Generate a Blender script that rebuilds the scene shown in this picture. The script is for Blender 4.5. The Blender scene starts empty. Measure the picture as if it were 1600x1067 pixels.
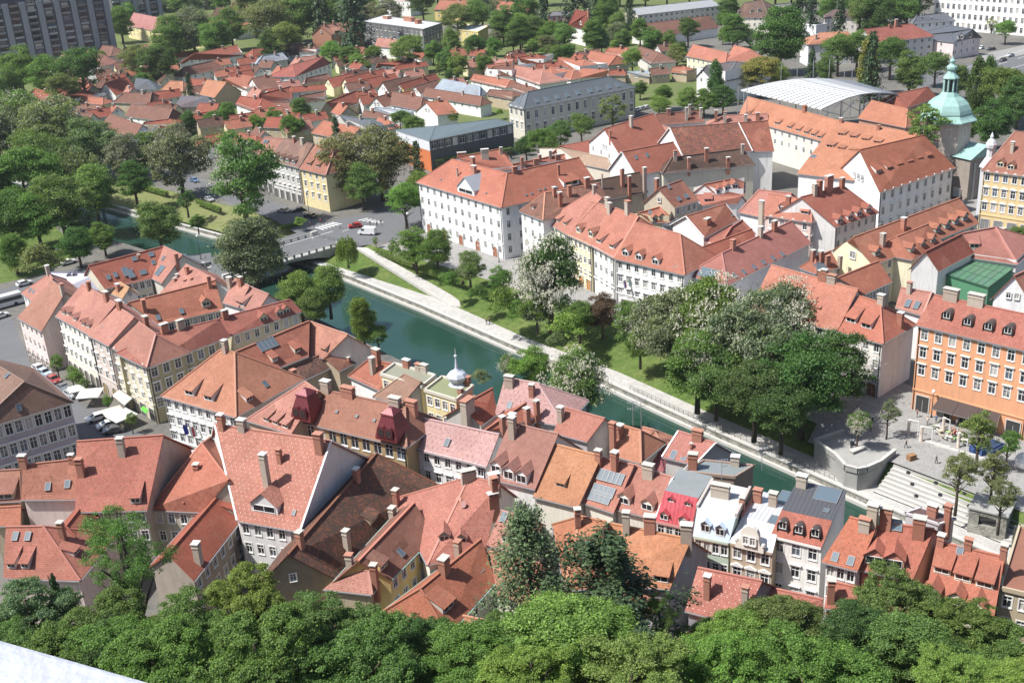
import bpy, bmesh, math, random
import numpy as np
from mathutils import Vector, Matrix
from mathutils.bvhtree import BVHTree

random.seed(7)
rnd = random.Random(11)
scene = bpy.context.scene
COL = scene.collection

# ------------------------------------------------------------------ camera
F_PX, PITCH, ROLL, CAM_H = 1800.0, math.radians(23.0), math.radians(3.5), 100.0
_f = Vector((0, math.cos(PITCH), -math.sin(PITCH)))
_r0 = Vector((1, 0, 0)); _u0 = _r0.cross(_f)
_R = math.cos(ROLL) * _r0 - math.sin(ROLL) * _u0
_U = math.cos(ROLL) * _u0 + math.sin(ROLL) * _r0
CAMP = Vector((0, 0, CAM_H))
cam_d = bpy.data.cameras.new('camera'); cam = bpy.data.objects.new('camera', cam_d); COL.objects.link(cam)
cam_d.sensor_width = 36.0; cam_d.lens = 36.0 * F_PX / 1600.0
cam_d.clip_start = 0.05; cam_d.clip_end = 6000
cam.matrix_world = Matrix(((_R.x, _U.x, -_f.x, 0), (_R.y, _U.y, -_f.y, 0), (_R.z, _U.z, -_f.z, CAM_H), (0, 0, 0, 1)))
scene.camera = cam

# ------------------------------------------------------------------ sky, sun, exposure
SUN_H = Vector((-0.965, -0.262)).normalized(); SUN_EL = math.radians(56)
world = bpy.data.worlds.new('World'); scene.world = world; world.use_nodes = True
wn = world.node_tree.nodes; wn.clear()
sky = wn.new('ShaderNodeTexSky'); sky.sky_type = 'NISHITA'; sky.sun_disc = False
sky.sun_elevation = SUN_EL; sky.sun_rotation = math.atan2(SUN_H.x, SUN_H.y)
sky.air_density = 1.0; sky.dust_density = 1.5; sky.ozone_density = 1.0
bg = wn.new('ShaderNodeBackground'); bg.inputs[1].default_value = 0.105
wo = wn.new('ShaderNodeOutputWorld')
world.node_tree.links.new(sky.outputs[0], bg.inputs[0]); world.node_tree.links.new(bg.outputs[0], wo.inputs[0])
sun_d = bpy.data.lights.new('sun', 'SUN'); sun_d.energy = 4.8; sun_d.angle = math.radians(0.53); sun_d.color = (1.0, 0.97, 0.925)
sun = bpy.data.objects.new('sun', sun_d); COL.objects.link(sun)
_sd = Vector((SUN_H.x * math.cos(SUN_EL), SUN_H.y * math.cos(SUN_EL), math.sin(SUN_EL)))
sun.rotation_euler = _sd.to_track_quat('Z', 'Y').to_euler(); sun.location = (-200, -60, 300)
scene.view_settings.view_transform = 'Standard'; scene.view_settings.look = 'None'
scene.view_settings.exposure = 0.48; scene.view_settings.gamma = 1.0
scene.view_settings.use_curve_mapping = False
scene.render.engine = 'CYCLES'
scene.cycles.max_bounces = 5; scene.cycles.diffuse_bounces = 2; scene.cycles.glossy_bounces = 2
scene.cycles.transmission_bounces = 3; scene.cycles.volume_bounces = 0; scene.cycles.transparent_max_bounces = 4
scene.cycles.caustics_reflective = False; scene.cycles.caustics_refractive = False

# ------------------------------------------------------------------ pixels of the photograph -> places
ORG = [0, 0, 1.0]
def tile(c, r):                     # the photograph read in enlarged tiles of 400 x 267
    ORG[:] = [400 * c, 267 * r, 4.0]
def full():
    ORG[:] = [0, 0, 1.0]
def px(p):
    return (ORG[0] + p[0] / ORG[2], ORG[1] + p[1] / ORG[2])
def ray(p):
    x, y = px(p)
    return (_f * F_PX + _R * (x - 800) - _U * (y - 533.5)).normalized()
def at(p, z=0.0):
    d = ray(p)
    return CAMP + d * ((z - CAM_H) / d.z)
def at_y(p, y):                     # the point of that line of sight at ground distance y
    d = ray(p)
    return CAMP + d * (y / d.y)
def proj(w):
    v = Vector(w) - CAMP; k = v.dot(_f)
    return 800 + F_PX * v.dot(_R) / k, 533.5 - F_PX * v.dot(_U) / k

# ------------------------------------------------------------------ materials
MATS = {}
def nmat(name):
    m = bpy.data.materials.new(name); m.use_nodes = True; MATS[name] = m
    nt = m.node_tree; nt.nodes.clear()
    out = nt.nodes.new('ShaderNodeOutputMaterial')
    return m, nt, out
class N:
    def __init__(s, nt): s.nt = nt
    def __call__(s, typ, **kw):
        n = s.nt.nodes.new('ShaderNode' + typ)
        for k, v in kw.items():
            if k == 'ins':
                for i, val in v.items(): s.set(n, i, val)
            else: setattr(n, k, v)
        return n
    def set(s, n, i, val):
        if hasattr(val, 'outputs'): val = val.outputs[0]
        if hasattr(val, 'is_output') : s.nt.links.new(val, n.inputs[i])
        else: n.inputs[i].default_value = val
    def math(s, op, a, b=0.0, c=None, clamp=False):
        n = s('Math', operation=op, use_clamp=clamp, ins={0: a, 1: b})
        if c is not None: s.set(n, 2, c)
        return n.outputs[0]
    def mix(s, fac, a, b, blend='MIX'):
        n = s.nt.nodes.new('ShaderNodeMix'); n.data_type = 'RGBA'; n.blend_type = blend
        s.set(n, 0, fac); s.set(n, 6, a); s.set(n, 7, b)
        return n.outputs[2]
    def noise(s, vec, scale, detail=3.0, rough=0.55):
        n = s('TexNoise', ins={'Scale': scale, 'Detail': detail, 'Roughness': rough})
        if vec is not None: s.set(n, 'Vector', vec)
        return n.outputs[0]
    def ramp(s, fac, p0, p1):
        n = s('MapRange', ins={0: fac, 1: p0, 2: p1, 3: 0.0, 4: 1.0}); n.clamp = True
        return n.outputs[0]
def finish(nt, out, n, color, rough=0.8, bump=None, bstr=0.3, bdist=0.05, metallic=0.0, spec=0.5):
    b = n('BsdfPrincipled', ins={'Base Color': color, 'Roughness': rough, 'Metallic': metallic, 'Specular IOR Level': spec})
    if bump is not None:
        bp = n('Bump', ins={'Strength': bstr, 'Distance': bdist, 'Height': bump}); nt.links.new(bp.outputs[0], b.inputs['Normal'])
    nt.links.new(b.outputs[0], out.inputs[0])
    return b
def rgb(c): return (c[0], c[1], c[2], 1.0)

def mk_roof(name, dots=None):
    m, nt, out = nmat(name); n = N(nt)
    uv = n('UVMap').outputs[0]; oi = n('ObjectInfo')
    sep = n('SeparateXYZ', ins={0: uv})
    tv = n.math('FLOOR', n.math('MULTIPLY', sep.outputs[1], 3.6))
    tu = n.math('FLOOR', n.math('ADD', n.math('MULTIPLY', sep.outputs[0], 4.6), n.math('MULTIPLY', tv, 0.5)))
    cmb = n('CombineXYZ', ins={0: tu, 1: tv, 2: oi.outputs['Random']})
    wn_ = n('TexWhiteNoise', noise_dimensions='3D', ins={0: cmb}).outputs[0]
    off = n('VectorMath', operation='ADD', ins={0: uv, 1: n('CombineXYZ', ins={0: n.math('MULTIPLY', oi.outputs['Random'], 90.0), 1: 3.0}).outputs[0]}).outputs[0]
    big = n.noise(off, 0.22, 4, 0.6); mid = n.noise(off, 1.3, 4, 0.65); fine = n.noise(off, 6.0, 2)
    v = n.math('ADD', n.math('MULTIPLY_ADD', wn_, 0.20, 0.84), n.math('MULTIPLY', n.math('SUBTRACT', mid, 0.5), 0.42))
    v = n.math('ADD', v, n.math('MULTIPLY', n.math('SUBTRACT', big, 0.5), 0.5))
    col = n.mix(1.0, oi.outputs['Color'], n('CombineXYZ', ins={0: v, 1: v, 2: v}).outputs[0], 'MULTIPLY')
    vo = n('TexVoronoi', feature='F1', ins={'Scale': 0.22}); n.set(vo, 'Vector', off)
    pr_ = n('SeparateColor', ins={0: vo.outputs['Color']}).outputs[0]
    col = n.mix(n.math('MULTIPLY', n.ramp(pr_, 0.62, 0.70), 0.16), col, (0.20, 0.085, 0.055, 1))
    col = n.mix(n.math('MULTIPLY', n.ramp(pr_, 0.16, 0.10), 0.14), col, (0.58, 0.30, 0.20, 1))
    col = n.mix(n.math('MULTIPLY', n.ramp(n.math('FRACT', n.math('MULTIPLY', oi.outputs['Random'], 7.31)), 0.45, 1.0), 0.24), col, (0.25, 0.105, 0.07, 1))
    old = n.math('GREATER_THAN', wn_, 0.90)
    col = n.mix(n.math('MULTIPLY', old, 0.30), col, (0.10, 0.055, 0.04, 1))
    pale = n.ramp(n.noise(off, 0.6, 5, 0.7), 0.52, 0.75)
    col = n.mix(n.math('MULTIPLY', pale, 0.16), col, (0.55, 0.40, 0.31, 1))
    # lichen and dark weathered tiles, as much as the roof's alpha says
    a = n.math('SUBTRACT', 1.0, oi.outputs['Alpha'])
    ms = n.math('ADD', n.math('MULTIPLY', n.noise(off, 0.5, 6, 0.75), 0.72), n.math('MULTIPLY', wn_, 0.28))
    thr = n.math('SUBTRACT', 0.83, n.math('MULTIPLY', a, 0.42))
    mask = n.ramp(n.math('SUBTRACT', ms, thr), 0.0, 0.09)
    col = n.mix(n.math('MULTIPLY', mask, 0.85), col, (0.068, 0.052, 0.042, 1))
    # rain streaks running down the slope
    st = n('Mapping', ins={0: off, 'Scale': (1.6, 0.10, 1.0)}).outputs[0]
    stm = n.ramp(n.noise(st, 1.0, 4, 0.6), 0.55, 0.78)
    col = n.mix(n.math('MULTIPLY', stm, 0.22), col, (0.13, 0.075, 0.055, 1))
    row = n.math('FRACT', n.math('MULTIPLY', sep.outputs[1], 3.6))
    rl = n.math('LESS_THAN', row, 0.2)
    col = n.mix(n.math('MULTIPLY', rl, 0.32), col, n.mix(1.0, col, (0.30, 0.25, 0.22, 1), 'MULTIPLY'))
    if dots is not None:
        dv = n.math('MULTIPLY', sep.outputs[1], 1.0 / dots[1]); dr = n.math('FLOOR', dv)
        du = n.math('ADD', n.math('MULTIPLY', sep.outputs[0], 1.0 / dots[0]), n.math('MULTIPLY', dr, 0.5))
        fx = n.math('MULTIPLY', n.math('SUBTRACT', n.math('FRACT', du), 0.5), dots[0]); fy = n.math('MULTIPLY', n.math('SUBTRACT', n.math('FRACT', dv), 0.5), dots[1])
        r2 = n.math('ADD', n.math('MULTIPLY', fx, fx), n.math('MULTIPLY', fy, n.math('MULTIPLY', fy, 0.35)))
        dn = n('TexWhiteNoise', noise_dimensions='3D', ins={0: n('CombineXYZ', ins={0: n.math('FLOOR', du), 1: dr, 2: 2.0})}).outputs[0]
        dm = n.math('MULTIPLY', n.math('LESS_THAN', r2, dots[2] ** 2), n.math('GREATER_THAN', dn, 0.22))
        col = n.mix(n.math('MULTIPLY', dm, dots[4]), col, rgb(dots[3]))
    hgt = n.math('ADD', n.math('MULTIPLY', row, -1.0), n.math('MULTIPLY', n.math('ADD', wn_, fine), 0.35))
    finish(nt, out, n, col, 0.86, hgt, 0.55, 0.06, spec=0.25)
    return m
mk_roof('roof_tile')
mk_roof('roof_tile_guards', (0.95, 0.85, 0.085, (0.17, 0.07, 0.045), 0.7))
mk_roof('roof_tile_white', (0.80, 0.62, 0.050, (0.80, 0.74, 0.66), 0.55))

def mk_simple(name, color=None, rough=0.85, noise=0.25, scale=1.2, fine=12.0, bstr=0.25, streak=0.0, metallic=0.0, spec=0.4, seams=None, rows=None):
    m, nt, out = nmat(name); n = N(nt)
    tc = n('TexCoord').outputs['Object']; oi = n('ObjectInfo')
    base = rgb(color) if color else oi.outputs['Color']
    a = n.noise(tc, scale, 5, 0.65); b = n.noise(tc, fine, 3, 0.6)
    v = n.math('ADD', 1.0 - noise * 0.75, n.math('ADD', n.math('MULTIPLY', a, noise), n.math('MULTIPLY', b, noise * 0.5)))
    col = n.mix(1.0, base, n('CombineXYZ', ins={0: v, 1: v, 2: v}).outputs[0], 'MULTIPLY')
    if streak:
        st = n('Mapping', ins={0: tc, 'Scale': (1.1, 1.1, 0.12)}).outputs[0]
        sm = n.ramp(n.noise(st, 1.4, 5, 0.7), 0.5, 0.78)
        col = n.mix(n.math('MULTIPLY', sm, streak), col, (0.16, 0.14, 0.12, 1))
    bump = b
    if seams or rows:
        uvn = n('SeparateXYZ', ins={0: n('UVMap').outputs[0]})
        per = seams or rows
        fr = n.math('FRACT', n.math('MULTIPLY', uvn.outputs[0 if seams else 1], 1.0 / per))
        ln = n.math('LESS_THAN', n.math('ABSOLUTE', n.math('SUBTRACT', fr, 0.5)), 0.09)
        col = n.mix(n.math('MULTIPLY', ln, 0.45), col, n.mix(1.0, col, (0.35, 0.35, 0.35, 1), 'MULTIPLY'))
        bump = n.math('ADD', n.math('MULTIPLY', ln, 2.0), b)
    finish(nt, out, n, col, rough, bump, bstr, 0.04, metallic, spec)
    return m
mk_simple('plaster', None, 0.92, 0.30, 0.3, 5, 0.2, 0.34)
mk_simple('plaster_worn', None, 0.95, 0.55, 0.5, 5, 0.3, 0.5)
mk_simple('painted', None, 0.6, 0.1, 1.0, 20, 0.05)
mk_simple('white_paint', (0.78, 0.77, 0.74), 0.6, 0.1, 1.0, 20, 0.05)
mk_simple('trim', None, 0.85, 0.14, 0.8, 10, 0.1, 0.1)
mk_simple('chimney_brick', None, 0.92, 0.5, 2.5, 14, 0.5, 0.2)
mk_simple('roof_metal', None, 0.42, 0.22, 0.5, 6, 0.25, 0.0, 0.25, 0.5, seams=0.62)
mk_simple('roof_flat', None, 0.9, 0.4, 0.35, 7, 0.25)
mk_simple('concrete', (0.34, 0.335, 0.315), 0.92, 0.45, 0.4, 8, 0.3, 0.25)
mk_simple('stone_pale', (0.50, 0.485, 0.455), 0.9, 0.35, 0.6, 9, 0.25, 0.08)
mk_simple('asphalt', (0.135, 0.137, 0.143), 0.92, 0.35, 0.25, 9, 0.2)
mk_simple('road_paint', (0.74, 0.74, 0.72), 0.8, 0.25, 2.0, 12, 0.1)
mk_simple('bark', (0.085, 0.066, 0.05), 0.95, 0.6, 3.0, 18, 0.6)
mk_simple('metal_dark', (0.06, 0.065, 0.07), 0.45, 0.2, 2.0, 9, 0.1, 0, 0.6)
mk_simple('metal_grey', (0.42, 0.44, 0.46), 0.4, 0.2, 2.0, 9, 0.1, 0, 0.5)
mk_simple('copper_green', (0.29, 0.46, 0.42), 0.65, 0.55, 0.6, 6, 0.2, 0.22, 0.1)
mk_simple('fabric', None, 0.95, 0.15, 1.5, 20, 0.2)
mk_simple('timber', (0.30, 0.17, 0.085), 0.85, 0.4, 3.0, 16, 0.3)
mk_simple('rubber', (0.02, 0.02, 0.02), 0.8, 0.2)
mk_simple('ledge_paint', (0.43, 0.45, 0.50), 0.7, 0.22, 5, 22, 0.25, 0.10)

def mk_glass():
    m, nt, out = nmat('glass'); n = N(nt)
    oi = n('ObjectInfo'); tc = n('TexCoord').outputs['Object']
    r = oi.outputs['Random']
    cur = n.math('GREATER_THAN', r, 0.62)
    c1 = n.mix(r, (0.012, 0.015, 0.02, 1), (0.05, 0.06, 0.075, 1))
    col = n.mix(n.math('MULTIPLY', cur, n.ramp(n.noise(tc, 1.3, 2), 0.4, 0.62)), c1, (0.34, 0.33, 0.31, 1))
    col = n.mix(n.math('GREATER_THAN', r, 0.90), col, (0.50, 0.48, 0.44, 1)); col = n.mix(n.math('LESS_THAN', r, 0.10), col, (0.10, 0.13, 0.17, 1))  # bluish panes: sky reflection painted into the glass colour
    finish(nt, out, n, col, 0.08, spec=0.7)
mk_glass()
mk_simple('skylight_frame', (0.20, 0.20, 0.21), 0.5, 0.3, 2, 9, 0.1)
def mk_glasslit(name, c, rough=0.06):
    m, nt, out = nmat(name); n = N(nt)
    finish(nt, out, n, rgb(c), rough, spec=0.8)
mk_glasslit('glass_roof', (0.12, 0.16, 0.19)); mk_glasslit('glass_dark', (0.02, 0.023, 0.028))
def mk_carpaint():
    m, nt, out = nmat('car_paint'); n = N(nt)
    b = finish(nt, out, n, n('ObjectInfo').outputs['Color'], 0.28, spec=0.6)
    b.inputs['Coat Weight'].default_value = 0.6; b.inputs['Coat Roughness'].default_value = 0.05
mk_carpaint()

def mk_leaf(name, mul=1.0, trans=0.40):
    m, nt, out = nmat(name); n = N(nt)
    oi = n('ObjectInfo'); g = n('NewGeometry')
    rp = g.outputs['Random Per Island']; tc = n('TexCoord').outputs['Object']
    cl = n.noise(tc, 2.6, 3, 0.6)
    v = n.math('ADD', n.math('MULTIPLY_ADD', rp, 0.75, 0.50), n.math('MULTIPLY', n.math('SUBTRACT', cl, 0.5), 0.9))
    v = n.math('MAXIMUM', v, 0.3)
    col = n.mix(1.0, oi.outputs['Color'], n('CombineXYZ', ins={0: v, 1: v, 2: n.math('MULTIPLY', v, 0.9)}).outputs[0], 'MULTIPLY')
    yel = n.ramp(rp, 0.72, 1.0)
    col = n.mix(n.math('MULTIPLY', yel, 0.35), col, n.mix(1.0, col, (1.7, 1.35, 0.8, 1), 'MULTIPLY'))
    d = n('BsdfPrincipled', ins={'Base Color': col, 'Roughness': 0.55, 'Specular IOR Level': 0.3})
    t = n('BsdfTranslucent', ins={'Color': n.mix(1.0, col, (1.25, 1.45, 0.6, 1), 'MULTIPLY')})
    mx = n('MixShader', ins={0: trans}); nt.links.new(d.outputs[0], mx.inputs[1]); nt.links.new(t.outputs[0], mx.inputs[2])
    nt.links.new(mx.outputs[0], out.inputs[0])
mk_leaf('leaf'); mk_leaf('needle', trans=0.12)
mk_simple('blossom', (0.62, 0.60, 0.47), 0.8, 0.3, 5, 20, 0.0)

def mk_ground(name, cols, scales=(0.06, 0.5, 5.0), rough=0.95, bstr=0.4, bdist=0.1, cobble=None):
    m, nt, out = nmat(name); n = N(nt)
    tc = n('TexCoord').outputs['Object']
    a = n.ramp(n.noise(tc, scales[0], 5, 0.65), 0.35, 0.68); b = n.noise(tc, scales[1], 5, 0.7); c = n.noise(tc, scales[2], 3, 0.6)
    col = n.mix(a, rgb(cols[0]), rgb(cols[1]))
    col = n.mix(n.ramp(b, 0.42, 0.75), col, rgb(cols[2]))
    v = n.math('MULTIPLY_ADD', c, 0.9, 0.55)
    col = n.mix(1.0, col, n('CombineXYZ', ins={0: v, 1: v, 2: v}).outputs[0], 'MULTIPLY')
    bump = c
    if cobble:
        vo = n('TexVoronoi', feature='DISTANCE_TO_EDGE', ins={'Scale': cobble}); n.set(vo, 'Vector', tc)
        e = n.ramp(vo.outputs[0], 0.02, 0.12); bump = n.math('ADD', e, n.math('MULTIPLY', c, 0.3))
        col = n.mix(n.math('MULTIPLY', n.math('SUBTRACT', 1.0, e), 0.35), col, (0.12, 0.115, 0.105, 1))
    finish(nt, out, n, col, rough, bump, bstr, bdist, spec=0.2)
mk_ground('ground', [(0.17, 0.165, 0.15), (0.105, 0.105, 0.10), (0.20, 0.18, 0.15)])
mk_ground('meadow', [(0.085, 0.14, 0.030), (0.15, 0.18, 0.055), (0.045, 0.085, 0.02)], (0.18, 0.7, 5))
mk_ground('grass_dry', [(0.17, 0.19, 0.07), (0.22, 0.215, 0.10), (0.10, 0.135, 0.04)], (0.1, 0.8, 7))
mk_ground('garden_soil', [(0.095, 0.145, 0.035), (0.14, 0.18, 0.06), (0.15, 0.13, 0.08)], (0.09, 0.35, 4))
mk_ground('paving', [(0.36, 0.35, 0.335), (0.31, 0.305, 0.295), (0.27, 0.262, 0.25)], (0.05, 0.6, 6), cobble=2.2)
mk_ground('path', [(0.50, 0.485, 0.455), (0.43, 0.42, 0.395), (0.36, 0.345, 0.32)], (0.08, 0.7, 5))
mk_ground('forest_floor', [(0.04, 0.045, 0.02), (0.06, 0.055, 0.03), (0.03, 0.045, 0.015)])
mk_ground('river_wall', [(0.42, 0.40, 0.36), (0.30, 0.29, 0.25), (0.06, 0.065, 0.045)], (0.35, 0.55, 3.0), cobble=1.3)

def mk_water():
    m, nt, out = nmat('water'); n = N(nt)
    tc = n('TexCoord').outputs['Object']
    a = n.noise(tc, 0.04, 4, 0.6)
    col = n.mix(n.ramp(a, 0.35, 0.7), (0.016, 0.050, 0.038, 1), (0.026, 0.068, 0.050, 1))
    w = n.math('ADD', n.noise(n('Mapping', ins={0: tc, 'Scale': (1.0, 0.5, 1.0)}).outputs[0], 1.1, 4, 0.6), n.math('MULTIPLY', n.noise(tc, 0.25, 3), 1.5))
    finish(nt, out, n, col, 0.12, w, 0.22, 0.12, spec=0.42)
mk_water()

# ------------------------------------------------------------------ mesh building
Z3 = Vector((0, 0, 1))
class MB:
    def __init__(s): s.v = []; s.f = []; s.m = []
    def poly(s, pts, mat=0):
        i = len(s.v); s.v += [Vector(p) for p in pts]; s.f.append(tuple(range(i, i + len(pts)))); s.m.append(mat)
    def box(s, o, X, Y, Z, mat=0):          # centre o, half axes
        o, X, Y, Z = Vector(o), Vector(X), Vector(Y), Vector(Z)
        i = len(s.v)
        for c in ((-1, -1, -1), (1, -1, -1), (1, 1, -1), (-1, 1, -1), (-1, -1, 1), (1, -1, 1), (1, 1, 1), (-1, 1, 1)):
            s.v.append(o + X * c[0] + Y * c[1] + Z * c[2])
        flip = X.cross(Y).dot(Z) < 0
        for q in ((0, 3, 2, 1), (4, 5, 6, 7), (0, 1, 5, 4), (1, 2, 6, 5), (2, 3, 7, 6), (3, 0, 4, 7)):
            s.f.append(tuple(i + k for k in (q[::-1] if flip else q))); s.m.append(mat)
    def abox(s, x0, x1, y0, y1, z0, z1, mat=0):
        s.box(((x0 + x1) / 2, (y0 + y1) / 2, (z0 + z1) / 2), ((x1 - x0) / 2, 0, 0), (0, (y1 - y0) / 2, 0), (0, 0, (z1 - z0) / 2), mat)
    def slab(s, polys, th, mat=0, side=None):
        """Top polygons with a thickness downwards; shared corners are welded."""
        key = {}; top = []; ids = []
        for p in polys:
            r = []
            for q in p:
                k = (round(q[0], 3), round(q[1], 3), round(q[2], 3))
                if k not in key: key[k] = len(top); top.append(Vector(q))
                r.append(key[k])
            ids.append(r)
        i = len(s.v); n = len(top); s.v += top + [q - Vector((0, 0, th)) for q in top]
        edges = {}
        for r in ids:
            s.f.append(tuple(i + k for k in r)); s.m.append(mat)
            s.f.append(tuple(i + n + k for k in reversed(r))); s.m.append(mat if side is None else side)
            for a, b in zip(r, r[1:] + r[:1]): edges[(a, b)] = 1
        for a, b in edges:
            if (b, a) not in edges:
                s.f.append((i + b, i + a, i + n + a, i + n + b)); s.m.append(mat if side is None else side)
    def tube(s, pts, rad, seg=8, mat=0, cap=True):
        pts = [Vector(p) for p in pts]; rads = rad if isinstance(rad, (list, tuple)) else [rad] * len(pts)
        i = len(s.v)
        for k, p in enumerate(pts):
            d = (pts[min(k + 1, len(pts) - 1)] - pts[max(k - 1, 0)]).normalized()
            a = d.cross(Vector((0.3, 0.9, 0.2)) if abs(d.z) > 0.9 else Z3).normalized(); b = d.cross(a)
            for j in range(seg):
                t = 2 * math.pi * j / seg; s.v.append(p + (a * math.cos(t) + b * math.sin(t)) * rads[k])
        for k in range(len(pts) - 1):
            for j in range(seg):
                q = (i + k * seg + j, i + k * seg + (j + 1) % seg, i + (k + 1) * seg + (j + 1) % seg, i + (k + 1) * seg + j)
                s.f.append(q[::-1]); s.m.append(mat)
        if cap:
            s.f.append(tuple(i + j for j in range(seg))); s.m.append(mat)
            s.f.append(tuple(i + (len(pts) - 1) * seg + j for j in reversed(range(seg)))); s.m.append(mat)
    def lathe(s, prof, seg=16, mat=0, c=(0, 0, 0)):
        i = len(s.v); c = Vector(c)
        for r, z in prof:
            for j in range(seg):
                t = 2 * math.pi * j / seg; s.v.append(c + Vector((r * math.cos(t), r * math.sin(t), z)))
        for k in range(len(prof) - 1):
            for j in range(seg):
                s.f.append((i + k * seg + j, i + k * seg + (j + 1) % seg, i + (k + 1) * seg + (j + 1) % seg, i + (k + 1) * seg + j)); s.m.append(mat)
        s.f.append(tuple(i + (len(prof) - 1) * seg + j for j in range(seg))); s.m.append(mat)
    def mesh(s, name, mats, off=None, uv=False, smooth=False):
        me = bpy.data.meshes.new(name)
        o = off or Vector((0, 0, 0))
        me.from_pydata([tuple(q - o) for q in s.v], [], s.f)
        for k in mats: me.materials.append(MATS[k])
        if len(mats) > 1: me.polygons.foreach_set('material_index', s.m)
        if smooth: me.polygons.foreach_set('use_smooth', [True] * len(s.f))
        if uv:
            ul = me.uv_layers.new(name='UVMap')
            for p in me.polygons:
                nn = p.normal
                t = Z3.cross(nn)
                t = t.normalized() if t.length > 1e-4 else Vector((1, 0, 0))
                b = nn.cross(t)
                for li in p.loop_indices:
                    co = me.vertices[me.loops[li].vertex_index].co
                    ul.data[li].uv = (co.dot(t), co.dot(b))
        me.update()
        return me
def link(name, me, parent=None, color=None, mat=None):
    o = bpy.data.objects.new(name, me); COL.objects.link(o)
    if parent is not None: o.parent = parent
    if color is not None: o.color = tuple(color) if len(color) == 4 else (*color, 1.0)
    if mat is not None: o.matrix_local = mat
    return o
def tag(o, label, cat, group=None):
    o['label'] = label; o['category'] = cat
    if group: o['group'] = group
    return o
def thing(name, label, cat, loc=(0, 0, 0), rz=0.0, group=None):
    o = bpy.data.objects.new(name, None); COL.objects.link(o); o.location = loc; o.rotation_euler = (0, 0, rz); o.empty_display_size = 0.2
    return tag(o, label, cat, group)
def part(mb, name, mats, root, parent=None, color=None, uv=False, smooth=False):
    """A part in world coordinates under root (an unrotated Empty)."""
    me = mb.mesh(name, [mats] if isinstance(mats, str) else mats, Vector(root.location), uv, smooth)
    return link(name, me, parent or root, color)
def struct(name, mb, mats, kind='structure', uv=False):
    o = link(name, mb.mesh(name, [mats] if isinstance(mats, str) else mats, None, uv)); o['kind'] = kind
    return o
def frame_matrix(p, x, y, z):
    return Matrix(((x.x, y.x, z.x, p.x), (x.y, y.y, z.y, p.y), (x.z, y.z, z.z, p.z), (0, 0, 0, 1)))
CACHE = {}
def cached(key, fn):
    if key not in CACHE: CACHE[key] = fn()
    return CACHE[key]
# ------------------------------------------------------------------ windows, doors
def window_mesh(w, h, style):
    def fn():
        b = MB(); t = 0.07; y = -0.10
        for sx in (-1, 1): b.abox(sx * w / 2 - (t if sx > 0 else 0), sx * w / 2 + (t if sx < 0 else 0), y - .04, y + .04, -h / 2, h / 2)
        for z in (-h / 2 + t / 2, h / 2 - t / 2): b.abox(-w / 2 + t, w / 2 - t, y - .04, y + .04, z - t / 2, z + t / 2)
        if w < 2.6:
            b.abox(-.04, .04, y - .035, y + .045, -h / 2 + t, h / 2 - t)
            b.abox(-w / 2 + t, w / 2 - t, y - .033, y + .043, h * .18 - .035, h * .18 + .035)
        else:
            k = int(w / 1.2)
            for i in range(1, k): x = -w / 2 + w * i / k; b.abox(x - .04, x + .04, y - .035, y + .045, -h / 2 + t, h / 2 - t)
        b.abox(-w / 2 - .1, w / 2 + .1, -.12, .12, -h / 2 - .1, -h / 2 + .005)
        if style in ('trim', 'hood', 'ped'):
            for sx in (-1, 1): b.abox(min(sx * w / 2, sx * (w / 2 + .16)), max(sx * w / 2, sx * (w / 2 + .16)), -.02, .05, -h / 2, h / 2 + .16)
            b.abox(-w / 2, w / 2, -.02, .05, h / 2, h / 2 + .16)
        if style == 'hood': b.abox(-w / 2 - .3, w / 2 + .3, -.02, .30, h / 2 + .30, h / 2 + .45); b.abox(-w / 2 - .1, w / 2 + .1, -.02, .06, h / 2 + .15, h / 2 + .31)
        if style == 'ped':
            z = h / 2 + .3; W = w / 2 + .35
            for yy in (-.02, .3): pass
            p = [(-W, z), (W, z), (W, z + .1), (0, z + .6), (-W, z + .1)]
            f = [Vector((x, .30, q)) for x, q in p]; bk = [Vector((x, -.02, q)) for x, q in p]
            b.poly(f[::-1]); b.poly(bk)
            for i in range(5): j = (i + 1) % 5; b.poly([f[i], f[j], bk[j], bk[i]])
        return b.mesh('window', ['white_paint'])
    return cached(('win', w, h, style), fn)
def pane_mesh(w, h):
    def fn():
        b = MB(); b.abox(-w / 2, w / 2, -.19, -.15, -h / 2, h / 2); return b.mesh('pane', ['glass'])
    return cached(('pane', w, h), fn)
def door_mesh(w, h, arch):
    def fn():
        b = MB(); n = 8
        pts = [(-w / 2, 0), (w / 2, 0)]
        if arch: pts += [(w / 2 * math.cos(math.pi * i / n), h - w / 2 + w / 2 * math.sin(math.pi * i / n)) for i in range(n + 1)]
        else: pts += [(w / 2, h), (-w / 2, h)]
        f = [Vector((x, .03, z)) for x, z in pts]; k = [Vector((x, -.05, z)) for x, z in pts]
        b.poly(f[::-1], 0); b.poly(k, 0)
        for i in range(len(pts)):
            j = (i + 1) % len(pts); b.poly([f[i], f[j], k[j], k[i]])
        t = .18                                   # stone surround
        for i in range(1, len(pts)):
            j = (i + 1) % len(pts)
            a, c = f[i], f[j]
            m = (a + c) / 2; d = (c - a)
            o = Vector((-(d.z), 0, d.x)).normalized() * -t / 2
            if d.length > .01: b.box(m + o + Vector((0, .02, 0)), d / 2 * 1.02, Vector((0, .07, 0)), o, 1)
        b.abox(-.03, .03, .0, .06, .05, h * .75, 1)
        return b.mesh('door', ['door_leaf', 'stone_pale'])
    return cached(('door', w, h, arch), fn)
mk_simple('door_leaf', None, 0.5, 0.3, 2, 10, 0.1)

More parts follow.
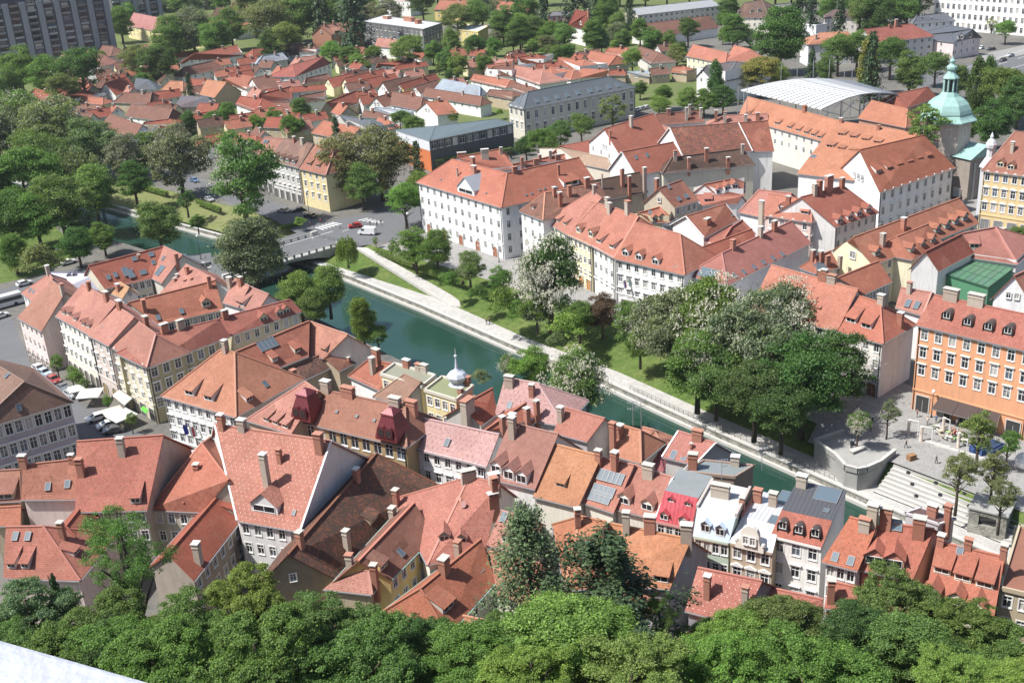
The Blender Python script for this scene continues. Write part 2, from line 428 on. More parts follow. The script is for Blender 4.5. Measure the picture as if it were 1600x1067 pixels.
def facade(mb, P0, P1, zb, zt, spec, root, wins, depth=0.2, mat=0):
    """A wall from P0 to P1 (left to right from outside) with real openings; spec = (cols, rows, w, h, fh, top, style)."""
    P0 = Vector((P0.x, P0.y, 0)); P1 = Vector((P1.x, P1.y, 0))
    e = P1 - P0; L = e.length
    if L < .05: return
    u = e / L; nrm = Vector((u.y, -u.x, 0))
    def pt(s, z, y=0.0): return P0 + u * s + Z3 * z - nrm * y
    rows = []; cols = []
    if spec:
        nc, nr, w, h, fh, top, style = spec
        w = min(w, L / nc * .72)
        cols = [L * (i + .5) / nc for i in range(nc)]
        for k in range(nr):
            zc = zt - top - k * fh - h / 2
            if zc - h / 2 > zb + .2: rows.append(zc)
        rows = rows[::-1]
    z = zb
    for zc in rows:
        mb.poly([pt(0, z), pt(L, z), pt(L, zc - h / 2), pt(0, zc - h / 2)], mat)
        x = 0
        for c in cols:
            a, b_, lo, hi = c - w / 2, c + w / 2, zc - h / 2, zc + h / 2
            mb.poly([pt(x, lo), pt(a, lo), pt(a, hi), pt(x, hi)], mat)
            mb.poly([pt(a, lo), pt(a, lo, depth), pt(a, hi, depth), pt(a, hi)], mat)
            mb.poly([pt(b_, lo, depth), pt(b_, lo), pt(b_, hi), pt(b_, hi, depth)], mat)
            mb.poly([pt(a, lo), pt(b_, lo), pt(b_, lo, depth), pt(a, lo, depth)], mat)
            mb.poly([pt(a, hi, depth), pt(b_, hi, depth), pt(b_, hi), pt(a, hi)], mat)
            wins.append((pt(c, zc), u, nrm, round(w, 2), round(h, 2), style))
            x = b_
        mb.poly([pt(x, zc - h / 2), pt(L, zc - h / 2), pt(L, zc + h / 2), pt(x, zc + h / 2)], mat)
        z = zc + h / 2
    mb.poly([pt(0, z), pt(L, z), pt(L, zt), pt(0, zt)], mat)
def put_windows(wins, root, color=None):
    for p, u, nrm, w, h, style in wins:
        o = link('window', window_mesh(w, h, style), root, color, frame_matrix(p - Vector(root.location), u, nrm, Z3))
        link('pane', pane_mesh(w, h), o)

# ------------------------------------------------------------------ things on roofs
def dormer(root, kind, p, g, m, rcol, wcol, w, hf, rmat):
    """p: foot of the dormer's front on the roof, g: horizontal downhill direction, m: slope of the roof."""
    m = max(m, .35); e = Vector((-g.y, g.x, 0)) * -1.0
    M = frame_matrix(p - Vector(root.location), e, g, Z3)
    if M.to_3x3().determinant() < 0: e = -e; M = frame_matrix(p - Vector(root.location), e, g, Z3)
    mk = round(m, 1); m = mk
    W = w / 2
    if kind == 'shed':
        md = math.tan(max(math.atan(m) - .33, .05)); l = hf / (m - md)
        def body():
            b = MB()
            b.poly([(-W, 0, -.3), (-W, 0, hf), (-W, -l, m * l)]); b.poly([(W, 0, hf), (W, 0, -.3), (W, -l, m * l)])
            b.poly([(W, 0, -.3), (W, 0, hf), (-W, 0, hf), (-W, 0, -.3)]); return b.mesh('dormer', ['plaster'])
        def roof():
            b = MB(); o = .4
            b.slab([[(-W - .15, o, hf - md * o + .1), (-W - .15, -l - .05, m * l + .13), (W + .15, -l - .05, m * l + .13), (W + .15, o, hf - md * o + .1)]], .12)
            return b.mesh('dormer_roof', [rmat], None, True)
    elif kind == 'gable':
        gh = w * .42; lr = (hf + gh) / m; le = hf / m
        def body():
            b = MB()
            b.poly([(W, 0, -.3), (W, 0, hf), (0, 0, hf + gh), (-W, 0, hf), (-W, 0, -.3)])
            b.poly([(-W, 0, -.3), (-W, 0, hf), (-W, -le, hf)]); b.poly([(W, 0, hf), (W, 0, -.3), (W, -le, hf)])
            return b.mesh('dormer', ['plaster'])
        def roof():
            b = MB(); o = .3; q = .18; s = gh / W
            zE = hf - q * s + .06; zR = hf + gh + .06
            b.slab([[(-W - q, o, zE), (-W - q, -zE / m, zE), (0, -zR / m, zR), (0, o, zR)][::1], [(0, o, zR), (0, -zR / m, zR), (W + q, -zE / m, zE), (W + q, o, zE)]], .1)
            return b.mesh('dormer_roof', [rmat], None, True)
    else:                                             # barrel
        n = 8
        pr = [(W * math.cos(math.pi * i / n), hf * .55 + W * math.sin(math.pi * i / n)) for i in range(n + 1)]
        def body():
            b = MB()
            b.poly([(W, 0.05, -.3)] + [(x, .05, z) for x, z in pr] + [(-W, .05, -.3)]); return b.mesh('dormer', ['metal_dark'])
        def roof():
            b = MB(); P_ = [(W + .08, -.2)] + [(x * 1.1, z + .06) for x, z in pr] + [(-W - .08, -.2)]
            for (x0, z0), (x1, z1) in zip(P_, P_[1:]):
                b.poly([(x0, .3, z0), (x0, -max(z0, .0) / m - .1, z0), (x1, -max(z1, .0) / m - .1, z1), (x1, .3, z1)])
            return b.mesh('dormer_roof', ['roof_metal'], None, True, True)
    k = (kind, w, hf, mk, rmat)
    d = link('dormer', cached(('db',) + k, body), root, wcol, M)
    link('dormer_roof', cached(('dr',) + k, roof), d, (.10, .085, .08) if kind == 'barrel' else rcol)
    def win():
        b = MB(); ww, wh = (w * .78, hf * .62) if kind != 'barrel' else (w * .66, hf * .7)
        z0 = hf * .18
        b.abox(-ww / 2, ww / 2, -.02, .03, z0, z0 + wh, 1)
        t = .08
        for x0, x1 in ((-ww / 2 - t, -ww / 2), (ww / 2, ww / 2 + t), (-.04, .04)): b.abox(x0, x1, -.02, .07, z0, z0 + wh, 0)
        b.abox(-ww / 2 - t, ww / 2 + t, -.02, .09, z0 - t, z0, 0); b.abox(-ww / 2 - t, ww / 2 + t, -.02, .07, z0 + wh, z0 + wh + t, 0)
        return b.mesh('window', ['white_paint', 'glass_dark'])
    wo_ = link('window', cached(('dw', kind, w, hf), win), d)
    if kind == 'barrel': wo_.location = (0, .05, .1)
def skylight(root, p, g, nrm, w=.9, h=1.35):
    up = (Z3 - nrm * nrm.z).normalized(); e = up.cross(nrm)
    def fr():
        b = MB(); t = .1
        for x0, x1 in ((-w / 2, -w / 2 + t), (w / 2 - t, w / 2)): b.abox(x0, x1, -h / 2, h / 2, -.1, .16)
        for y0, y1 in ((-h / 2, -h / 2 + t), (h / 2 - t, h / 2)): b.abox(-w / 2 + t, w / 2 - t, y0, y1, -.1, .158)
        return b.mesh('skylight', ['skylight_frame'])
    def pn():
        b = MB(); b.abox(-w / 2 + .1, w / 2 - .1, -h / 2 + .1, h / 2 - .1, .02, .12); return b.mesh('pane', ['glass_roof'])
    o = link('skylight', cached(('sk', w, h), fr), root, None, frame_matrix(p - Vector(root.location), e, up, nrm))
    link('pane', cached(('skp', w, h), pn), o)
CHC = [(.42, .20, .14), (.36, .17, .12), (.40, .33, .27), (.46, .40, .33), (.34, .15, .10)]
def chimney(root, p, u, hgt=1.9, a=.8, b=.8, col=None):
    x = Vector((u.x, u.y, 0)).normalized(); y = Vector((-x.y, x.x, 0))
    def sh():
        m = MB(); m.abox(-a / 2, a / 2, -b / 2, b / 2, -2.4, hgt); m.abox(-a / 2 - .07, a / 2 + .07, -b / 2 - .07, b / 2 + .07, hgt - .42, hgt - .25); return m.mesh('chimney', ['chimney_brick'])
    def cp():
        m = MB(); A, B = a / 2 + .12, b / 2 + .12
        k = max(1, int(a / .6))
        for i in range(k + 1):
            xx = -a / 2 + .08 + (a - .16) * i / k; m.abox(xx - .07, xx + .07, -b / 2 + .05, b / 2 - .05, hgt, hgt + .26)
        m.abox(-A, A, -B, B, hgt + .26, hgt + .36); return m.mesh('cap', ['trim'])
    o = link('chimney', cached(('ch', hgt, a, b), sh), root, col or rnd.choice(CHC), frame_matrix(p - Vector(root.location), x, y, Z3))
    link('cap', cached(('cc', hgt, a, b), cp), o, rnd.choice([(.5, .47, .42), (.62, .6, .56), (.42, .2, .14)]))

# ------------------------------------------------------------------ houses
HOUSES = []
AUTO = []                                  # things whose label is worked out at the end from what stands next to them
def org(x, y, s=4.0): ORG[:] = [x, y, s]
OR = (.50, .172, .100); PK = (.53, .225, .160); RD = (.37, .098, .058); BR = (.25, .115, .078); DK = (.145, .075, .052)
GY = (.15, .155, .165); LG = (.40, .41, .42); SL = (.085, .10, .115); LO = (.56, .235, .125); PP = (.60, .33, .28); MA = (.22, .05, .055)
WH = (.80, .79, .765); CR = (.74, .66, .44); YE = (.74, .56, .24); GW = (.52, .50, .47); PW = (.74, .60, .555); OW = (.70, .33, .15); TN = (.46, .38, .27); IV = (.76, .72, .62); BG = (.60, .52, .38); LB = (.55, .63, .70); BK = (.40, .16, .10)
def xy(v): return Vector((v.x, v.y, 0))
class House: pass

def seek(bvh, p, ctr):
    c = proj(ctr); c = ((c[0] - ORG[0]) * ORG[2], (c[1] - ORG[1]) * ORG[2])
    for k in range(16):
        t = k * .04
        loc, nrm, _, _ = bvh.ray_cast(CAMP, ray((p[0] + (c[0] - p[0]) * t, p[1] + (c[1] - p[1]) * t)))
        if loc is not None:
            return loc, (nrm if nrm.z > 0 else -nrm)
    return None
def core(name, label, cat, C, Ra, Rb, ends, z0, o, group=None):
    """C: the four eave corners (ccw from above, C0->C1 along the ridge), Ra over the end C3-C0, Rb over C1-C2; ends: 0 gable, 1 hip, else half hip."""
    H = House(); H.label = label
    ctr = sum(C, Vector((0, 0, 0))) / 4
    root = thing(name, label, cat, (ctr.x, ctr.y, z0), 0, group); H.root = root; H.ctr = ctr
    rc = o.get('rc', OR); wc = o.get('wc', WH); rm = o.get('rm', 'roof_tile'); moss = o.get('moss', .12)
    if rm.startswith('roof_tile'): rc = (rc[0] * .76, rc[1] * .86, rc[2] * .96)
    H.rc = (*rc, 1 - moss); H.rm = rm; H.wc = wc
    h = C[0].z; zr = Ra.z
    def slope_poly(c0, c1, ra, rb, ea, eb):
        p = [c0, c1]
        if 0 < eb < 1: p.append(c1.lerp(Vector((0, 0, 0)) + (xy(eb_mid(c1, rb, c0)) + Z3 * zr), 1 - eb))
        p.append(rb); p.append(ra)
        if 0 < ea < 1: p.append(c0.lerp(xy(eb_mid(c0, ra, c1)) + Z3 * zr, 1 - ea))
        return p
    def eb_mid(c, r, other):           # foot under the ridge straight behind the corner
        d = xy(other - c).normalized(); q = xy(r - c); return xy(c) + q - d * q.dot(d)
    polys = [slope_poly(C[0], C[1], Ra, Rb, ends[0], ends[1]), slope_poly(C[2], C[3], Rb, Ra, ends[1], ends[0])]
    for (a, b, r, e) in ((C[1], C[2], Rb, ends[1]), (C[3], C[0], Ra, ends[0])):
        if e == 1: polys.append([a, b, r])
        elif 0 < e < 1:
            q = 1 - e
            pa = [p for p in polys[0] + polys[1] if abs(p.z - (h + (zr - h) * q)) < .02]
            pa.sort(key=lambda p: (p - a).length)
            if len(pa) >= 2: polys.append([pa[0], sorted(pa, key=lambda p: (p - b).length)[0], r])
    rb_ = MB(); rb_.slab(polys, .22)
    H.roof = part(rb_, 'roof', rm, root, None, H.rc, uv=True)
    H.bvh = BVHTree.FromPolygons([tuple(p) for pl in polys for p in pl], [tuple(range(sum(len(q) for q in polys[:i]), sum(len(q) for q in polys[:i + 1]))) for i in range(len(polys))])
    # ridge tiles
    if not o.get('noridge'):
        rg = MB(); w = .17
        segs = [(Ra, Rb)]
        for k, e in enumerate(ends):
            if e == 1: segs += [(C[0], Ra), (C[3], Ra)] if k == 0 else [(C[1], Rb), (C[2], Rb)]
        for a, b in segs:
            d = b - a
            if d.length < .2: continue
            sd = d.cross(Z3).normalized(); up = sd.cross(d).normalized()
            rg.box((a + b) / 2 + up * .03, d / 2, sd * w, up * .09)
        rcx = o.get('ridgec', (min(rc[0] * 1.12, .7), rc[1] * 1.2, rc[2] * 1.2))
        if rm.startswith('roof_tile'): part(rg, 'ridge_cap', 'painted', root, H.roof, rcx)
        else: part(rg, 'ridge_cap', 'roof_metal', root, H.roof, rc, uv=True)
    # walls
    ins = o.get('ins', .38); wins = []; wb = MB(); W = []
    for i in range(4):
        a = xy(C[i] - C[i - 1]).normalized(); b = xy(C[(i + 1) % 4] - C[i]).normalized()
        W.append(xy(C[i]) + (b - a) * ins)
    def rise(i):                         # roof height above the eave at the wall line
        c, r = (C[0], Ra) if i in (0, 2) else (C[1], Rb)
        d = xy(C[1] - C[0]).normalized(); q = xy(r - c); q = q - d * q.dot(d)
        return ins * (zr - h) / max(q.length, .5)
    zt = h + rise(0) - .13
    H.zt = zt
    faces = o['faces']                   # which outside face each edge is: f r b l
    for i in range(4):
        fc = faces[i]; sp = o.get('w' + fc)
        if sp: sp = tuple(sp) + (1.05, 1.65, 3.25, .75, 'trim')[len(sp) - 2:]
        if o.get('wst') and sp: sp = sp[:6] + (o['wst'],)
        if fc in o.get('skip', ''): continue
        facade(wb, W[i], W[(i + 1) % 4], z0 - 1.0, zt, sp, root, wins)
    for k, (i, r, e) in enumerate(((3, Ra, ends[0]), (1, Rb, ends[1]))):
        a, b = W[i] + Z3 * zt, W[(i + 1) % 4] + Z3 * zt
        if e == 1: continue
        mid = (a + b) / 2; d = xy(b - a).normalized()
        q = xy(r) - xy(mid); rp = xy(mid) + d * q.dot(d)
        top = rp + Z3 * (zr - .14)
        if e == 0: wb.poly([a, b, top])
        else:
            f = 1 - e
            wb.poly([a, b, b.lerp(top, f), a.lerp(top, f)])
        fc = faces[i]
        ng = o.get('g' + fc)
        if ng:                            # gable windows: proud frames on the plain gable
            nrm = Vector((d.y, -d.x, 0)); span = (b - a).length
            for j in range(ng):
                gw, gh = o.get('gws', (.85, 1.2))
                x = (j - (ng - 1) / 2) * min(2.0, span * .22)
                pz = zt + (zr - zt) * o.get('gz', .28)
                c_ = mid + d * x; c_.z = pz
                wins.append((c_ + nrm * .17, d, nrm, gw, gh, 'trim'))
        if o.get('verge') and e == 0:     # pale verge boards on that gable
            vb = MB(); nrm = Vector((d.y, -d.x, 0))
            for p0, p1 in ((C[i], r), (r, C[(i + 1) % 4])):
                dd = p1 - p0; up = nrm.cross(dd).normalized(); up = up if up.z > 0 else -up
                vb.box((p0 + p1) / 2 + up * .04, dd / 2, nrm * .14, up * .1)
            part(vb, 'verge', 'white_paint', root, H.roof)
    part(wb, 'wall', o.get('wm', 'plaster'), root, None, wc)
    put_windows(wins, root)
    # eaves: gutter along the visible eave edges
    if o.get('gutter', True):
        g = MB()
        ring = [xy(c) for c in C]
        for i in ([0, 2] + ([1] if ends[1] == 1 else []) + ([3] if ends[0] == 1 else [])):
            a, b = C[i], C[(i + 1) % 4]; d = xy(b - a)
            if d.length < .5: continue
            nrm = Vector((d.y, -d.x, 0)).normalized()
            gi = MB(); gi.box((a + b) / 2 + nrm * .06 - Z3 * .14, d / 2, nrm * .09, Z3 * .08); part(gi, 'gutter', o.get('gm', 'metal_grey'), root, H.roof)
    # cornice band under the eave
    cn = MB()
    for i in range(4):
        if faces[i] not in o.get('corn', ''): continue
        a, b = W[i], W[(i + 1) % 4]; d = b - a; nrm = Vector((d.y, -d.x, 0)).normalized()
        cb = MB(); cb.box((a + b) / 2 + Z3 * (zt - .3) + nrm * .12, d / 2 + d.normalized() * .1, nrm * .14, Z3 * .22); part(cb, 'cornice', 'trim', root, None, tuple(min(.85, c * 1.08) for c in wc))
    for i in range(4):                     # downpipes and a string course on the show fronts
        if faces[i] != 'f' or not o.get('corn'): continue
        a, b = W[i], W[(i + 1) % 4]; d = xy(b - a).normalized(); nrm = Vector((d.y, -d.x, 0))
        for p in (a + d * .3, b - d * .3):
            dp = MB(); dp.tube([z_(p + nrm * .1, z0), z_(p + nrm * .1, zt)], .075, 6); part(dp, 'downpipe', 'metal_dark', root)
        if zt - z0 > 9:
            sc = MB(); sc.box((a + b) / 2 + Z3 * (z0 + 4.2) + nrm * .06, (b - a) / 2, nrm * .1, Z3 * .14); part(sc, 'string_course', 'trim', root, None, tuple(min(.85, c * 1.06) for c in wc))
    for key in ('df', 'dr', 'dl'):        # doors and shop windows along the ground floor: (n, w, h, arch, colour)
        if key in o:
            n_, w_, h_, ar, dc = o[key]; i = faces.index(key[1]); a, b = W[i], W[(i + 1) % 4]; d = xy(b - a).normalized(); nrm = Vector((d.y, -d.x, 0))
            for j in range(n_):
                p = a.lerp(b, (j + .5) / n_); p.z = z0
                link('door', door_mesh(w_, h_, ar), root, dc, frame_matrix(p + nrm * .04 - Vector(root.location), d, nrm, Z3))
    # dormers, skylights, chimneys: read off the photograph, found on this roof
    H.u = xy(C[1] - C[0]).normalized(); H.W = W; H.C = C; H.faces = faces; H.Ra = Ra; H.Rb = Rb
    def hit(p):
        return seek(H.bvh, p, (Ra + Rb) / 2 * .5 + (C[0] + C[1]) / 2 * .5)
    H.hit = hit
    for it in o.get('dorm', ()):          # (kind, x, y[, w, hf])
        q = hit((it[1], it[2]))
        if not q: print('MISS dormer', label[:30], it); continue
        p, nrm = q; g = xy(nrm); m = g.length / max(nrm.z, .05); g = g.normalized() if g.length > .01 else H.u
        w = it[3] if len(it) > 3 else 1.5; hf = it[4] if len(it) > 4 else 1.15
        dormer(root, it[0], p, g, m, it[6] if len(it) > 6 else H.rc, o.get('dc', wc), w, hf, it[5] if len(it) > 5 else rm)
    for it in o.get('sky', ()):
        q = hit(it[:2])
        if not q: print('MISS sky', label[:30], it); continue
        skylight(root, q[0], None, q[1], *(it[2:4] if len(it) > 2 else ()))
    for it in o.get('chim', ()):          # (x, y[, height, a, b])
        q = hit(it[:2])
        if not q: print('MISS chim', label[:30], it); continue
        chimney(root, q[0], H.u, *(it[2:5] if len(it) > 2 else (1.7 + rnd.random() * .5,)))
    if o.get('auto'): AUTO.append((root, label, ctr, 'house'))
    HOUSES.append(H)
    return H

def S(label, A, B, R1, R2, h, name='town_house', cat='house', pitch=40, z0=0.0, ends=None, **o):
    """A house whose long eave A-B (left to right) faces the camera; R1-R2 is its ridge."""
    a, b = at(A, h), at(B, h)
    u = xy(b - a).normalized(); n = Vector((-u.y, u.x, 0))
    rm = ((R1[0] + R2[0]) / 2, (R1[1] + R2[1]) / 2)
    lo, hi = .3, 30.0
    t = math.tan(math.radians(pitch))
    for _ in range(40):
        mid = (lo + hi) / 2
        d = xy(at(rm, h + mid) - a).dot(n)
        if d * t > mid: lo = mid
        else: hi = mid
    if o.get('zr'): lo = o['zr'] - h
    zr = h + lo
    r1, r2 = at(R1, zr), at(R2, zr)
    d1, d2 = xy(r1 - a).dot(n), xy(r2 - a).dot(n); dm = max((d1 + d2) / 2, 1.0)
    if lo > 20 or dm > 30: print('ODD', label[:40], 'rh', round(lo, 1), 'd', round(dm, 1))
    s1, s2 = xy(r1 - a).dot(u), xy(b - r2).dot(u)
    if ends is None: ends = (1 if s1 > .35 * dm else 0, 1 if s2 > .35 * dm else 0)
    bk = o.get('back', 1.0)
    if ends[0] == 0: ap = a + xy(r1 - a) * (1 + bk)
    else: ap = a + n * d1 * (1 + bk)
    if ends[1] == 0: bp = b + xy(r2 - b) * (1 + bk)
    else: bp = b + n * d2 * (1 + bk)
    ap.z = bp.z = h
    if bk != 1.0: ap.z = bp.z = zr - (zr - h) * bk if bk < 1 else h
    o['faces'] = 'frbl'
    return core(name, label, cat, [a, b, bp, ap], r1, r2, ends, z0, o, o.get('group'))

def G(label, A, B, R1, R2, h, name='town_house', cat='house', z0=0.0, ends=(0, 0), length=None, **o):
    """A house whose gable A-B (left to right) faces the camera; R1 is its apex, R2 the far end of its ridge."""
    a, b = at(A, h), at(B, h); mid = (a + b) / 2
    d = ray(R1); best = None
    # height at which the line of sight to R1 passes nearest above the middle of the gable
    dh = xy(d); t = xy(mid - CAMP).dot(dh) / dh.dot(dh); zr = CAM_H + d.z * t
    zr = max(zr, h + .8)
    r1 = Vector((mid.x, mid.y, zr)); r2 = at(R2, zr)
    v = xy(r2 - r1)
    if length: v = v.normalized() * length; r2 = r1 + v
    if zr - h > 16 or v.length > 60: print('ODD', label[:40], 'rh', round(zr - h, 1), 'len', round(v.length, 1))
    bp, ap = b + v, a + v
    o['faces'] = 'rblf'
    return core(name, label, cat, [b, bp, ap, a], r1, r2, ends, z0, o, o.get('group'))

def BOXH(label, A, B, Cc, h, name='town_house', cat='house', z0=0.0, d=None, parapet=.4, **o):
    """A flat-roofed building: front roof edge A-B, Cc the back corner behind B (or depth d)."""
    a, b = at(A, h), at(B, h); u = xy(b - a).normalized(); n = Vector((-u.y, u.x, 0))
    if d is None: v = xy(at(Cc, h) - b)
    else: v = n * d
    c_, d_ = b + v, a + v
    H = House(); H.label = label; H.ctr = (a + b + c_ + d_) / 4; C = [a, b, c_, d_]
    root = thing(name, label, cat, (H.ctr.x, H.ctr.y, z0), 0, o.get('group')); H.root = root
    rc = o.get('rc', LG); wc = o.get('wc', WH)
    rb = MB(); rb.slab([C], .25); H.roof = part(rb, 'roof', o.get('rm', 'roof_flat'), root, None, rc, uv=True)
    wb = MB(); wins = []; faces = 'frbl'
    for i in range(4):
        sp = o.get('w' + faces[i])
        if sp: sp = tuple(sp) + (1.05, 1.65, 3.25, .75, 'trim')[len(sp) - 2:]
        cin = (H.ctr - C[i]) * 0; 
        P0 = xy(C[i]); P1 = xy(C[(i + 1) % 4]); q = xy(H.ctr)
        P0 = P0 + (q - P0).normalized() * .25; P1 = P1 + (q - P1).normalized() * .25
        facade(wb, P0, P1, z0 - 1, h - .2, sp, root, wins)
        if parapet:
            pb = MB(); dd = xy(C[(i + 1) % 4] - C[i]); nr = Vector((dd.y, -dd.x, 0)).normalized()
            pb.box((C[i] + C[(i + 1) % 4]) / 2 + Z3 * (parapet / 2 - .1) - nr * .1, dd / 2 + dd.normalized() * (.05 if i % 2 else -.06), nr * .15, Z3 * (parapet / 2 + .1)); part(pb, 'parapet', 'trim', root, None, o.get('pc', wc))
    part(wb, 'wall', o.get('wm', 'plaster'), root, None, wc); put_windows(wins, root)
    H.bvh = BVHTree.FromPolygons([tuple(p) for p in C], [(0, 1, 2, 3)]); H.u = u; H.C = C; H.faces = faces; H.W = [xy(p) for p in C]
    def hit(p):
        q = seek(H.bvh, p, H.ctr)
        return (q[0], Z3.copy()) if q else None
    H.hit = hit
    for it in o.get('sky', ()):
        q = hit(it[:2])
        if q: skylight(root, q[0] + Z3 * .02, None, (Z3 + u * .001).normalized(), *(it[2:4] if len(it) > 2 else ()))
    for it in o.get('chim', ()):
        q = hit(it[:2])
        if q: chimney(root, q[0], u, *(it[2:5] if len(it) > 2 else (1.2,)))
        else: print('MISS chim', label[:30], it)
    HOUSES.append(H)
    return H

def HE(label, A, B, R1, R2, h, pitch=42, **o):
    """A long house whose hipped end A-B faces the camera; R1 the near end of the ridge, R2 its far end."""
    name = o.pop('name', 'town_house'); cat = o.pop('cat', 'house'); z0 = o.pop('z0', 0.0)
    a, b = at(A, h), at(B, h); u = xy(b - a).normalized(); n = Vector((-u.y, u.x, 0)); t = math.tan(math.radians(pitch))
    lo, hi = .3, 25.0
    half = (b - a).length / 2
    zr = h + half * t
    r1 = at(R1, zr); r2 = at(R2, zr); v = xy(r2 - r1)
    vn = v.normalized()
    # eave corners run back along the ridge direction as far as its end
    s = xy(r1 - (a + b) / 2).dot(vn); bp = b + vn * (s + v.length); ap = a + vn * (s + v.length)
    mid = (xy(ap) + xy(bp)) / 2
    r2 = Vector((mid.x, mid.y, zr))
    o['faces'] = 'rblf'
    return core(name, label, cat, [b, bp, ap, a], r1, r2, (1, o.pop('far', 0)), z0, o, o.get('group'))

def M(label, A, B, T1, T2, h, d=None, Cc=None, pitch=62, top='roof_flat', tc=GY, rise=.4, **o):
    """A house with a steep front slope A-B up to the edge T1-T2 and a nearly flat top behind it."""
    name = o.pop('name', 'town_house'); cat = o.pop('cat', 'house'); z0 = o.pop('z0', 0.0)
    a, b = at(A, h), at(B, h); u = xy(b - a).normalized(); n = Vector((-u.y, u.x, 0)); t = math.tan(math.radians(pitch))
    tm = ((T1[0] + T2[0]) / 2, (T1[1] + T2[1]) / 2); lo, hi = .2, 20.0
    for _ in range(40):
        m_ = (lo + hi) / 2
        if xy(at(tm, h + m_) - a).dot(n) * t > m_: lo = m_
        else: hi = m_
    zt = h + lo; t1, t2 = at(T1, zt), at(T2, zt)
    if Cc: d = xy(at(Cc, zt + rise) - t2).dot(n)
    k1, k2 = t1 + n * d + Z3 * rise, t2 + n * d + Z3 * rise
    H = House(); H.label = label; H.ctr = (a + b + k1 + k2) / 4
    root = thing(name, label, cat, (H.ctr.x, H.ctr.y, z0), 0, o.get('group')); H.root = root
    rc = o.get('rc', OR); wc = o.get('wc', WH); rm = o.get('rm', 'roof_tile'); H.rc = (*rc, .9) if not rm.startswith('roof_tile') else (rc[0] * .76, rc[1] * .86, rc[2] * .96, .9)
    fr = MB(); fr.slab([[a, b, t2, t1]], .2); H.roof = part(fr, 'roof', rm, root, None, H.rc, uv=True)
    tp = MB(); tp.slab([[t1, t2, k2, k1]], .2); part(tp, 'flat_roof', top, root, None, tc, uv=True)
    wb = MB(); wins = []; ins = .3
    w = [xy(a) + n * ins + u * .1, xy(b) + n * ins - u * .1, xy(k2) - n * ins - u * .1, xy(k1) - n * ins + u * .1]
    sp = o.get('wf')
    if sp: sp = tuple(sp) + (1.05, 1.65, 3.25, .75, 'trim')[len(sp) - 2:]
    if o.get('wst') and sp: sp = sp[:6] + (o['wst'],)
    facade(wb, w[0], w[1], z0 - 1, h, sp, root, wins)
    zz = zt + rise - .12
    for (p, q, tt) in ((w[1], w[2], t2), (w[3], w[0], t1)):
        e = xy(tt) - u * (.1 if tt is t2 else -.1)
        if tt is t2: wb.poly([z_(p, z0 - 1), z_(q, z0 - 1), z_(q, zz), z_(e, zt - .1), z_(p, h)])
        else: wb.poly([z_(p, z0 - 1), z_(q, z0 - 1), z_(q, h), z_(e, zt - .1), z_(p, zz)])
    wb.poly([z_(w[2], z0 - 1), z_(w[3], z0 - 1), z_(w[3], zz), z_(w[2], zz)])
    part(wb, 'wall', o.get('wm', 'plaster'), root, None, wc); put_windows(wins, root)
    cb = MB(); cb.box((w[0] + w[1]) / 2 + Z3 * (h - .2) - n * .12, (w[1] - w[0]) / 2, n * .22, Z3 * .2); part(cb, 'cornice', 'trim', root, None, tuple(min(.85, c * 1.05) for c in wc))
    for p, q, k in ((a, t1, k1), (b, t2, k2)):            # fire walls above the roof on both sides
        if o.get('party'):
            pw = MB(); pw.box((q + k) / 2 + Z3 * .1, (k - q) / 2, u * .18, Z3 * .35); part(pw, 'party_wall', 'trim', root, None, o['party'])
    pts = [a, b, t2, t1, t1, t2, k2, k1]
    H.bvh = BVHTree.FromPolygons([tuple(p) for p in pts], [(0, 1, 2, 3), (4, 5, 6, 7)]); H.u = u; H.C = [a, b, k2, k1]
    for it in o.get('dorm', ()):
        loc, nrm, _, _ = H.bvh.ray_cast(CAMP, ray((it[1], it[2])))
        if loc is None: print('MISS dormer', label[:30], it); continue
        if nrm.z < 0: nrm = -nrm
        g_ = xy(nrm)
        dormer(root, it[0], loc, g_.normalized(), g_.length / max(nrm.z, .05), H.rc, o.get('dc', wc), it[3] if len(it) > 3 else 1.3, it[4] if len(it) > 4 else 1.2, rm)
    for it in o.get('chim', ()):
        q = seek(H.bvh, it[:2], (a + k2) / 2)
        if q is None: print('MISS chim', label[:30], it); continue
        loc, nrm = q
        chimney(root, loc, u, *(it[2:5] if len(it) > 2 else (1.3,)))
    for it in o.get('sky', ()):
        loc, nrm, _, _ = H.bvh.ray_cast(CAMP, ray(it[:2]))
        if loc is None: print('MISS sky', label[:30], it); continue
        if nrm.z < 0: nrm = -nrm
        skylight(root, loc, None, nrm, *(it[2:4] if len(it) > 2 else ()))
    HOUSES.append(H); return H
def z_(v, h): return Vector((v.x, v.y, h))
# ------------------------------------------------------------------ ground, river, banks
full()
E0 = [xy(at(p, -5)) for p in [(-150, 235), (190, 332), (277, 357), (347, 376), (440, 402), (527, 433), (660, 487), (800, 549), (945, 606), (1075, 667), (1200, 723), (1300, 768)]]
E0.insert(0, E0[0] + (E0[0] - E0[1]) * 3); E0.append(E0[-1] + (E0[-1] - E0[-2]) * 12)
RIV_N = Vector((-.75, -.66, 0)).normalized()
NB = [p + RIV_N * 27 for p in E0]
PROM = [0, 0, 1, 2, 2, 2, 2.5, 5.5, 4.8, 5.0, 5.0, 5.0, 5.0, 5.0]
E1 = [p.copy() for p in E0]
E2 = [p - RIV_N * (w + .02) for p, w in zip(E0, PROM)]
E3 = [p - RIV_N * w for p, w in zip(E0, [14, 14, 15, 15, 15, 14, 14, 17, 20, 17, 13, 11, 9.5, 9.5])]
def z(v, h): return Vector((v.x, v.y, h))
def strip(mb, a, za, b, zb):
    for i in range(len(a) - 1): mb.poly([z(a[i], za), z(a[i + 1], za), z(b[i + 1], zb), z(b[i], zb)])
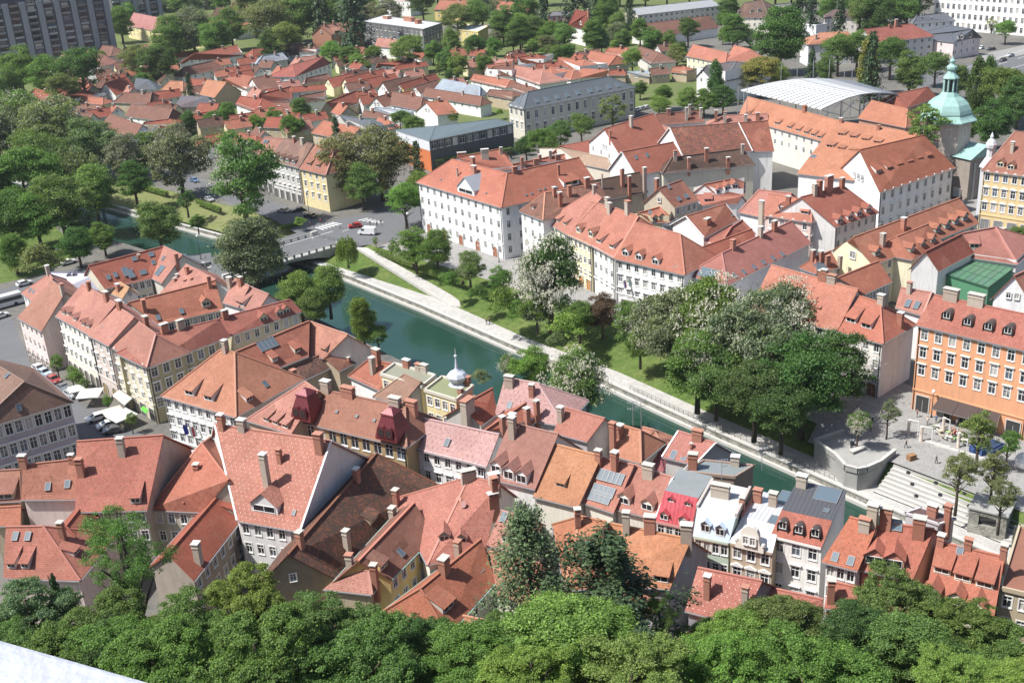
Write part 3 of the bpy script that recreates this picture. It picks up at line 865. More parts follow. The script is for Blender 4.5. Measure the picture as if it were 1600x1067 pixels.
g = MB(); g.poly([z(p, 0) for p in E3] + [Vector((1500, -600, 0)), Vector((3000, 3500, 0)), Vector((-3000, 3500, 0))][:2] + [Vector((-2500, 3500, 0))])
struct('ground', g, 'ground')
g = MB(); g.poly([z(p, 0) for p in reversed(NB)] + [Vector((-2600, 900, 0)), Vector((-2600, -300, 0)), Vector((600, -300, 0))])
struct('ground', g, 'ground')
g = MB(); strip(g, [p - RIV_N * 1 for p in E0][::1], -5, [p + RIV_N * 1 for p in NB], -5)
for f in range(len(g.f)): g.f[f] = tuple(reversed(g.f[f]))
struct('river_water', g, 'water')
g = MB(); strip(g, E0, -6, E1, -3.3); struct('river_wall', g, 'river_wall')
g = MB(); strip(g, NB, 0, NB, -6); struct('river_wall', g, 'river_wall')
# a low plinth and a coping along the quay
g = MB()
for i in range(len(E0) - 1):
    d = E0[i + 1] - E0[i]; n_ = -RIV_N
    g.box((E0[i] + E0[i + 1]) / 2 + RIV_N * .2 - Z3 * 4.75, d / 2, n_ * .45, Z3 * .35)
    g.box((E0[i] + E0[i + 1]) / 2 + n_ * .25 - Z3 * 3.22, d / 2, n_ * .42, Z3 * .14)
struct('quay_coping', g, 'stone_pale')
g = MB(); strip(g, E1[4:], -3.3, E2[4:], -3.3); struct('promenade', g, 'path')
g = MB(); strip(g, E2, -3.3, E3, 0); struct('grass_bank', g, 'meadow')
g = MB()
for i in range(3, 6):
    a, b = E2[i], E2[i + 1]; c, d = E3[i + 1], E3[i]
g = MB(); strip(g, [p.lerp(q, .02) for p, q in zip(E2[1:6], E3[1:6])], -3.22, [p.lerp(q, .98) for p, q in zip(E2[1:6], E3[1:6])], -.04); struct('lawn', g, 'grass_dry')
def sheet(name, pts, mat, zz, dens=None):
    g = MB(); P_ = [at(p, zz) for p in pts]
    a = sum(P_[i].x * P_[(i + 1) % len(P_)].y - P_[(i + 1) % len(P_)].x * P_[i].y for i in range(len(P_)))
    if a < 0: P_.reverse()
    bm = bmesh.new(); vs = [bm.verts.new(p) for p in P_]; bm.faces.new(vs); bmesh.ops.triangulate(bm, faces=bm.faces[:])
    me = bpy.data.meshes.new(name); bm.to_mesh(me); bm.free(); me.materials.append(MATS[mat])
    o = link(name, me); o['kind'] = 'structure'; return o
# street along the far bank and the square
breg = MB(); top = E3[6:13]; bk = [p - RIV_N * 26 for p in top]
strip(breg, top, .004, bk, .004); struct('pavement', breg, 'paving')
sheet('square', [(1262, 690), (1330, 560), (1440, 620), (1395, 722), (1330, 712)], 'paving', .012)
sheet('square', [(1440, 620), (1720, 690), (1720, 846), (1395, 722)], 'paving', .016)
sheet('road', [(330, 440), (330, 402), (440, 372), (520, 345), (640, 318), (760, 296), (830, 278), (850, 300), (700, 338), (640, 372), (560, 385), (500, 384), (440, 403)], 'asphalt', .016)
sheet('road', [(520, 352), (470, 330), (330, 285), (120, 225), (60, 235), (330, 305), (430, 345), (470, 368)], 'asphalt', .020)
sheet('road', [(-60, 430), (20, 500), (60, 600), (150, 640), (260, 700), (120, 700), (40, 600), (-80, 520)], 'asphalt', .006)
sheet('road', [(-60, 470), (130, 415), (330, 395), (330, 410), (140, 430), (-60, 500)], 'asphalt', .009)
sheet('road', [(1380, 118), (1500, 104), (1700, 62), (1700, 150), (1600, 130), (1450, 140)], 'asphalt', .006)
sheet('road', [(1530, 86), (1700, 50), (1700, 64), (1540, 98)], 'paving', .01)
sheet('lawn', [(-120, 330), (60, 330), (130, 395), (60, 430), (-120, 470)], 'meadow', .012)
sheet('allotment_ground', [(200, 230), (420, 190), (560, 205), (620, 225), (480, 240), (330, 245)], 'garden_soil', .008)
sheet('allotment_ground', [(680, 60), (840, 60), (1010, 85), (1090, 100), (1060, 125), (900, 100), (720, 80)], 'garden_soil', .008)
sheet('allotment_ground', [(980, 130), (1090, 118), (1100, 150), (1060, 165), (990, 170)], 'garden_soil', .008)
sheet('allotment_ground', [(480, 80), (620, 95), (720, 110), (700, 90), (560, 70)], 'garden_soil', .01)
sheet('garden_ground', [(-100, 170), (60, 100), (300, 70), (520, 70), (700, 60), (1000, 60), (1120, 120), (1000, 165), (800, 190), (640, 240), (500, 250), (330, 240), (200, 225), (60, 215), (-100, 240)], 'garden_soil', .005)
sheet('lawn', [(0, 30), (500, -30), (1200, -60), (1600, -60), (1200, 20), (700, 40), (500, 60), (200, 130), (0, 160)], 'garden_soil', .004)
sheet('courtyard', [(1490, 300), (1620, 330), (1620, 400), (1540, 370), (1500, 330)], 'paving', .008)
# zebra crossings and lane lines: painted sheets
def stripe(a, b, w, zz=.026):
    A, B = at(a, zz), at(b, zz); d = (B - A).normalized(); n_ = Vector((-d.y, d.x, 0)) * w / 2
    g = MB(); g.poly([A - n_, B - n_, B + n_, A + n_]); struct('road_marking', g, 'road_paint')
tile(1, 1)
for i in range(6): stripe((372 + i * 20, 352 - i * 6), (424 + i * 22, 368 - i * 7), .55)
for i in range(5): stripe((640 + i * 26, 310 + i * 4), (700 + i * 24, 296 + i * 6), .55)
stripe((160, 470), (480, 378), .22); stripe((200, 492), (440, 425), .15); stripe((350, 420), (420, 440), .3)
stripe((540, 380), (620, 352), .18)
full()
for k in range(5): stripe((1470 + k * 30, 128 - k * 9), (1484 + k * 30, 124 - k * 9), .3, .03)
stripe((1460, 122), (1620, 72), .25, .03); stripe((1490, 132), (1620, 96), .25, .03)
# ramp down to the quay
g = MB()
ra = [at((556, 386), .0), at((600, 414), -.9), at((650, 445), -2.0), at((705, 478), -3.18)]
rb = [at((574, 387), .0), at((622, 414), -.9), at((678, 445), -2.0), at((742, 482), -3.18)]
for i in range(3): g.slab([[ra[i], ra[i + 1], rb[i + 1], rb[i]]], .8)
rmp = struct('ramp', g, 'path')
# castle hill under the foreground trees
hill = MB(); nx, ny = 40, 14
def hill_z(x, y):
    e = 112 - .06 * x + 6 * math.sin(x * .05)
    t = max(0.0, e - y)
    return min(t * .55 + t * t * .0028, 90.0) - .02
rows = []
for j in range(ny + 1):
    yy = 118 - j * 8.2
    rows.append([Vector((-150 + 300 * i / nx, yy, hill_z(-150 + 300 * i / nx, yy) + (.6 * math.sin(i * 1.7) * math.cos(j * 1.3) if j > 1 else -.3))) for i in range(nx + 1)])
for j in range(ny):
    for i in range(nx): hill.poly([rows[j + 1][i], rows[j + 1][i + 1], rows[j][i + 1], rows[j][i]])
struct('castle_hill', hill, 'forest_floor')
# ------------------------------------------------------------------ far hedge walls, bridge
def bridge():
    s0 = Vector((-47, 313, 0)); d = Vector((-.77, -.638, 0)).normalized(); w = Vector((-d.y, d.x, 0)); w = w if w.y > 0 else -w
    W_, L_ = 14.0, 36.0
    root = thing('road_bridge', 'grey concrete road bridge over the green river beside the willow', 'bridge', (s0.x, s0.y, 0))
    b = MB(); o = s0 + d * L_ / 2 + w * W_ / 2
    b.box(o - Z3 * .35, d * L_ / 2, w * W_ / 2, Z3 * .33); part(b, 'deck', 'concrete', root)
    b = MB(); b.box(o + Z3 * .035, d * (L_ / 2 - .1), w * (W_ / 2 - 2.4), Z3 * .03); part(b, 'carriageway', 'asphalt', root)
    n_ = 10                                      # shallow arch under the deck on the two faces
    for k, off in enumerate((.6, W_ / 2, W_ - .6)):
        b = MB()
        for i in range(n_):
            t0, t1 = i / n_, (i + 1) / n_
            z0, z1 = [-4.6 + 3.7 * math.sin(math.pi * t) ** .6 for t in (t0, t1)]
            p = s0 + w * off
            for sgn in (-.4, .4):
                q = [p + d * L_ * t0 + w * sgn + Z3 * z0, p + d * L_ * t1 + w * sgn + Z3 * z1, p + d * L_ * t1 + w * sgn - Z3 * .6, p + d * L_ * t0 + w * sgn - Z3 * .6]
                b.poly(q if sgn > 0 else q[::-1])
            b.poly([p + d * L_ * t0 - w * .4 + Z3 * z0, p + d * L_ * t1 - w * .4 + Z3 * z1, p + d * L_ * t1 + w * .4 + Z3 * z1, p + d * L_ * t0 + w * .4 + Z3 * z0])
        part(b, 'arch', 'concrete', root)
    for off in (.12, W_ - .12):
        b = MB(); b.box(s0 + d * L_ / 2 + w * off + Z3 * .98, d * L_ / 2, w * .14, Z3 * .08); part(b, 'handrail', 'concrete', root)
        for i in range(15):
            b = MB(); b.box(s0 + d * (L_ * (i + .25) / 15) + w * off + Z3 * .45, d * .32, w * .1, Z3 * .45); part(b, 'baluster', 'concrete', root)
    for p in (s0, s0 + d * L_):
        b = MB(); b.box(p + w * .1 + Z3 * -2.0, d * 1.0, w * .5, Z3 * 3.3); part(b, 'pier', 'stone_pale', root)
        b = MB(); b.box(p + w * (W_ - .1) + Z3 * -2.0, d * 1.0, w * .5, Z3 * 3.3); part(b, 'pier', 'stone_pale', root)
bridge()
tile(0, 0)
def footbridge():
    a, b_ = at((-40, 1045), .5), at((165, 1000), .5); d = (b_ - a); dn = d.normalized(); n_ = Vector((-dn.y, dn.x, 0))
    root = thing('footbridge', 'grey slab bridge with railings at the far left bend', 'bridge', (a.x, a.y, 0))
    m = MB(); m.box((a + b_) / 2, d / 2, n_ * 3, Z3 * .4); part(m, 'deck', 'concrete', root)
    for s in (-2.9, 2.9):
        m = MB(); m.box((a + b_) / 2 + n_ * s + Z3 * 1.2, d / 2, n_ * .1, Z3 * .1); part(m, 'handrail', 'stone_pale', root)
        m = MB(); m.box((a + b_) / 2 + n_ * s + Z3 * .6, d / 2, n_ * .06, Z3 * .3); part(m, 'panel', 'metal_grey', root)
footbridge()
# ------------------------------------------------------------------ the near bank: old town below the castle
GD = 'roof_tile_guards'; WD = 'roof_tile_white'
org(0, 360)
S('pale pink corner house with grey metal strip on its left slope', (105, 545), (258, 632), (320, 312), (408, 388), 10, rc=(.44, .2, .13), moss=.3, wc=PW, wf=(5, 3), sky=[(250, 545, 1.5, 1.3), (275, 440)], chim=[(395, 400, 2.2)], df=(5, 1.3, 2.4, True, (.2, .15, .12)), wst='plain')
S('small white house with a pink roof at the bend beside the bus', (130, 390), (205, 450), (305, 272), (330, 305), 10, rc=PK, sky=[(190, 375, 1.2, 1.2), (215, 382, 1.2, 1.2)], wf=(3, 2), chim=[(305, 280)])
S('house with a lilac grey sheet metal roof behind the pink corner house', (330, 392), (645, 372), (318, 262), (605, 268), 8.5, rm='roof_metal', rc=(.25, .25, .31), wc=GW, dorm=[('gable', 435, 300, 1.0, .9), ('gable', 470, 297, 1.0, .9)])
S('cream terrace house with a row of small gabled dormers facing the square', (345, 535), (560, 655), (512, 335), (725, 460), 13, rc=PK, wc=(.78, .75, .64), wf=(7, 3), wst='hood', corn='f', df=(6, 1.6, 2.8, True, (.12, .1, .09)), dorm=[('gable', 398, 527, 1.4, 1.0), ('gable', 425, 532, 1.4, 1.0), ('gable', 468, 565, 1.5, 1.0), ('gable', 520, 598, 1.4, 1.0), ('gable', 550, 610, 1.4, 1.0)], chim=[(560, 372, 1.6), (668, 440, 1.8, 1.4, .8)])
S('narrow pinkish grey terrace house with flush skylights beside the cream terrace house', (548, 655), (680, 722), (722, 468), (838, 545), 13, rc=PK, wc=(.58, .50, .45), wf=(3, 3), wst='hood', corn='f', sky=[(668, 640, 1.6, 1.2), (695, 655, 1.6, 1.2), (750, 580, 1.6, .9), (635, 615)], chim=[(750, 490, 1.6, 1.4, .8)], df=(2, 1.8, 2.8, True, (.3, .22, .1)))
S('weathered ornate corner house with a lined pink roof above the awnings', (680, 722), (915, 858), (838, 548), (972, 650), 12.5, ends=(0, 1), skip='r', rc=(.47, .2, .14), wc=(.62, .58, .44), wm='plaster_worn', wf=(5, 3), wst='ped', corn='f', sky=[(797, 742)], chim=[(915, 595, 1.8, 1.2, .8)], df=(4, 1.9, 2.8, False, (.1, .1, .09)))
S('long weathered olive wing of the corner house with a ribbed red roof', (915, 858), (1440, 662), (972, 650), (1372, 555), 12.5, skip='l', rc=(.40, .13, .09), wc=(.44, .39, .24), wm='plaster_worn', wf=(7, 3, 1.3, 1.9), wst='hood', corn='f', sky=[(1250, 700)], chim=[(1010, 632, 1.6, 1.5, .8), (1125, 605, 1.6, 1.5, .8)])
S('courtyard house with a big plain orange slope and one gabled dormer', (990, 590), (1395, 495), (805, 450), (1345, 312), 9, rc=OR, moss=.25, wc=(.5, .46, .36), wm='plaster_worn', wf=(8, 1), dorm=[('gable', 1292, 475, 1.9, 1.3)], chim=[(905, 500, 2.2), (1312, 352, 2.2)], sky=[(1135, 505), (988, 545)])
S('light roofed courtyard house with many small vents near the bridge', (1000, 390), (1180, 440), (1160, 212), (1345, 308), 9, rc=PK, chim=[(1110, 300, .8, .5, .5), (1160, 335, .8, .6, .6), (1200, 325, .8, .5, .5), (1175, 285, 2.0), (1095, 325, .8, .5, .5)])
S('red roofed riverside house with many skylights beside the lilac grey roof', (655, 365), (950, 300), (552, 222), (1022, 100), 9.5, rc=(.46, .13, .08), wc=(.66, .62, .5), wf=(7, 2), sky=[(678, 293), (722, 278), (785, 258, 1.4, 2.6), (815, 270, 1.4, 2.6), (830, 285, 1.2, 1.0), (895, 262, 1.6, 1.3), (958, 200), (840, 178, 1.2, 1.2), (945, 150, 1.3, 1.3)], chim=[(870, 180, .9, .5, .5)])
S('pink roofed wing with a wide glass roof light at the riverside corner', (950, 300), (1010, 332), (1022, 100), (1140, 155), 9.5, rc=PK, wc=(.6, .57, .5), sky=[(1000, 252, 2.2, 3.0), (1022, 175)], chim=[(1130, 190, 1.8)])
S('dark metal roofed annex at the near end of the road bridge', (1150, 215), (1285, 240), (1145, 150), (1265, 210), 8, rm='roof_metal', rc=(.12, .13, .15), wc=GW)
S('small yellow tiled gable house in the inner courtyard', (680, 392), (765, 425), (735, 315), (808, 360), 8, rc=(.58, .3, .15), wc=WH, gr=1, chim=[(742, 385, 1.8, 1.1, .8)])
S('pink roofed house with chimneys and a grey roof cabin beside the riverside trees', (1390, 450), (1490, 480), (1465, 300), (1560, 350), 11, rc=PK, chim=[(1432, 350, 2.2, 1.1, .8), (1508, 350, 2, 1.0, .8)])
S('low house with a pale ribbed roof next to the ribbed red wing', (1480, 470), (1600, 520), (1555, 350), (1680, 400), 11, rc=(.5, .22, .16), dorm=[('shed', 1500, 470, 3.2, 1.2)])
org(230, 470)
S('end of the long weathered wing with three gabled dormers by the river', (522, 218), (965, 68), (445, 110), (890, -8), 12, rc=(.41, .13, .09), wc=(.60, .54, .38), wf=(7, 2), dorm=[('gable', 730, 130, 1.9, 1.2), ('gable', 832, 97, 1.7, 1.2), ('gable', 872, 82, 1.7, 1.2)], chim=[(490, 110, 1.6, 1.3, .8)])
S('big hip roofed white corner house with two long catslide dormers and flags', (85, 595), (553, 728), (458, 305), (545, 322), 13, rc=(.52, .21, .12), moss=.3, wc=(.72, .73, .70), wf=(9, 3), wst='hood', corn='f', ends=(1, 1), dorm=[('shed', 265, 592, 2.2, 1.3), ('shed', 385, 625, 2.2, 1.3), ('shed', 640, 625, 1.5, 1.0)], chim=[(490, 318, 2.0)], sky=[(738, 520)], df=(6, 1.4, 2.6, True, (.15, .12, .1)))
S('orange wing behind the hip roofed corner house with a row of solar panels', (770, 440), (1010, 345), (545, 322), (1015, 125), 12.5, rc=(.46, .15, .09), wc=(.6, .55, .45), dorm=[('shed', 800, 375, 1.3, .9), ('shed', 940, 318, 1.3, .9)], sky=[(712, 285, 1.2, 2.4), (737, 275, 1.2, 2.4), (762, 265, 1.2, 2.4), (787, 256, 1.2, 2.4)])
S('light orange roofed riverside house with one pointed dormer beside the poplar', (1018, 345), (1105, 358), (1020, 130), (1255, 212), 11.5, rc=(.54, .23, .15), wc=IV, dorm=[('shed', 1105, 322, 1.5, 1.1)])
S('low house with dark mossy tiles between two orange wings', (905, 530), (1165, 410), (840, 435), (1085, 335), 9.5, rc=BR, moss=.85, wc=TN, chim=[(920, 505, 2.2, 1.0, .9)])
S('brown mossy roofed house next to the poplar on the riverbank', (1200, 440), (1400, 335), (1110, 355), (1330, 265), 9.5, rc=(.32, .13, .08), moss=.55, wc=TN, chim=[(1260, 380, .7, .5, .5)])
S('red gabled riverside house with a tall grey chimney beside the mossy flat roof', (1255, 470), (1450, 560), (1385, 365), (1560, 400), 9.5, rc=(.45, .15, .09), chim=[(1412, 440, 2.6, .9, .9), (1435, 375, 2.2, 1.6, .9)], wc=WH)
S('pink dotted roof house with three catslide dormers left of the maroon turrets', (615, 745), (900, 832), (985, 505), (1070, 565), 13, rm=GD, rc=PK, wc=TN, dorm=[('shed', 745, 755, 1.5, 1.1), ('shed', 803, 775, 1.5, 1.1), ('shed', 863, 797, 1.5, 1.1)], sky=[(870, 635)])
org(400, 534)
brown = S('brown palace with a ribbed roof and two maroon corner turrets', (215, 485), (940, 660), (415, 298), (930, 405), 14, rc=(.38, .165, .105), moss=.05, wc=(.40, .30, .16), wf=(10, 3, 1.5, 2.2, 3.6), wst='plain', corn='f', chim=[(440, 305, 1.6, 1.6, 1.0), (575, 330, 1.3, 2.4, 1.0), (870, 400, 1.3, 2.0, 1.0), (985, 420, 1.3, 2.0, 1.0)] , sky=[(505, 437, .5, .5), (630, 465, .5, .5), (740, 492, .5, .5)])
def turret(H, p, base, h1, h2, top):
    loc, nrm = H.hit(p); root = H.root; u = H.u; n = Vector((-u.y, u.x, 0))
    def ring(hw, z): return [loc + (u * sx + n * sy) * hw + Z3 * z for sx, sy in ((-1, -1), (1, -1), (1, 1), (-1, 1))]
    rings = [ring(base, -.4), ring(base, .1), ring(base * .86, h1 * .4), ring(top, h1), ring(top + .18, h1 + .12), ring(top + .1, h1 + .35), ring(.35, h1 + h2)]
    b = MB()
    for a, c in zip(rings, rings[1:]):
        for i in range(4): j = (i + 1) % 4; b.poly([a[i], a[j], c[j], c[i]])
    b.poly(rings[-1]); part(b, 'turret_roof', 'roof_metal', root, None, (.17, .038, .045), uv=True)
    for s in (-.55, .55):
        m = MB(); c = loc - n * base * .93 + u * s * base * .62 + Z3 * 1.1
        n8 = 8; ri = base * .36
        pts = [c + u * ri * math.cos(math.pi * i / n8) + Z3 * (.3 + ri * math.sin(math.pi * i / n8)) for i in range(n8 + 1)] + [c - u * ri - Z3 * .8, c + u * ri - Z3 * .8]
        m.poly([q - n * .35 for q in pts]); 
        for i in range(len(pts)): j = (i + 1) % len(pts); m.poly([pts[i] - n * .35, pts[i] + n * .7, pts[j] + n * .7, pts[j] - n * .35])
        part(m, 'turret_dormer', 'roof_metal', root, None, (.13, .03, .035), uv=True)
        w = MB(); w.box(c - n * .38, u * ri * .7, n * .03, Z3 * ri * .75); part(w, 'pane', 'glass_dark', root)
turret(brown, (330, 448), 2.1, 3.6, 1.1, 1.15); turret(brown, (860, 572), 2.1, 3.6, 1.1, 1.15)
org(0, 534)
HE('large brown roofed lilac grey building at the left edge with tall windows', (-190, 568), (458, 375), (150, 250), (-60, 60), 13, pitch=32, rc=(.29, .16, .11), moss=.35, wc=(.46, .40, .42), wf=(10, 3, 1.3, 2.2, 3.9), wst='hood', sky=[(118, 410), (47, 210)])
org(0, 640)
S('brown tiled house at the left edge with one wide dormer', (-80, 580), (130, 570), (-80, 385), (125, 372), 10, rc=(.36, .15, .1), moss=.3, dorm=[('shed', 30, 560, 3.2, 1.2)], wc=TN)
S('low lean roofed annex at the left edge below the brown tiled house', (-60, 728), (130, 722), (-60, 612), (130, 602), 7.5, rc=OR, wc=TN, moss=.3)
S('mottled orange roof house with two skylights and a terrace of air conditioners', (130, 562), (490, 560), (145, 345), (478, 308), 11, rm=GD, rc=(.43, .16, .1), moss=.45, sky=[(300, 480), (422, 465)], chim=[(150, 350, 1.6, 1.1, .8), (452, 330, 1.2, .8, .6)], wc=PW)
BOXH('small white flat roofed annex with a terrace below the mottled roof', (185, 615), (500, 595), None, 7.5, d=3.2, wc=(.75, .70, .70), rc=(.35, .36, .37), wf=(4, 1, 1.3, 1.6))
S('tall pink dotted roof house with two square chimneys beside the parked cars', (470, 640), (920, 628), (478, 198), (1022, 158), 12, rm=GD, rc=(.50, .165, .11), wc=(.42, .38, .33), dorm=[('shed', 850, 585, 1.6, 1.2)], chim=[(765, 272, 2.4, 1.0, .9), (510, 402, 2.4, 1.0, .9)], wf=(6, 2), wm='plaster_worn', gm='metal_grey')
S('dotted orange house with one catslide dormer and a slim chimney', (925, 625), (1255, 640), (1258, 212), (1428, 440), 10.5, rm=GD, rc=(.50, .165, .1), wc=(.46, .42, .34), wm='plaster_worn', wf=(4, 2), dorm=[('shed', 1145, 603, 1.5, 1.1)], chim=[(1238, 425, 2.2)])
S('dark red gabled roof with one small dormer in the left courtyard', (565, 900), (748, 628), (410, 728), (638, 442), 9, rc=RD, wc=TN, dorm=[('shed', 622, 690, 1.5, 1.0)], wf=(5, 2))
S('pink hip roofed house at the lower left with two white roof shutters', (20, 1050), (500, 1068), (35, 732), (268, 728), 8.5, rm=GD, rc=(.48, .165, .11), wc=PW, ends=(0, 1), sky=[(97, 790), (175, 790)], dorm=[('shed', 75, 990, 1.3, 1.1), ('shed', 160, 990, 1.3, 1.1), ('shed', 480, 900, 1.6, .9)], chim=[(395, 800, 2.4)])
S('long dark red lean roof with a tall pale capped chimney above the trees', (1215, 1068), (1505, 690), (1045, 900), (1440, 445), 9.5, rc=(.40, .105, .06), wc=(.34, .29, .24), wm='plaster_worn', wf=(6, 2), chim=[(1245, 955, 3.0, 1.0, .9)], dorm=[('shed', 1470, 640, 1.5, .9)])
org(230, 640)
S('tall pink house with white dotted tiles and a very tall chimney', (560, 692), (955, 762), (420, 90), (1150, 195), 11.5, rm=WD, rc=(.55, .21, .14), wc=(.70, .69, .68), wf=(5, 3), dorm=[('gable', 735, 645, 4.6, 1.5)], chim=[(757, 508, 6.0, .9, .9), (830, 325, 1.9, .7, .7), (1080, 262, 2.8, 1.2, 1.0), (588, 112, 1.5, 1.2, .9), (470, 118, 2.2, .9, .9)], verge=1, sky=[(918, 645, .6, .8)])
S('ribbed brown lean roof between the white dotted house and the mossy house', (1100, 720), (1345, 410), (1000, 520), (1225, 240), 9.5, rc=(.33, .14, .09), moss=.2, wc=TN, chim=[(1190, 540, 1.8)])
full()
S('long dark mossy old house with a bare stone gable facing the trees', (532, 908), (684, 757), (450, 866), (588, 708), 7.5, rc=(.25, .09, .05), moss=1.0, wc=(.36, .29, .21), wm='plaster_worn', gl=1, chim=[(543, 855, 2.6, .9, .8), (620, 790, 2.6, .9, .8), (470, 852, 2.0, .9, .8), (558, 750, 1.8, .9, .8)], dorm=[('shed', 585, 812, 2.4, .7)])
org(560, 740)
S('brown tiled house with a yellow wall and green copper gutter', (205, 660), (480, 380), (0, 545), (350, 178), 9, rc=(.27, .115, .075), moss=.2, wc=YE, wf=(5, 2), gm='copper_green', sky=[(265, 492)], dorm=[('shed', 160, 590, 1.9, 1.1)], chim=[(215, 270, 1.4, 1.0, .8)], ridgec=(.5, .2, .14))
org(400, 800)
S('pink hip roofed house among the treetops with two tall brick chimneys', (420, 480), (725, 515), (585, 345), (700, 365), 8.5, rm=GD, rc=PK, ends=(0, 1), wc=TN, chim=[(860, 500, 3.4, .8, .8), (590, 350, 2.0, .9, .8)])
org(560, 740)
S('dotted pink house with satellite dishes and two green metal dormers', (430, 570), (800, 480), (690, 20), (885, 60), 9, rm=GD, rc=(.52, .19, .13), wc=IV, dorm=[('gable', 540, 425, 1.6, 1.2), ('gable', 645, 440, 1.6, 1.2)], chim=[(895, 160, 4.0, .9, .9), (845, 205, 2.0, 1.4, .8), (690, 45, 1.6, 2.2, .9), (850, 60, 1.4, 1.6, .9)], dc=(.35, .45, .42))
S('orange dotted lean roof with a broad brick chimney and green gutter', (560, 1010), (860, 675), (385, 718), (768, 405), 8, rm=GD, rc=(.44, .14, .075), wc=GW, wf=(6, 2), gm='copper_green', chim=[(540, 622, 2.2, 1.4, 1.0), (625, 505, 2.0, .9, .8)], sky=[(755, 592)], dorm=[('shed', 565, 850, 2.6, 1.2)], verge=0)
S('small low orange roof peeping out of the trees below the dotted lean roof', (540, 1010), (870, 1045), (650, 885), (850, 928), 6.5, rc=LO, wc=IV)
S('tiny red roofed shed beside the low orange roof in the trees', (310, 940), (440, 1005), (345, 870), (520, 905), 6.5, rc=RD, wc=IV)
S('pale orange dotted roof half hidden behind the feathery larch', (870, 770), (1120, 840), (820, 485), (1150, 565), 8.5, rm=GD, rc=(.52, .2, .12), wc=IV)
S('pink dotted roof with a white skylight just left of the larch top', (800, 445), (1000, 505), (890, 230), (1080, 280), 10.5, rm=GD, rc=PK, wc=IV, sky=[(910, 270, 1.0, 1.6)], dorm=[('gable', 925, 430, 1.5, 1.1)])
org(560, 560)
S('pale rose roofed white house with a wavy roof edge in the middle', (300, 552), (800, 680), (400, 372), (880, 475), 12, rm=GD, rc=PP, moss=0, wc=(.80, .79, .78), wf=(7, 3), corn='f', sky=[(555, 525)], wst='hood')
S('pale rose courtyard house by the river with brick chimneys', (850, 350), (1290, 425), (915, 118), (1118, 155), 10, rm=GD, rc=PP, moss=0, ends=(0, 1), wc=GW, chim=[(945, 175, 1.8, 1.6, .9), (1085, 235, 2.0, .9, .8)], sky=[(945, 292)])
S('dark red left wing of the pale rose courtyard house', (770, 418), (868, 345), (640, 295), (840, 185), 10, rc=RD, wc=GW, sky=[(752, 335)], chim=[(660, 340, 2.2, 2.6, 1.2)])
S('orange front wing of the courtyard house with two tall pale chimneys', (900, 488), (1210, 350), (790, 448), (1090, 245), 10, rc=(.45, .15, .09), wc=GW, chim=[(1135, 390, 3.6, .8, .8), (1062, 420, 3.0, .9, .9), (905, 470, 3.0, .8, .8)])
S('brownish pink roof house with three tall white gabled dormers', (800, 745), (1105, 818), (945, 400), (1250, 472), 11, rc=(.42, .185, .135), wc=(.78, .77, .75), dorm=[('gable', 862, 725, 1.9, 1.9), ('gable', 940, 760, 1.9, 1.9), ('gable', 1020, 785, 1.9, 1.9)], chim=[(965, 490, 3.2, 1.0, 1.0), (965, 420, 1.8, 1.0, .9)])
S('orange roofed house with a stepped grey fire wall near the blossoming chestnut', (1215, 462), (1430, 520), (1290, 305), (1540, 375), 11, rc=(.5, .19, .13), wc=(.44, .42, .43), wm='plaster_worn', chim=[(1265, 385, 2.2, .9, .9)])
S('light orange smooth roofed house with one eyebrow dormer', (1090, 862), (1372, 932), (1205, 530), (1520, 610), 10, rc=(.60, .26, .125), moss=.05, wc=IV, dorm=[('shed', 1262, 800, 1.6, .9)], chim=[(1500, 625, 1.2, .9, .8)])
BOXH('yellow house with a mossy green flat roof beside the white turret', (410, 203), (612, 265), (722, 175), 13, rc=(.22, .235, .13), wc=(.74, .64, .36), wf=(4, 2), chim=[(620, 130, 1.4, 1.4, .8), (690, 160, 1.4, 1.6, .8), (640, 225, 1.0, .8, .8)], pc=(.6, .56, .46))
BOXH('yellow house with a grey green flat roof and chimney rows by the river', (135, 102), (395, 182), (485, 110), 13, rc=(.25, .25, .19), wc=(.74, .66, .42), wf=(5, 2), chim=[(300, 35, 1.4, 1.4, .8), (400, 70, 1.2, 1.2, .8), (440, 85, 1.4, 1.4, .8)], pc=(.6, .57, .5))
S('low brown ribbed roof leaning on the yellow flat roofed house', (90, 238), (268, 290), (288, 97), (392, 147), 10.5, rc=(.36, .2, .13), moss=.2, wc=(.62, .6, .55))
org(860, 640)
S('orange house with a slanted glazed roof extension', (195, 578), (395, 645), (320, 298), (525, 345), 10, rc=(.53, .21, .14), wc=IV, chim=[(405, 375, 2.8, .9, .9), (300, 320, 1.2, .9, .8)], sky=[(x + 14 * 0 - k * 24, y + k * 38, 1.15, 1.7) for k in range(2) for x, y in ((285, 495), (315, 503), (347, 512), (378, 522))] + [(318 + i * 30, 405 + i * 8, 1.0, 1.8) for i in range(5)])
S('pink roof house with two big gabled dormers and white verge', (395, 618), (655, 682), (530, 345), (765, 425), 10, rc=(.50, .2, .14), wc=IV, dorm=[('gable', 458, 592, 2.0, 1.4), ('gable', 603, 632, 2.0, 1.4)], chim=[(612, 425, 2.0, 1.6, .9)], verge=1)
S('low maroon sheet roof with a shallow hip by the river houses', (440, 332), (705, 388), (595, 212), (665, 202), 8, rm='roof_metal', rc=(.30, .10, .10), ends=(1, 1), pitch=25, wc=GW)
S('orange riverside house with a tall chimney and television aerials', (392, 285), (565, 335), (372, 75), (560, 128), 10.5, rc=(.52, .21, .12), moss=.25, wc=IV, chim=[(435, 165, 1.8, .9, .9), (385, 250, 4.5, .9, .8)])
S('small orange gabled house above the maroon roof by the river', (545, 232), (735, 290), (575, 108), (645, 125), 9, rc=(.52, .22, .14), wc=GW, ends=(0, 1))
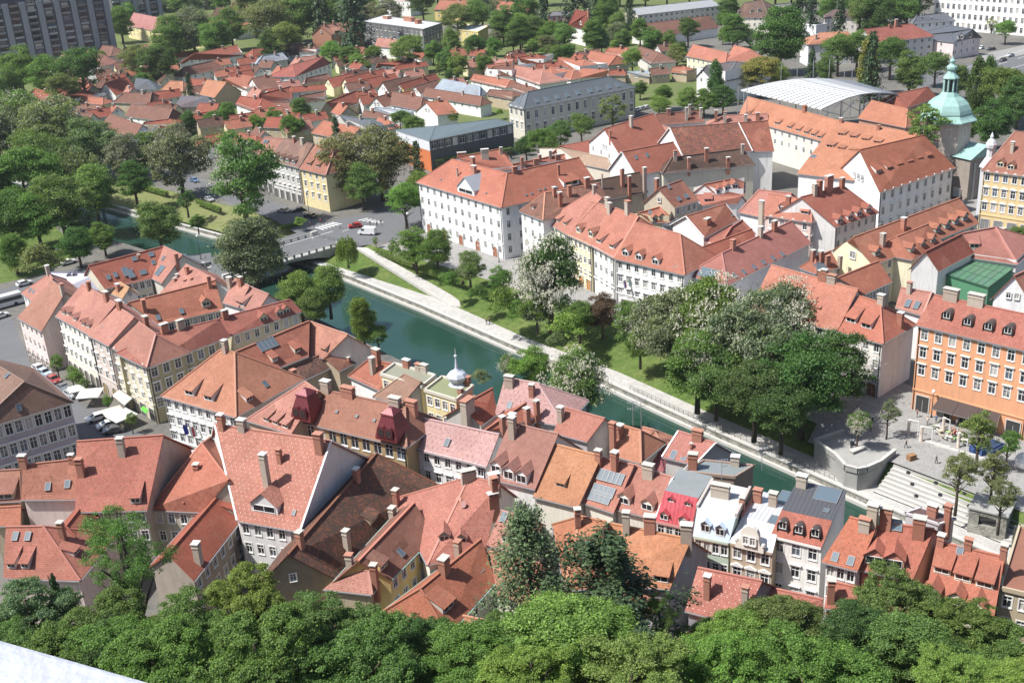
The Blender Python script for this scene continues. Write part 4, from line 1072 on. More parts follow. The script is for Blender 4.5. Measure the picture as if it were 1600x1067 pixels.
S('pink riverside house with white verges and two skylights', (698, 294), (905, 345), (800, 133), (1035, 208), 11.5, rc=(.50, .19, .14), wc=(.50, .48, .47), sky=[(770, 282, 1.0, 1.5), (838, 292, 1.0, 1.5)], chim=[(920, 190, 1.5, 1.6, .8), (880, 255, 1.0, .3, .3)], verge=1)
BOXH('grey felt flat roof with rusty vents in front of the river', (712, 500), (930, 555), (1075, 398), 12, rc=(.21, .23, .235), wc=(.40, .38, .36), chim=[(805, 475, .4, .8, .6)], parapet=.25)
BOXH('higher grey flat roof with a bare brown end wall by the river', (830, 390), (1155, 425), (1278, 350), 13.2, rc=(.2, .225, .23), wc=(.33, .24, .19), wm='plaster_worn', chim=[(1155, 350, 1.4, 1.2, .9), (890, 370, 2.4, 1.3, .9)], parapet=.25)
M('steep red sheet metal fronted house with four small dormers', (655, 692), (880, 742), (715, 503), (925, 553), 10, d=6, pitch=66, rm='roof_metal', rc=(.55, .11, .13), tc=(.21, .23, .235), wc=(.55, .3, .28), wf=(4, 2), dorm=[('gable', 710, 690, 1.3, 1.1), ('gable', 828, 718, 1.3, 1.1), ('gable', 752, 575, .9, .6), ('gable', 858, 600, .9, .6)], dc=WH)
M('pale blue mansard house with two white dormers and green walls', (890, 787), (1115, 832), (918, 612), (1160, 668), 10, Cc=(1290, 500), pitch=68, rm='painted', rc=(.52, .61, .70), tc=(.46, .46, .46), wc=(.50, .58, .47), wf=(4, 3), party=(.45, .40, .37), dorm=[('gable', 968, 768, 1.4, 1.5), ('gable', 1060, 792, 1.4, 1.5)], dc=(.42, .45, .47), chim=[(1062, 545, 1.8, 2.6, .9), (1230, 580, .9, .7, .6)])
orn = M('ornate striped house with a curved white gable and pale metal roof', (1118, 828), (1388, 893), (1198, 668), (1430, 725), 10.3, Cc=(1540, 560), pitch=30, rm='roof_metal', rc=(.62, .63, .65), top='roof_metal', tc=(.60, .61, .64), wc=(.46, .37, .27), wf=(3, 3, 1.1, 1.7), wst='ped', party=(.42, .2, .17), chim=[(1295, 575, 1.8, 1.1, .8), (1390, 600, 1.9, 1.1, .8)], sky=[(1400, 690, 1.4, 2.0), (1480, 555, 2.6, 3.4)])
def curved_gable():
    loc, nrm, _, _ = orn.bvh.ray_cast(CAMP, ray((1250, 852))); u = orn.u; n = Vector((-u.y, u.x, 0)); root = orn.root
    pr = [(-2.0, -.4), (2.0, -.4), (2.0, .3), (1.5, .6), (1.3, 1.4), (1.3, 2.2), (1.0, 2.9), (.5, 3.3), (0, 3.45), (-.5, 3.3), (-1.0, 2.9), (-1.3, 2.2), (-1.3, 1.4), (-1.5, .6), (-2.0, .3)]
    b = MB(); f = [loc + u * x + Z3 * z__ - n * .5 for x, z__ in pr]; k = [p + n * .8 for p in f]
    b.poly(f); b.poly(k[::-1])
    for i in range(len(f)): j = (i + 1) % len(f); b.poly([f[j], f[i], k[i], k[j]])
    part(b, 'curved_gable', 'trim', root, None, (.74, .70, .62))
    for s in (-.5, .5):
        w = link('window', window_mesh(.7, 1.2, 'trim'), root, None, frame_matrix(loc + u * s + Z3 * 1.2 - n * .68 - Vector(root.location), u, -n, Z3)); link('pane', pane_mesh(.7, 1.2), w)
    for s in (-1.9, 1.9):
        m = MB(); m.lathe([(.0, .3), (.3, .4), (.36, .65), (.25, .95), (.0, 1.05)], 10, 0, loc + u * s - n * .2); part(m, 'finial', 'stone_pale', root)
curved_gable()
org(1180, 720)
M('white house with three round metal dormers and a dark metal upper roof', (95, 464), (415, 542), (165, 305), (482, 373), 11.5, Cc=(625, 195), pitch=52, rise=1.0, rm='roof_tile', rc=(.52, .16, .105), top='roof_metal', tc=(.115, .115, .125), wc=(.80, .78, .74), wf=(3, 3, 1.15, 1.75, 3.5), wst='hood', dorm=[('barrel', 172, 432, 1.3, 1.4), ('barrel', 272, 458, 1.3, 1.4), ('barrel', 375, 480, 1.3, 1.4)], sky=[(445, 312, .8, .8), (452, 212, 3.4, 3.2)], chim=[(290, 160, 1.6, 1.4, .9)])
S('orange dotted roof house squeezed beside the white house with round dormers', (415, 628), (640, 688), (590, 350), (765, 400), 11, rm=GD, rc=(.53, .165, .09), wc=(.70, .67, .66), wf=(3, 2), sky=[(500, 600), (598, 625)], chim=[(682, 430, 1.5, 1.4, .9), (740, 385, 2.8, 1.3, 1.0)])
S('orange roofed house with two large gabled dormers by the grandstand steps', (640, 675), (985, 745), (790, 385), (1120, 425), 10.5, rm=GD, rc=(.52, .16, .1), wc=(.60, .25, .2), dorm=[('gable', 742, 650, 2.6, 1.6), ('gable', 862, 672, 2.6, 1.6)], chim=[(1020, 462, 2.4, 1.5, 1.1), (812, 405, 2.6, 1.5, 1.0)], sky=[(880, 395, 1.6, 1.6)])
BOXH('brown metal flat roof behind the house with large gabled dormers', (930, 325), (1150, 398), (1255, 362), 11.5, rc=(.16, .095, .085), rm='roof_metal', wc=(.5, .49, .5), chim=[(1105, 345, 1.6, 1.3, .9), (1200, 380, 2.4, .8, .8)], parapet=.15)
S('big orange roof with three catslide dormers at the lower right', (1050, 895), (1485, 1025), (1135, 500), (1560, 600), 8.5, rm='roof_tile', rc=(.52, .165, .1), wc=(.7, .65, .5), dorm=[('shed', 1165, 705, 2.1, 1.2), ('shed', 1295, 748, 2.1, 1.2), ('shed', 1430, 792, 2.1, 1.2), ('gable', 1100, 862, 2.0, 1.4), ('gable', 1245, 905, 2.0, 1.4), ('gable', 1370, 960, 2.2, 1.4)], sky=[(1280, 562)], chim=[(1330, 538, 1.2, .9, .6), (1160, 520, 1.2, .8, .8), (1550, 600, 1.6, .8, .8)])
BOXH('tan building cut by the right edge at the lower corner', (1528, 800), (1740, 850), None, 11, d=16, wc=TN, rc=BR, wf=(2, 3), wl=(3, 3))
org(800, 800)
S('light orange roofed house behind the dark spruce with square chimneys', (470, 430), (985, 482), (610, 68), (1120, 170), 8.5, rc=(.58, .23, .11), moss=.1, wc=(.34, .33, .35), wm='plaster_worn', dorm=[('shed', 930, 440, 2.2, 1.4)], chim=[(865, 112, 2.2, 1.5, 1.0), (1090, 172, 2.2, 1.5, 1.0), (715, 140, 3.4, .9, .8)])
S('orange roof left of the spruce with one slim chimney', (330, 490), (500, 475), (425, 25), (590, 60), 9, rc=(.54, .2, .1), wc=IV, chim=[(412, 90, 2.6, .8, .8)])
S('low orange roof under the spruce branches', (640, 580), (885, 640), (660, 485), (860, 535), 6, rc=OR, wc=WH)
S('pink white dotted roof with two brick chimneys behind the bright tree', (1080, 615), (1430, 705), (1160, 345), (1565, 430), 7, rm=WD, rc=(.50, .17, .12), wc=(.3, .3, .33), chim=[(1220, 525, 3.0, .8, .8), (1455, 595, 3.0, .8, .8)])
S('small orange roof wedge with a white edge between the bright trees', (1190, 850), (1430, 625), (1075, 795), (1345, 580), 5, rc=(.52, .16, .085), wc=WH)
org(1200, 800)
S('low pink roof in front of the white house with round dormers', (-70, 640), (345, 650), (0, 468), (345, 545), 6, rc=(.50, .165, .115), wc=WH)
S('low orange roof with a brick chimney beside the low pink roof', (350, 600), (565, 615), (385, 430), (625, 485), 7, rc=(.50, .16, .1), wc=WH, chim=[(390, 560, 3.2, .9, .9)])

# white onion turret over the river
def onion_turret():
    full(); p = at((716, 608), 12.0)
    root = thing('onion_turret', 'white onion shaped metal turret with a spike above the mossy roof', 'turret', (p.x, p.y, 0))
    b = MB(); b.lathe([(1.9, 0), (1.9, 12.3), (1.9, 12.4)], 8, 0, xy(p)); part(b, 'shaft', 'plaster', root, None, (.74, .66, .42))
    b = MB(); b.lathe([(2.7, 12.2), (2.7, 12.35), (2.0, 12.8), (1.2, 13.4), (1.25, 13.6), (1.8, 14.1), (1.95, 14.7), (1.5, 15.3), (.7, 15.7), (.35, 16.1), (.25, 16.9)], 8, 0, xy(p)); part(b, 'onion_dome', 'painted', root, None, (.47, .50, .56))
    b = MB(); b.lathe([(.25, 16.8), (.12, 18.2), (.28, 18.35), (.3, 18.6), (.08, 18.8), (.04, 20.0)], 8, 0, xy(p)); part(b, 'spire', 'painted', root, None, (.5, .53, .58))
onion_turret()
# ------------------------------------------------------------------ the far bank: large houses first
full()
w1 = S('big white four storey palace with an orange hipped roof and brown door', (650, 285), (783, 325), (706, 249), (792, 271), 14.5, rc=(.54, .18, .11), moss=0, wc=(.82, .82, .81), ends=(1, 1), wf=(12, 4, 1.05, 1.9, 3.5), corn='f', dorm=[('gable', 728, 303, 7.5, 1.5, 'roof_metal', (.40, .43, .46))], chim=[(741, 274, 2.4, 1.4, .9), (739, 258, 2.0, 1.2, .9), (715, 275, 1.8, .4, .4)], sky=[(689, 281, .5, .5), (760, 302, .5, .5)], df=(5, 1.7, 2.8, True, (.32, .12, .06)))
S('orange right wing of the big white palace with grey roof cabin', (783, 325), (935, 290), (792, 271), (905, 246), 14.5, rc=(.45, .145, .085), moss=.15, wc=(.80, .80, .79), wf=(8, 4, 1.05, 1.9, 3.5), chim=[(873, 274, 2.6, .6, .6), (800, 268, 1.2, 1.4, .8)], dorm=[('shed', 893, 290, 5.0, 1.4)], sky=[(822, 305, .6, .6), (831, 303, .6, .6), (843, 297, .6, .6), (851, 295, .6, .6), (868, 293, 1.0, 1.0)])
S('orange rear wing behind the white palace with broad chimneys', (758, 268), (805, 264), (715, 246), (780, 233), 13, rc=(.46, .15, .09), chim=[(722, 250, 2, 2.6, 1.0), (758, 247, 2.4, 2.2, 1.0), (783, 240, 1.6, .8, .8)])
S('low orange roof with small chimneys behind the white palace', (800, 267), (892, 256), (800, 257), (882, 241), 12, rc=(.46, .15, .09), chim=[(816, 258, 2), (844, 253, 2), (838, 257, 1.4, 1.6, .8), (860, 247, 2), (872, 250, 1.4, 1.6, .8)])
tile(2, 1)
HE('narrow white corner house with a mossy brown hip roof and balcony', (45, 252), (192, 310), (205, 138), (520, 70), 14, pitch=40, rc=(.27, .12, .08), moss=.6, wc=(.80, .79, .77), wf=(3, 4, 1.0, 1.7, 3.4), chim=[(265, 165, 2.4), (302, 225, 3.6, .9, .9), (360, 170, 3.0, 1.0, .8), (470, 105, 2.4, 1.4, .8)], dorm=[('gable', 130, 240, 1.0, .9)], ridgec=(.5, .25, .16))
S('cream house with a grey gutter band and two catslide dormers', (195, 312), (345, 400), (500, 128), (560, 172), 12, rc=(.56, .22, .15), moss=0, wc=(.76, .71, .55), wf=(5, 3), corn='f', dorm=[('shed', 282, 318, 2.0, 1.0), ('shed', 328, 338, 2.0, 1.0)], chim=[(520, 140, 2.0)])
S('pale yellow house with two white gabled dormers facing the river', (345, 400), (495, 470), (490, 190), (645, 235), 12, rc=(.52, .2, .13), moss=.05, wc=(.76, .68, .46), wf=(5, 3), corn='f', dorm=[('gable', 415, 385, 1.7, 1.4), ('gable', 492, 412, 1.7, 1.4)], chim=[(610, 262, 2.2, 1.2, .8), (605, 215, 2.0, 1.2, .8)], df=(3, 1.6, 2.6, False, (.45, .2, .05)))
S('white house with two orange catslide dormers beside the yellow one', (495, 468), (635, 545), (645, 232), (790, 285), 12, rc=(.53, .195, .125), moss=.05, wc=(.80, .79, .76), wf=(4, 3), corn='f', dorm=[('shed', 540, 448, 2.0, 1.1), ('shed', 622, 482, 2.0, 1.1)], chim=[(735, 250, 2.8, 1.4, 1.0)])
S('white ornate house with flags and three white gabled dormers', (635, 548), (1078, 652), (770, 322), (1050, 395), 12.5, rc=(.52, .185, .115), moss=.02, wc=(.82, .81, .79), wf=(8, 3), wst='hood', corn='f', ends=(0, 1), dorm=[('gable', 708, 535, 1.9, 1.5), ('gable', 792, 560, 1.9, 1.5), ('gable', 895, 588, 1.9, 1.5)], sky=[(980, 572, 1.1, 1.6), (1022, 585, 1.1, 1.6)], df=(4, 1.8, 2.8, False, (.12, .06, .06)))
HE('long house with a glazed triangular roof end and a row of skylights', (1085, 652), (1345, 718), (1312, 515), (1740, 312), 11, pitch=38, rc=(.47, .17, .13), moss=.05, wc=(.72, .72, .72), wf=(5, 2), sky=[(1390, 655), (1448, 632), (1512, 602), (1570, 572), (1630, 545), (1688, 520), (1225, 640, 4.5, 2.6)], chim=[(1380, 485, 1.8, 1.2, .9), (1550, 400, 2.0, 1.0, .9), (1640, 370, 2.0, 1.4, .8)])
S('tan gabled house with three skylights and a tall bare chimney', (1020, 230), (1170, 186), (915, 110), (1062, 55), 12, rc=(.36, .14, .09), moss=.1, wc=(.58, .52, .40), wm='plaster_worn', gl=1, sky=[(980, 100), (1042, 175, 1.0, 1.4), (1090, 158, 1.2, 1.4)], chim=[(905, 128, 3.2, .9, .9)], wf=(4, 1))
S('low orange courtyard roof with two tiny gables under the tall chimneys', (868, 322), (990, 325), (795, 262), (925, 225), 9, rc=OR, wc=CR, dorm=[('gable', 895, 312, 1.6, 1.0), ('gable', 937, 303, 1.6, 1.0)], sky=[(865, 262)])
S('white gabled house with a long orange roof and four skylights', (1200, 418), (1415, 306), (1085, 285), (1335, 205), 11, rc=(.42, .15, .09), moss=.1, wc=(.80, .79, .76), sky=[(1268, 305), (1300, 298), (1345, 283), (1370, 273)], verge=1, chim=[(1220, 340, 1.5, 2.0, 1.0)])
S('low orange roof tucked behind the row of riverside houses', (1290, 475), (1525, 392), (1370, 352), (1440, 305), 9.5, rc=(.44, .15, .1), wc=WH)
S('grey slate roof with small red dormers behind the riverside row', (1000, 395), (1200, 425), (940, 345), (1072, 290), 9.5, rm='roof_metal', rc=(.18, .19, .2), wc=WH, dorm=[('gable', 1050, 365, 1.6, 1.0)])
S('red lean roof between the ornate white house and the skylight row', (1240, 562), (1535, 440), (1180, 480), (1500, 362), 9.5, rc=(.42, .125, .075), wc=GW)
S('dark mossy roof with a forest of tall chimneys behind the cream house', (560, 185), (850, 132), (480, 68), (800, 8), 12, rc=DK, moss=.9, wc=(.5, .46, .38), chim=[(690, 90, 4.4, .9, .9), (565, 110, 3.6, .3, .3), (830, 130, 6.5, .9, .8), (735, 150, 5.0, .8, .8)])
S('orange roof with a wide dormer left of the green court roofs', (1185, 218), (1405, 205), (1150, 150), (1440, 158), 10, rc=(.50, .18, .12), wc=WH, dorm=[('shed', 1225, 195, 2.2, 1.0)])
S('orange roof with three gabled dormers beside a worn stone wall', (1280, 152), (1455, 152), (1200, 85), (1380, 50), 10.5, rc=(.45, .15, .09), wc=WH, dorm=[('gable', 1295, 145, 1.7, 1.3), ('gable', 1348, 125, 1.7, 1.3), ('gable', 1395, 112, 1.7, 1.3)])
S('light orange roof with a plain slope left of the tall chimney stack', (1415, 258), (1625, 305), (1545, 118), (1750, 140), 11, rc=(.55, .22, .16), wc=(.74, .75, .78), chim=[(1555, 300, 4.0, 1.2, .9)])
tile(3, 1)
S('pink ornate house with a hipped orange roof and relief facade', (-25, 278), (272, 325), (0, 142), (265, 185), 14, rc=(.52, .19, .12), moss=0, wc=(.72, .56, .50), ends=(0, 1), wf=(4, 4), wr=(4, 4), wst='ped', dorm=[('gable', 82, 248, 1.6, 1.2), ('shed', 228, 272, 2.2, 1.0)], chim=[(125, 250, 3.4, 1.0, .9)])
S('white house with four gabled dormers and a red slope beside the pink house', (425, 352), (692, 260), (205, 165), (470, 95), 13, rc=(.43, .135, .085), moss=.1, wc=(.72, .71, .69), wf=(6, 3), corn='f', dorm=[('gable', 450, 330, 1.9, 1.4), ('gable', 515, 308, 1.9, 1.4), ('gable', 570, 285, 1.9, 1.4), ('gable', 628, 262, 1.9, 1.4)], chim=[(320, 138, 2.8, 1.2, 1.0), (375, 118, 3.4, 2.2, 1.0), (462, 100, 2.0, 1.2, .9), (290, 150, 2.4, 1.0, .9)], sky=[(400, 200, 2.6, 1.4), (460, 175, 2.6, 1.4)])
org(1200, 0)
hall = S('white gabled concert hall wing with six long dormers on a dark orange slope', (700, 1205), (1175, 1050), (570, 938), (975, 845), 13, pitch=44, ends=(0, 0), rc=(.42, .13, .07), moss=.1, wc=(.80, .79, .77), wf=(9, 3, 1.2, 2.0, 3.9), wst='ped', gl=3, gws=(1.0, 1.5), gz=.16, corn='f', dorm=[('shed', 690, 1085, 2.0, 1.2), ('shed', 757, 1067, 2.0, 1.2), ('shed', 820, 1048, 2.0, 1.2), ('shed', 885, 1030, 2.0, 1.2), ('shed', 945, 1010, 2.0, 1.2), ('shed', 1005, 992, 2.0, 1.2)])
_hb = proj(z_(hall.Ra.lerp(hall.Rb, .06), 13)); _hb = ((_hb[0] - 1200) * 4, _hb[1] * 4)
S('broad light orange monastery roof with two rows of catslide dormers', (180, 1085), _hb, (430, 755), (935, 839), 13, zr=hall.Ra.z - .15, skip='r', ends=(0, 0), back=.45, rc=(.58, .225, .12), moss=0, wc=WH, dorm=[('shed', 455, 852, 2.3, 1.0), ('shed', 530, 868, 2.3, 1.0), ('shed', 605, 885, 2.3, 1.0), ('shed', 680, 902, 2.3, 1.0), ('shed', 385, 925, 2.3, 1.0), ('shed', 455, 942, 2.3, 1.0), ('shed', 530, 955, 2.3, 1.0)], sky=[(285, 980, 1.6, 1.6), (388, 1000, 1.6, 1.6)], chim=[(690, 815, 1.2), (455, 770, 1.2)])
S('long light orange monastery wing with a row of dormers below the white canopy', (-190, 735), (345, 885), (-130, 605), (440, 755), 11.5, rc=(.57, .22, .12), moss=0, wc=IV, dorm=[('shed', -130, 722, 2.2, 1.0), ('shed', -60, 742, 2.2, 1.0), ('shed', 55, 780, 2.4, 1.0), ('shed', 130, 805, 2.0, 1.0), ('shed', 185, 822, 2.0, 1.0), ('shed', 235, 838, 2.0, 1.0), ('shed', 280, 852, 2.0, 1.0), ('shed', 318, 866, 2.0, 1.0)], chim=[(260, 690, 1.8, 1.4, 1.0)], wf=(12, 2))
S('dark red roof left of the green church dome', (865, 678), (1055, 612), (785, 590), (1000, 545), 11, rc=(.38, .115, .07), wc=(.5, .3, .2))
S('orange roof with a pale ridge beside the canopy and the dome', (560, 740), (860, 800), (645, 628), (870, 682), 11, rc=(.54, .2, .11), wc=(.45, .25, .18))
S('tan palace with ornate windows at the right edge behind the square', (1335, 1068), (1700, 1115), (1545, 822), (1750, 840), 16, rc=(.38, .15, .10), moss=.2, wc=(.66, .50, .27), wf=(6, 3, 1.2, 2.0, 4.0), wst='ped', corn='f', dorm=[('gable', 1450, 1045, 1.8, 1.3), ('gable', 1515, 1062, 1.8, 1.3)], chim=[(1525, 945, 2.2)], df=(4, 2.2, 3.0, False, (.2, .2, .2)))
tile(3, 1)
G('long cream house with a clipped gable and green capped dormers', (392, 500), (660, 590), (520, 415), (1195, 170), 11, rc=(.45, .16, .09), moss=.1, wc=(.78, .72, .50), gf=1, gws=(1.6, 1.6), gz=.1, ends=(.35, 0), dorm=[('gable', 685, 530, 2.0, 1.3), ('gable', 1062, 385, 2.0, 1.3), ('gable', 1122, 358, 2.0, 1.3), ('gable', 1178, 333, 2.0, 1.3), ('gable', 1232, 310, 2.0, 1.3)], chim=[(845, 362, 2.4, 1.0, 1.0), (715, 462, 2.4, 1.0, 1.0)], dc=(.40, .45, .38), wr=(10, 2))
S('cream side gabled house with three green capped dormers', (905, 558), (1092, 442), (800, 412), (1000, 332), 11, rc=(.44, .155, .09), wc=(.78, .73, .53), dorm=[('gable', 902, 508, 2.0, 1.3), ('gable', 968, 478, 2.0, 1.3), ('gable', 1032, 450, 2.0, 1.3)], dc=(.40, .45, .38))
G('plain white gabled house left of the green court roof', (880, 614), (1068, 628), (985, 505), (1212, 392), 11, rc=(.38, .105, .065), wc=(.82, .81, .78))
S('pink roofed house with one dormer behind the green court roof', (1225, 535), (1560, 585), (1215, 390), (1422, 352), 10, rc=(.52, .2, .15), wc=(.7, .67, .66), ends=(0, 1), dorm=[('shed', 1288, 488, 2.2, 1.4)])
G('white gabled house with two small windows at the right edge', (1390, 802), (1650, 835), (1532, 655), (1660, 600), 10, rc=(.45, .17, .11), wc=(.82, .82, .81), gf=2, gz=.15)
S('white terrace with a light orange roof and flush skylights behind the big chestnut', (-120, 872), (432, 1002), (20, 588), (565, 740), 11.5, rc=(.55, .2, .125), moss=0, wc=(.80, .78, .76), wf=(8, 3), sky=[(60, 655), (128, 672), (193, 695), (240, 707), (312, 725), (447, 767), (395, 900)], dorm=[('shed', 60, 778, 2.2, 1.1), ('shed', 300, 878, 2.0, 1.1)], chim=[(340, 668, 1.6, 1.0, .8), (375, 662, 2.0, 1.2, .9), (412, 690, 1.4, 1.8, .9)])
S('white house with two long dormers and arched doors at the corner of the square', (435, 1003), (718, 1082), (562, 780), (700, 822), 11.5, rc=(.52, .17, .105), moss=0, wc=(.80, .76, .72), ends=(0, 1), wf=(4, 3), corn='f', dorm=[('shed', 517, 950, 2.2, 1.3), ('shed', 612, 985, 2.2, 1.3)], chim=[(705, 830, 1.6, 1.2, .9), (825, 960, 2.2, 1.0, .9)], df=(3, 1.9, 2.9, True, (.2, .09, .05)))
S('pink roof with two skylights behind the corner house', (795, 855), (965, 905), (830, 728), (1022, 760), 10, rc=PK, moss=0, wc=WH, sky=[(875, 828, 1.1, 1.8), (930, 840, 1.1, 1.8)], chim=[(882, 755, 1.8, .9, .8)])
ora = S('orange four storey building with round dormers and a brown awning', (920, 962), (1680, 1140), (1040, 775), (1700, 915), 17, rc=(.47, .155, .105), moss=.03, wc=(.70, .345, .19), wf=(8, 3, 1.15, 2.0, 3.5, .9), wst='hood', corn='f', dorm=[('barrel', 1115, 930, 1.6, 1.5), ('barrel', 1245, 970, 1.6, 1.5), ('barrel', 1375, 1000, 1.6, 1.5), ('barrel', 1497, 1025, 1.6, 1.5)], chim=[(1135, 792, 1.6, 2.6, 1.1), (1300, 832, 1.6, 2.8, 1.1)], df=(5, 2.4, 3.2, False, (.05, .05, .05)))
S('orange timbered house in the courtyard behind the white terrace', (610, 768), (778, 692), (440, 665), (690, 563), 9, rc=(.46, .15, .085), wc=(.32, .27, .22), wf=(4, 1))
S('small dark orange roof with a glazed slope in the courtyard', (300, 645), (452, 602), (295, 540), (392, 500), 9, rc=(.42, .14, .085), wc=WH, chim=[(330, 560, 2.0, .9, .9), (370, 585, 1.8, 1.2, .8), (460, 600, 2.2, .8, .8), (280, 560, 2.2, .9, .8)], sky=[(330, 600, 3.0, 2.4)])
gcr = BOXH('house covered by a green corrugated panel roof', (1075, 638), (1378, 732), (1535, 612), 9, rc=(.05, .13, .08), rm='roof_metal', wc=(.08, .24, .13), parapet=0)
def green_panels():
    a, b, c, d = gcr.C
    for i in range(8):
        for j in range(3):
            p = [a.lerp(b, (i + s) / 8).lerp(d.lerp(c, (i + s) / 8), (j + t) / 3) + Z3 * .16 for s, t in ((.04, .03), (.96, .03), (.96, .97), (.04, .97))]
            m = MB(); m.slab([p], .1); part(m, 'roof_panel', 'roof_metal', gcr.root, gcr.roof, (.13, .27 + .02 * math.sin(i * 2.7 + j), .165), uv=True)
green_panels()
tile(2, 0)
G('white gabled house with attic windows behind the orange palace roof', (475, 892), (685, 988), (553, 808), (885, 710), 13, rc=(.42, .125, .075), moss=.05, wc=(.82, .81, .79), gf=2, gz=.15, chim=[(745, 795, 3.2, 1.0, .9), (605, 860, 1.8, .6, .6)], wf=(4, 1))
G('white gabled house with two skylights in front of the attic windowed one', (600, 1062), (775, 1100), (690, 950), (1010, 888), 12, rc=(.45, .14, .085), wc=(.82, .81, .79), sky=[(775, 985), (845, 970)], verge=1)
S('small pink roof wedge between the two white gables', (715, 938), (910, 902), (722, 850), (905, 885), 11, rc=PK, wc=WH, chim=[(715, 920, 3.0, .7, .7)])
S('pink gabled roof beside the ribbed mossy roofs', (865, 862), (932, 872), (870, 768), (1002, 803), 12, rc=PK, wc=WH)
G('white gabled house with a long ribbed mossy red roof', (905, 902), (1066, 978), (992, 800), (1415, 768), 13, rc=(.33, .11, .068), moss=.8, wc=(.82, .81, .79), verge=1)
S('ribbed red roof continuing right of the long mossy one', (1330, 952), (1640, 945), (1400, 770), (1600, 755), 12.5, rc=(.36, .115, .07), moss=.55, wc=WH)
S('long low ochre tiled wall roof beside the palace wing', (450, 1032), (612, 1062), (300, 925), (602, 990), 8, rc=(.46, .30, .2), moss=.1, wc=(.66, .6, .5))
S('red roof with a skylight behind the ochre tiled one', (330, 938), (525, 975), (300, 915), (490, 878), 8.5, rc=(.40, .12, .075), wc=WH, sky=[(460, 922)])
S('dark ridge roof with six brick chimneys in the old quarter', (900, 785), (1205, 765), (900, 715), (1180, 690), 12, rc=(.30, .11, .07), moss=.6, wc=WH, chim=[(980, 715, 1.6, 1.3, .8), (1090, 745, 3.6, .8, .8), (1110, 715, 3.0, .8, .8), (1180, 740, 3.2, .8, .8)])
S('dark lichened roofs with stone chimneys in the middle of the old quarter', (940, 1085), (1520, 1035), (1000, 985), (1440, 930), 12, rc=DK, moss=.9, wc=(.6, .56, .46), chim=[(1215, 1005, 3.4, 1.0, .9), (1020, 995, 2.2, 1.0, .8), (1350, 1040, 2.4, 1.0, .8), (1440, 960, 2.4), (1105, 1050, 2.8, .8, .8)])
S('pink roof with four brick chimneys in front of the monastery wing', (1215, 785), (1600, 775), (1330, 722), (1600, 712), 12, rc=PK, wc=WH, chim=[(1275, 755, 3.2, .9, .9), (1330, 765, 3.2, .9, .9), (1460, 760, 2.0, 1.0, .9), (1535, 748, 2.0, 1.2, .9)])
org(760, 110, 6.4)
S('long grey roofed school with tall windows and a row of skylights', (370, 388), (1500, 168), (415, 215), (1215, 62), 12, name='school_building', cat='school', rm='roof_metal', rc=(.15, .165, .175), wc=(.60, .57, .47), ends=(1, 1), wf=(14, 2, 1.5, 2.9, 5.0, 1.6), wl=(3, 2, 1.4, 2.6, 5.0), wst='ped', corn='fl', sky=[(500, 305, 1.6, 2.2), (600, 288, 1.6, 2.2), (705, 266, 1.6, 2.2), (805, 246, 1.6, 2.2), (910, 222, 1.6, 2.2), (1035, 203, 1.6, 2.2), (1120, 183, 1.6, 2.2), (1220, 165, 1.6, 2.2), (1310, 150, 1.6, 2.2), (175, 290, 1.4, 2.0), (260, 302, 1.4, 2.0), (328, 318, 1.4, 2.0)])
org(400, 0)
gym = S('gymnasium with a flat grey roof, glazed band and orange brick end wall', (1085, 880), (1612, 772), (1120, 790), (1500, 745), 11, name='gymnasium', cat='sports hall', rm='roof_metal', rc=(.17, .21, .22), pitch=10, ends=(1, 1), wc=(.09, .10, .10), wf=(12, 1, 2.4, 2.6, 3, .5), wst='plain', ins=.2)
def gym_end():
    i = gym.faces.index('l'); a, b = gym.W[i], gym.W[(i + 1) % 4]; d = xy(b - a); nr = Vector((d.y, -d.x, 0)).normalized()
    m = MB(); m.box((a + b) / 2 + nr * .12 + Z3 * 3.6, d / 2, nr * .1, Z3 * 3.6); part(m, 'brick_panel', 'chimney_brick', gym.root, None, (.55, .17, .06))
    for k in range(3):
        m = MB(); m.box(a + d * (k + .5) / 3 + nr * .12 + Z3 * 9.0, d / 6 * .97, nr * .1, Z3 * 1.7); part(m, 'white_panel', 'painted', gym.root, None, (.62, .64, .66))
gym_end()
S('grey house with four gabled dormers near the road junction', (75, 1002), (268, 1052), (175, 865), (358, 900), 12, rc=(.27, .15, .11), moss=.3, wc=(.56, .55, .52), wf=(6, 3), wst='hood', corn='f', dorm=[('gable', 118, 995, 1.8, 1.2), ('gable', 158, 1005, 1.8, 1.2), ('gable', 195, 1015, 1.8, 1.2), ('gable', 232, 1025, 1.8, 1.2)], chim=[(240, 890, 1.6), (290, 900, 1.6, 1.2, .8)], df=(5, 2, 2.8, False, (.1, .1, .1)))
S('pale grey house left of the grey house with gabled dormers', (-25, 962), (80, 990), (55, 855), (178, 868), 12, rc=(.45, .2, .14), wc=(.66, .66, .64), wf=(4, 3), sky=[(55, 885), (70, 888)], df=(3, 2, 2.8, False, (.1, .1, .1)))
S('yellow house with an orange roof at the road junction', (270, 1055), (435, 1095), (370, 905), (492, 930), 12, rc=(.43, .17, .11), moss=.2, wc=(.74, .63, .36), wf=(4, 3), wst='hood', sky=[(390, 955, 1.2, 1.4), (410, 960, 1.2, 1.4)], dorm=[('shed', 330, 1035, 1.8, 1.0), ('shed', 385, 1045, 1.8, 1.0)])

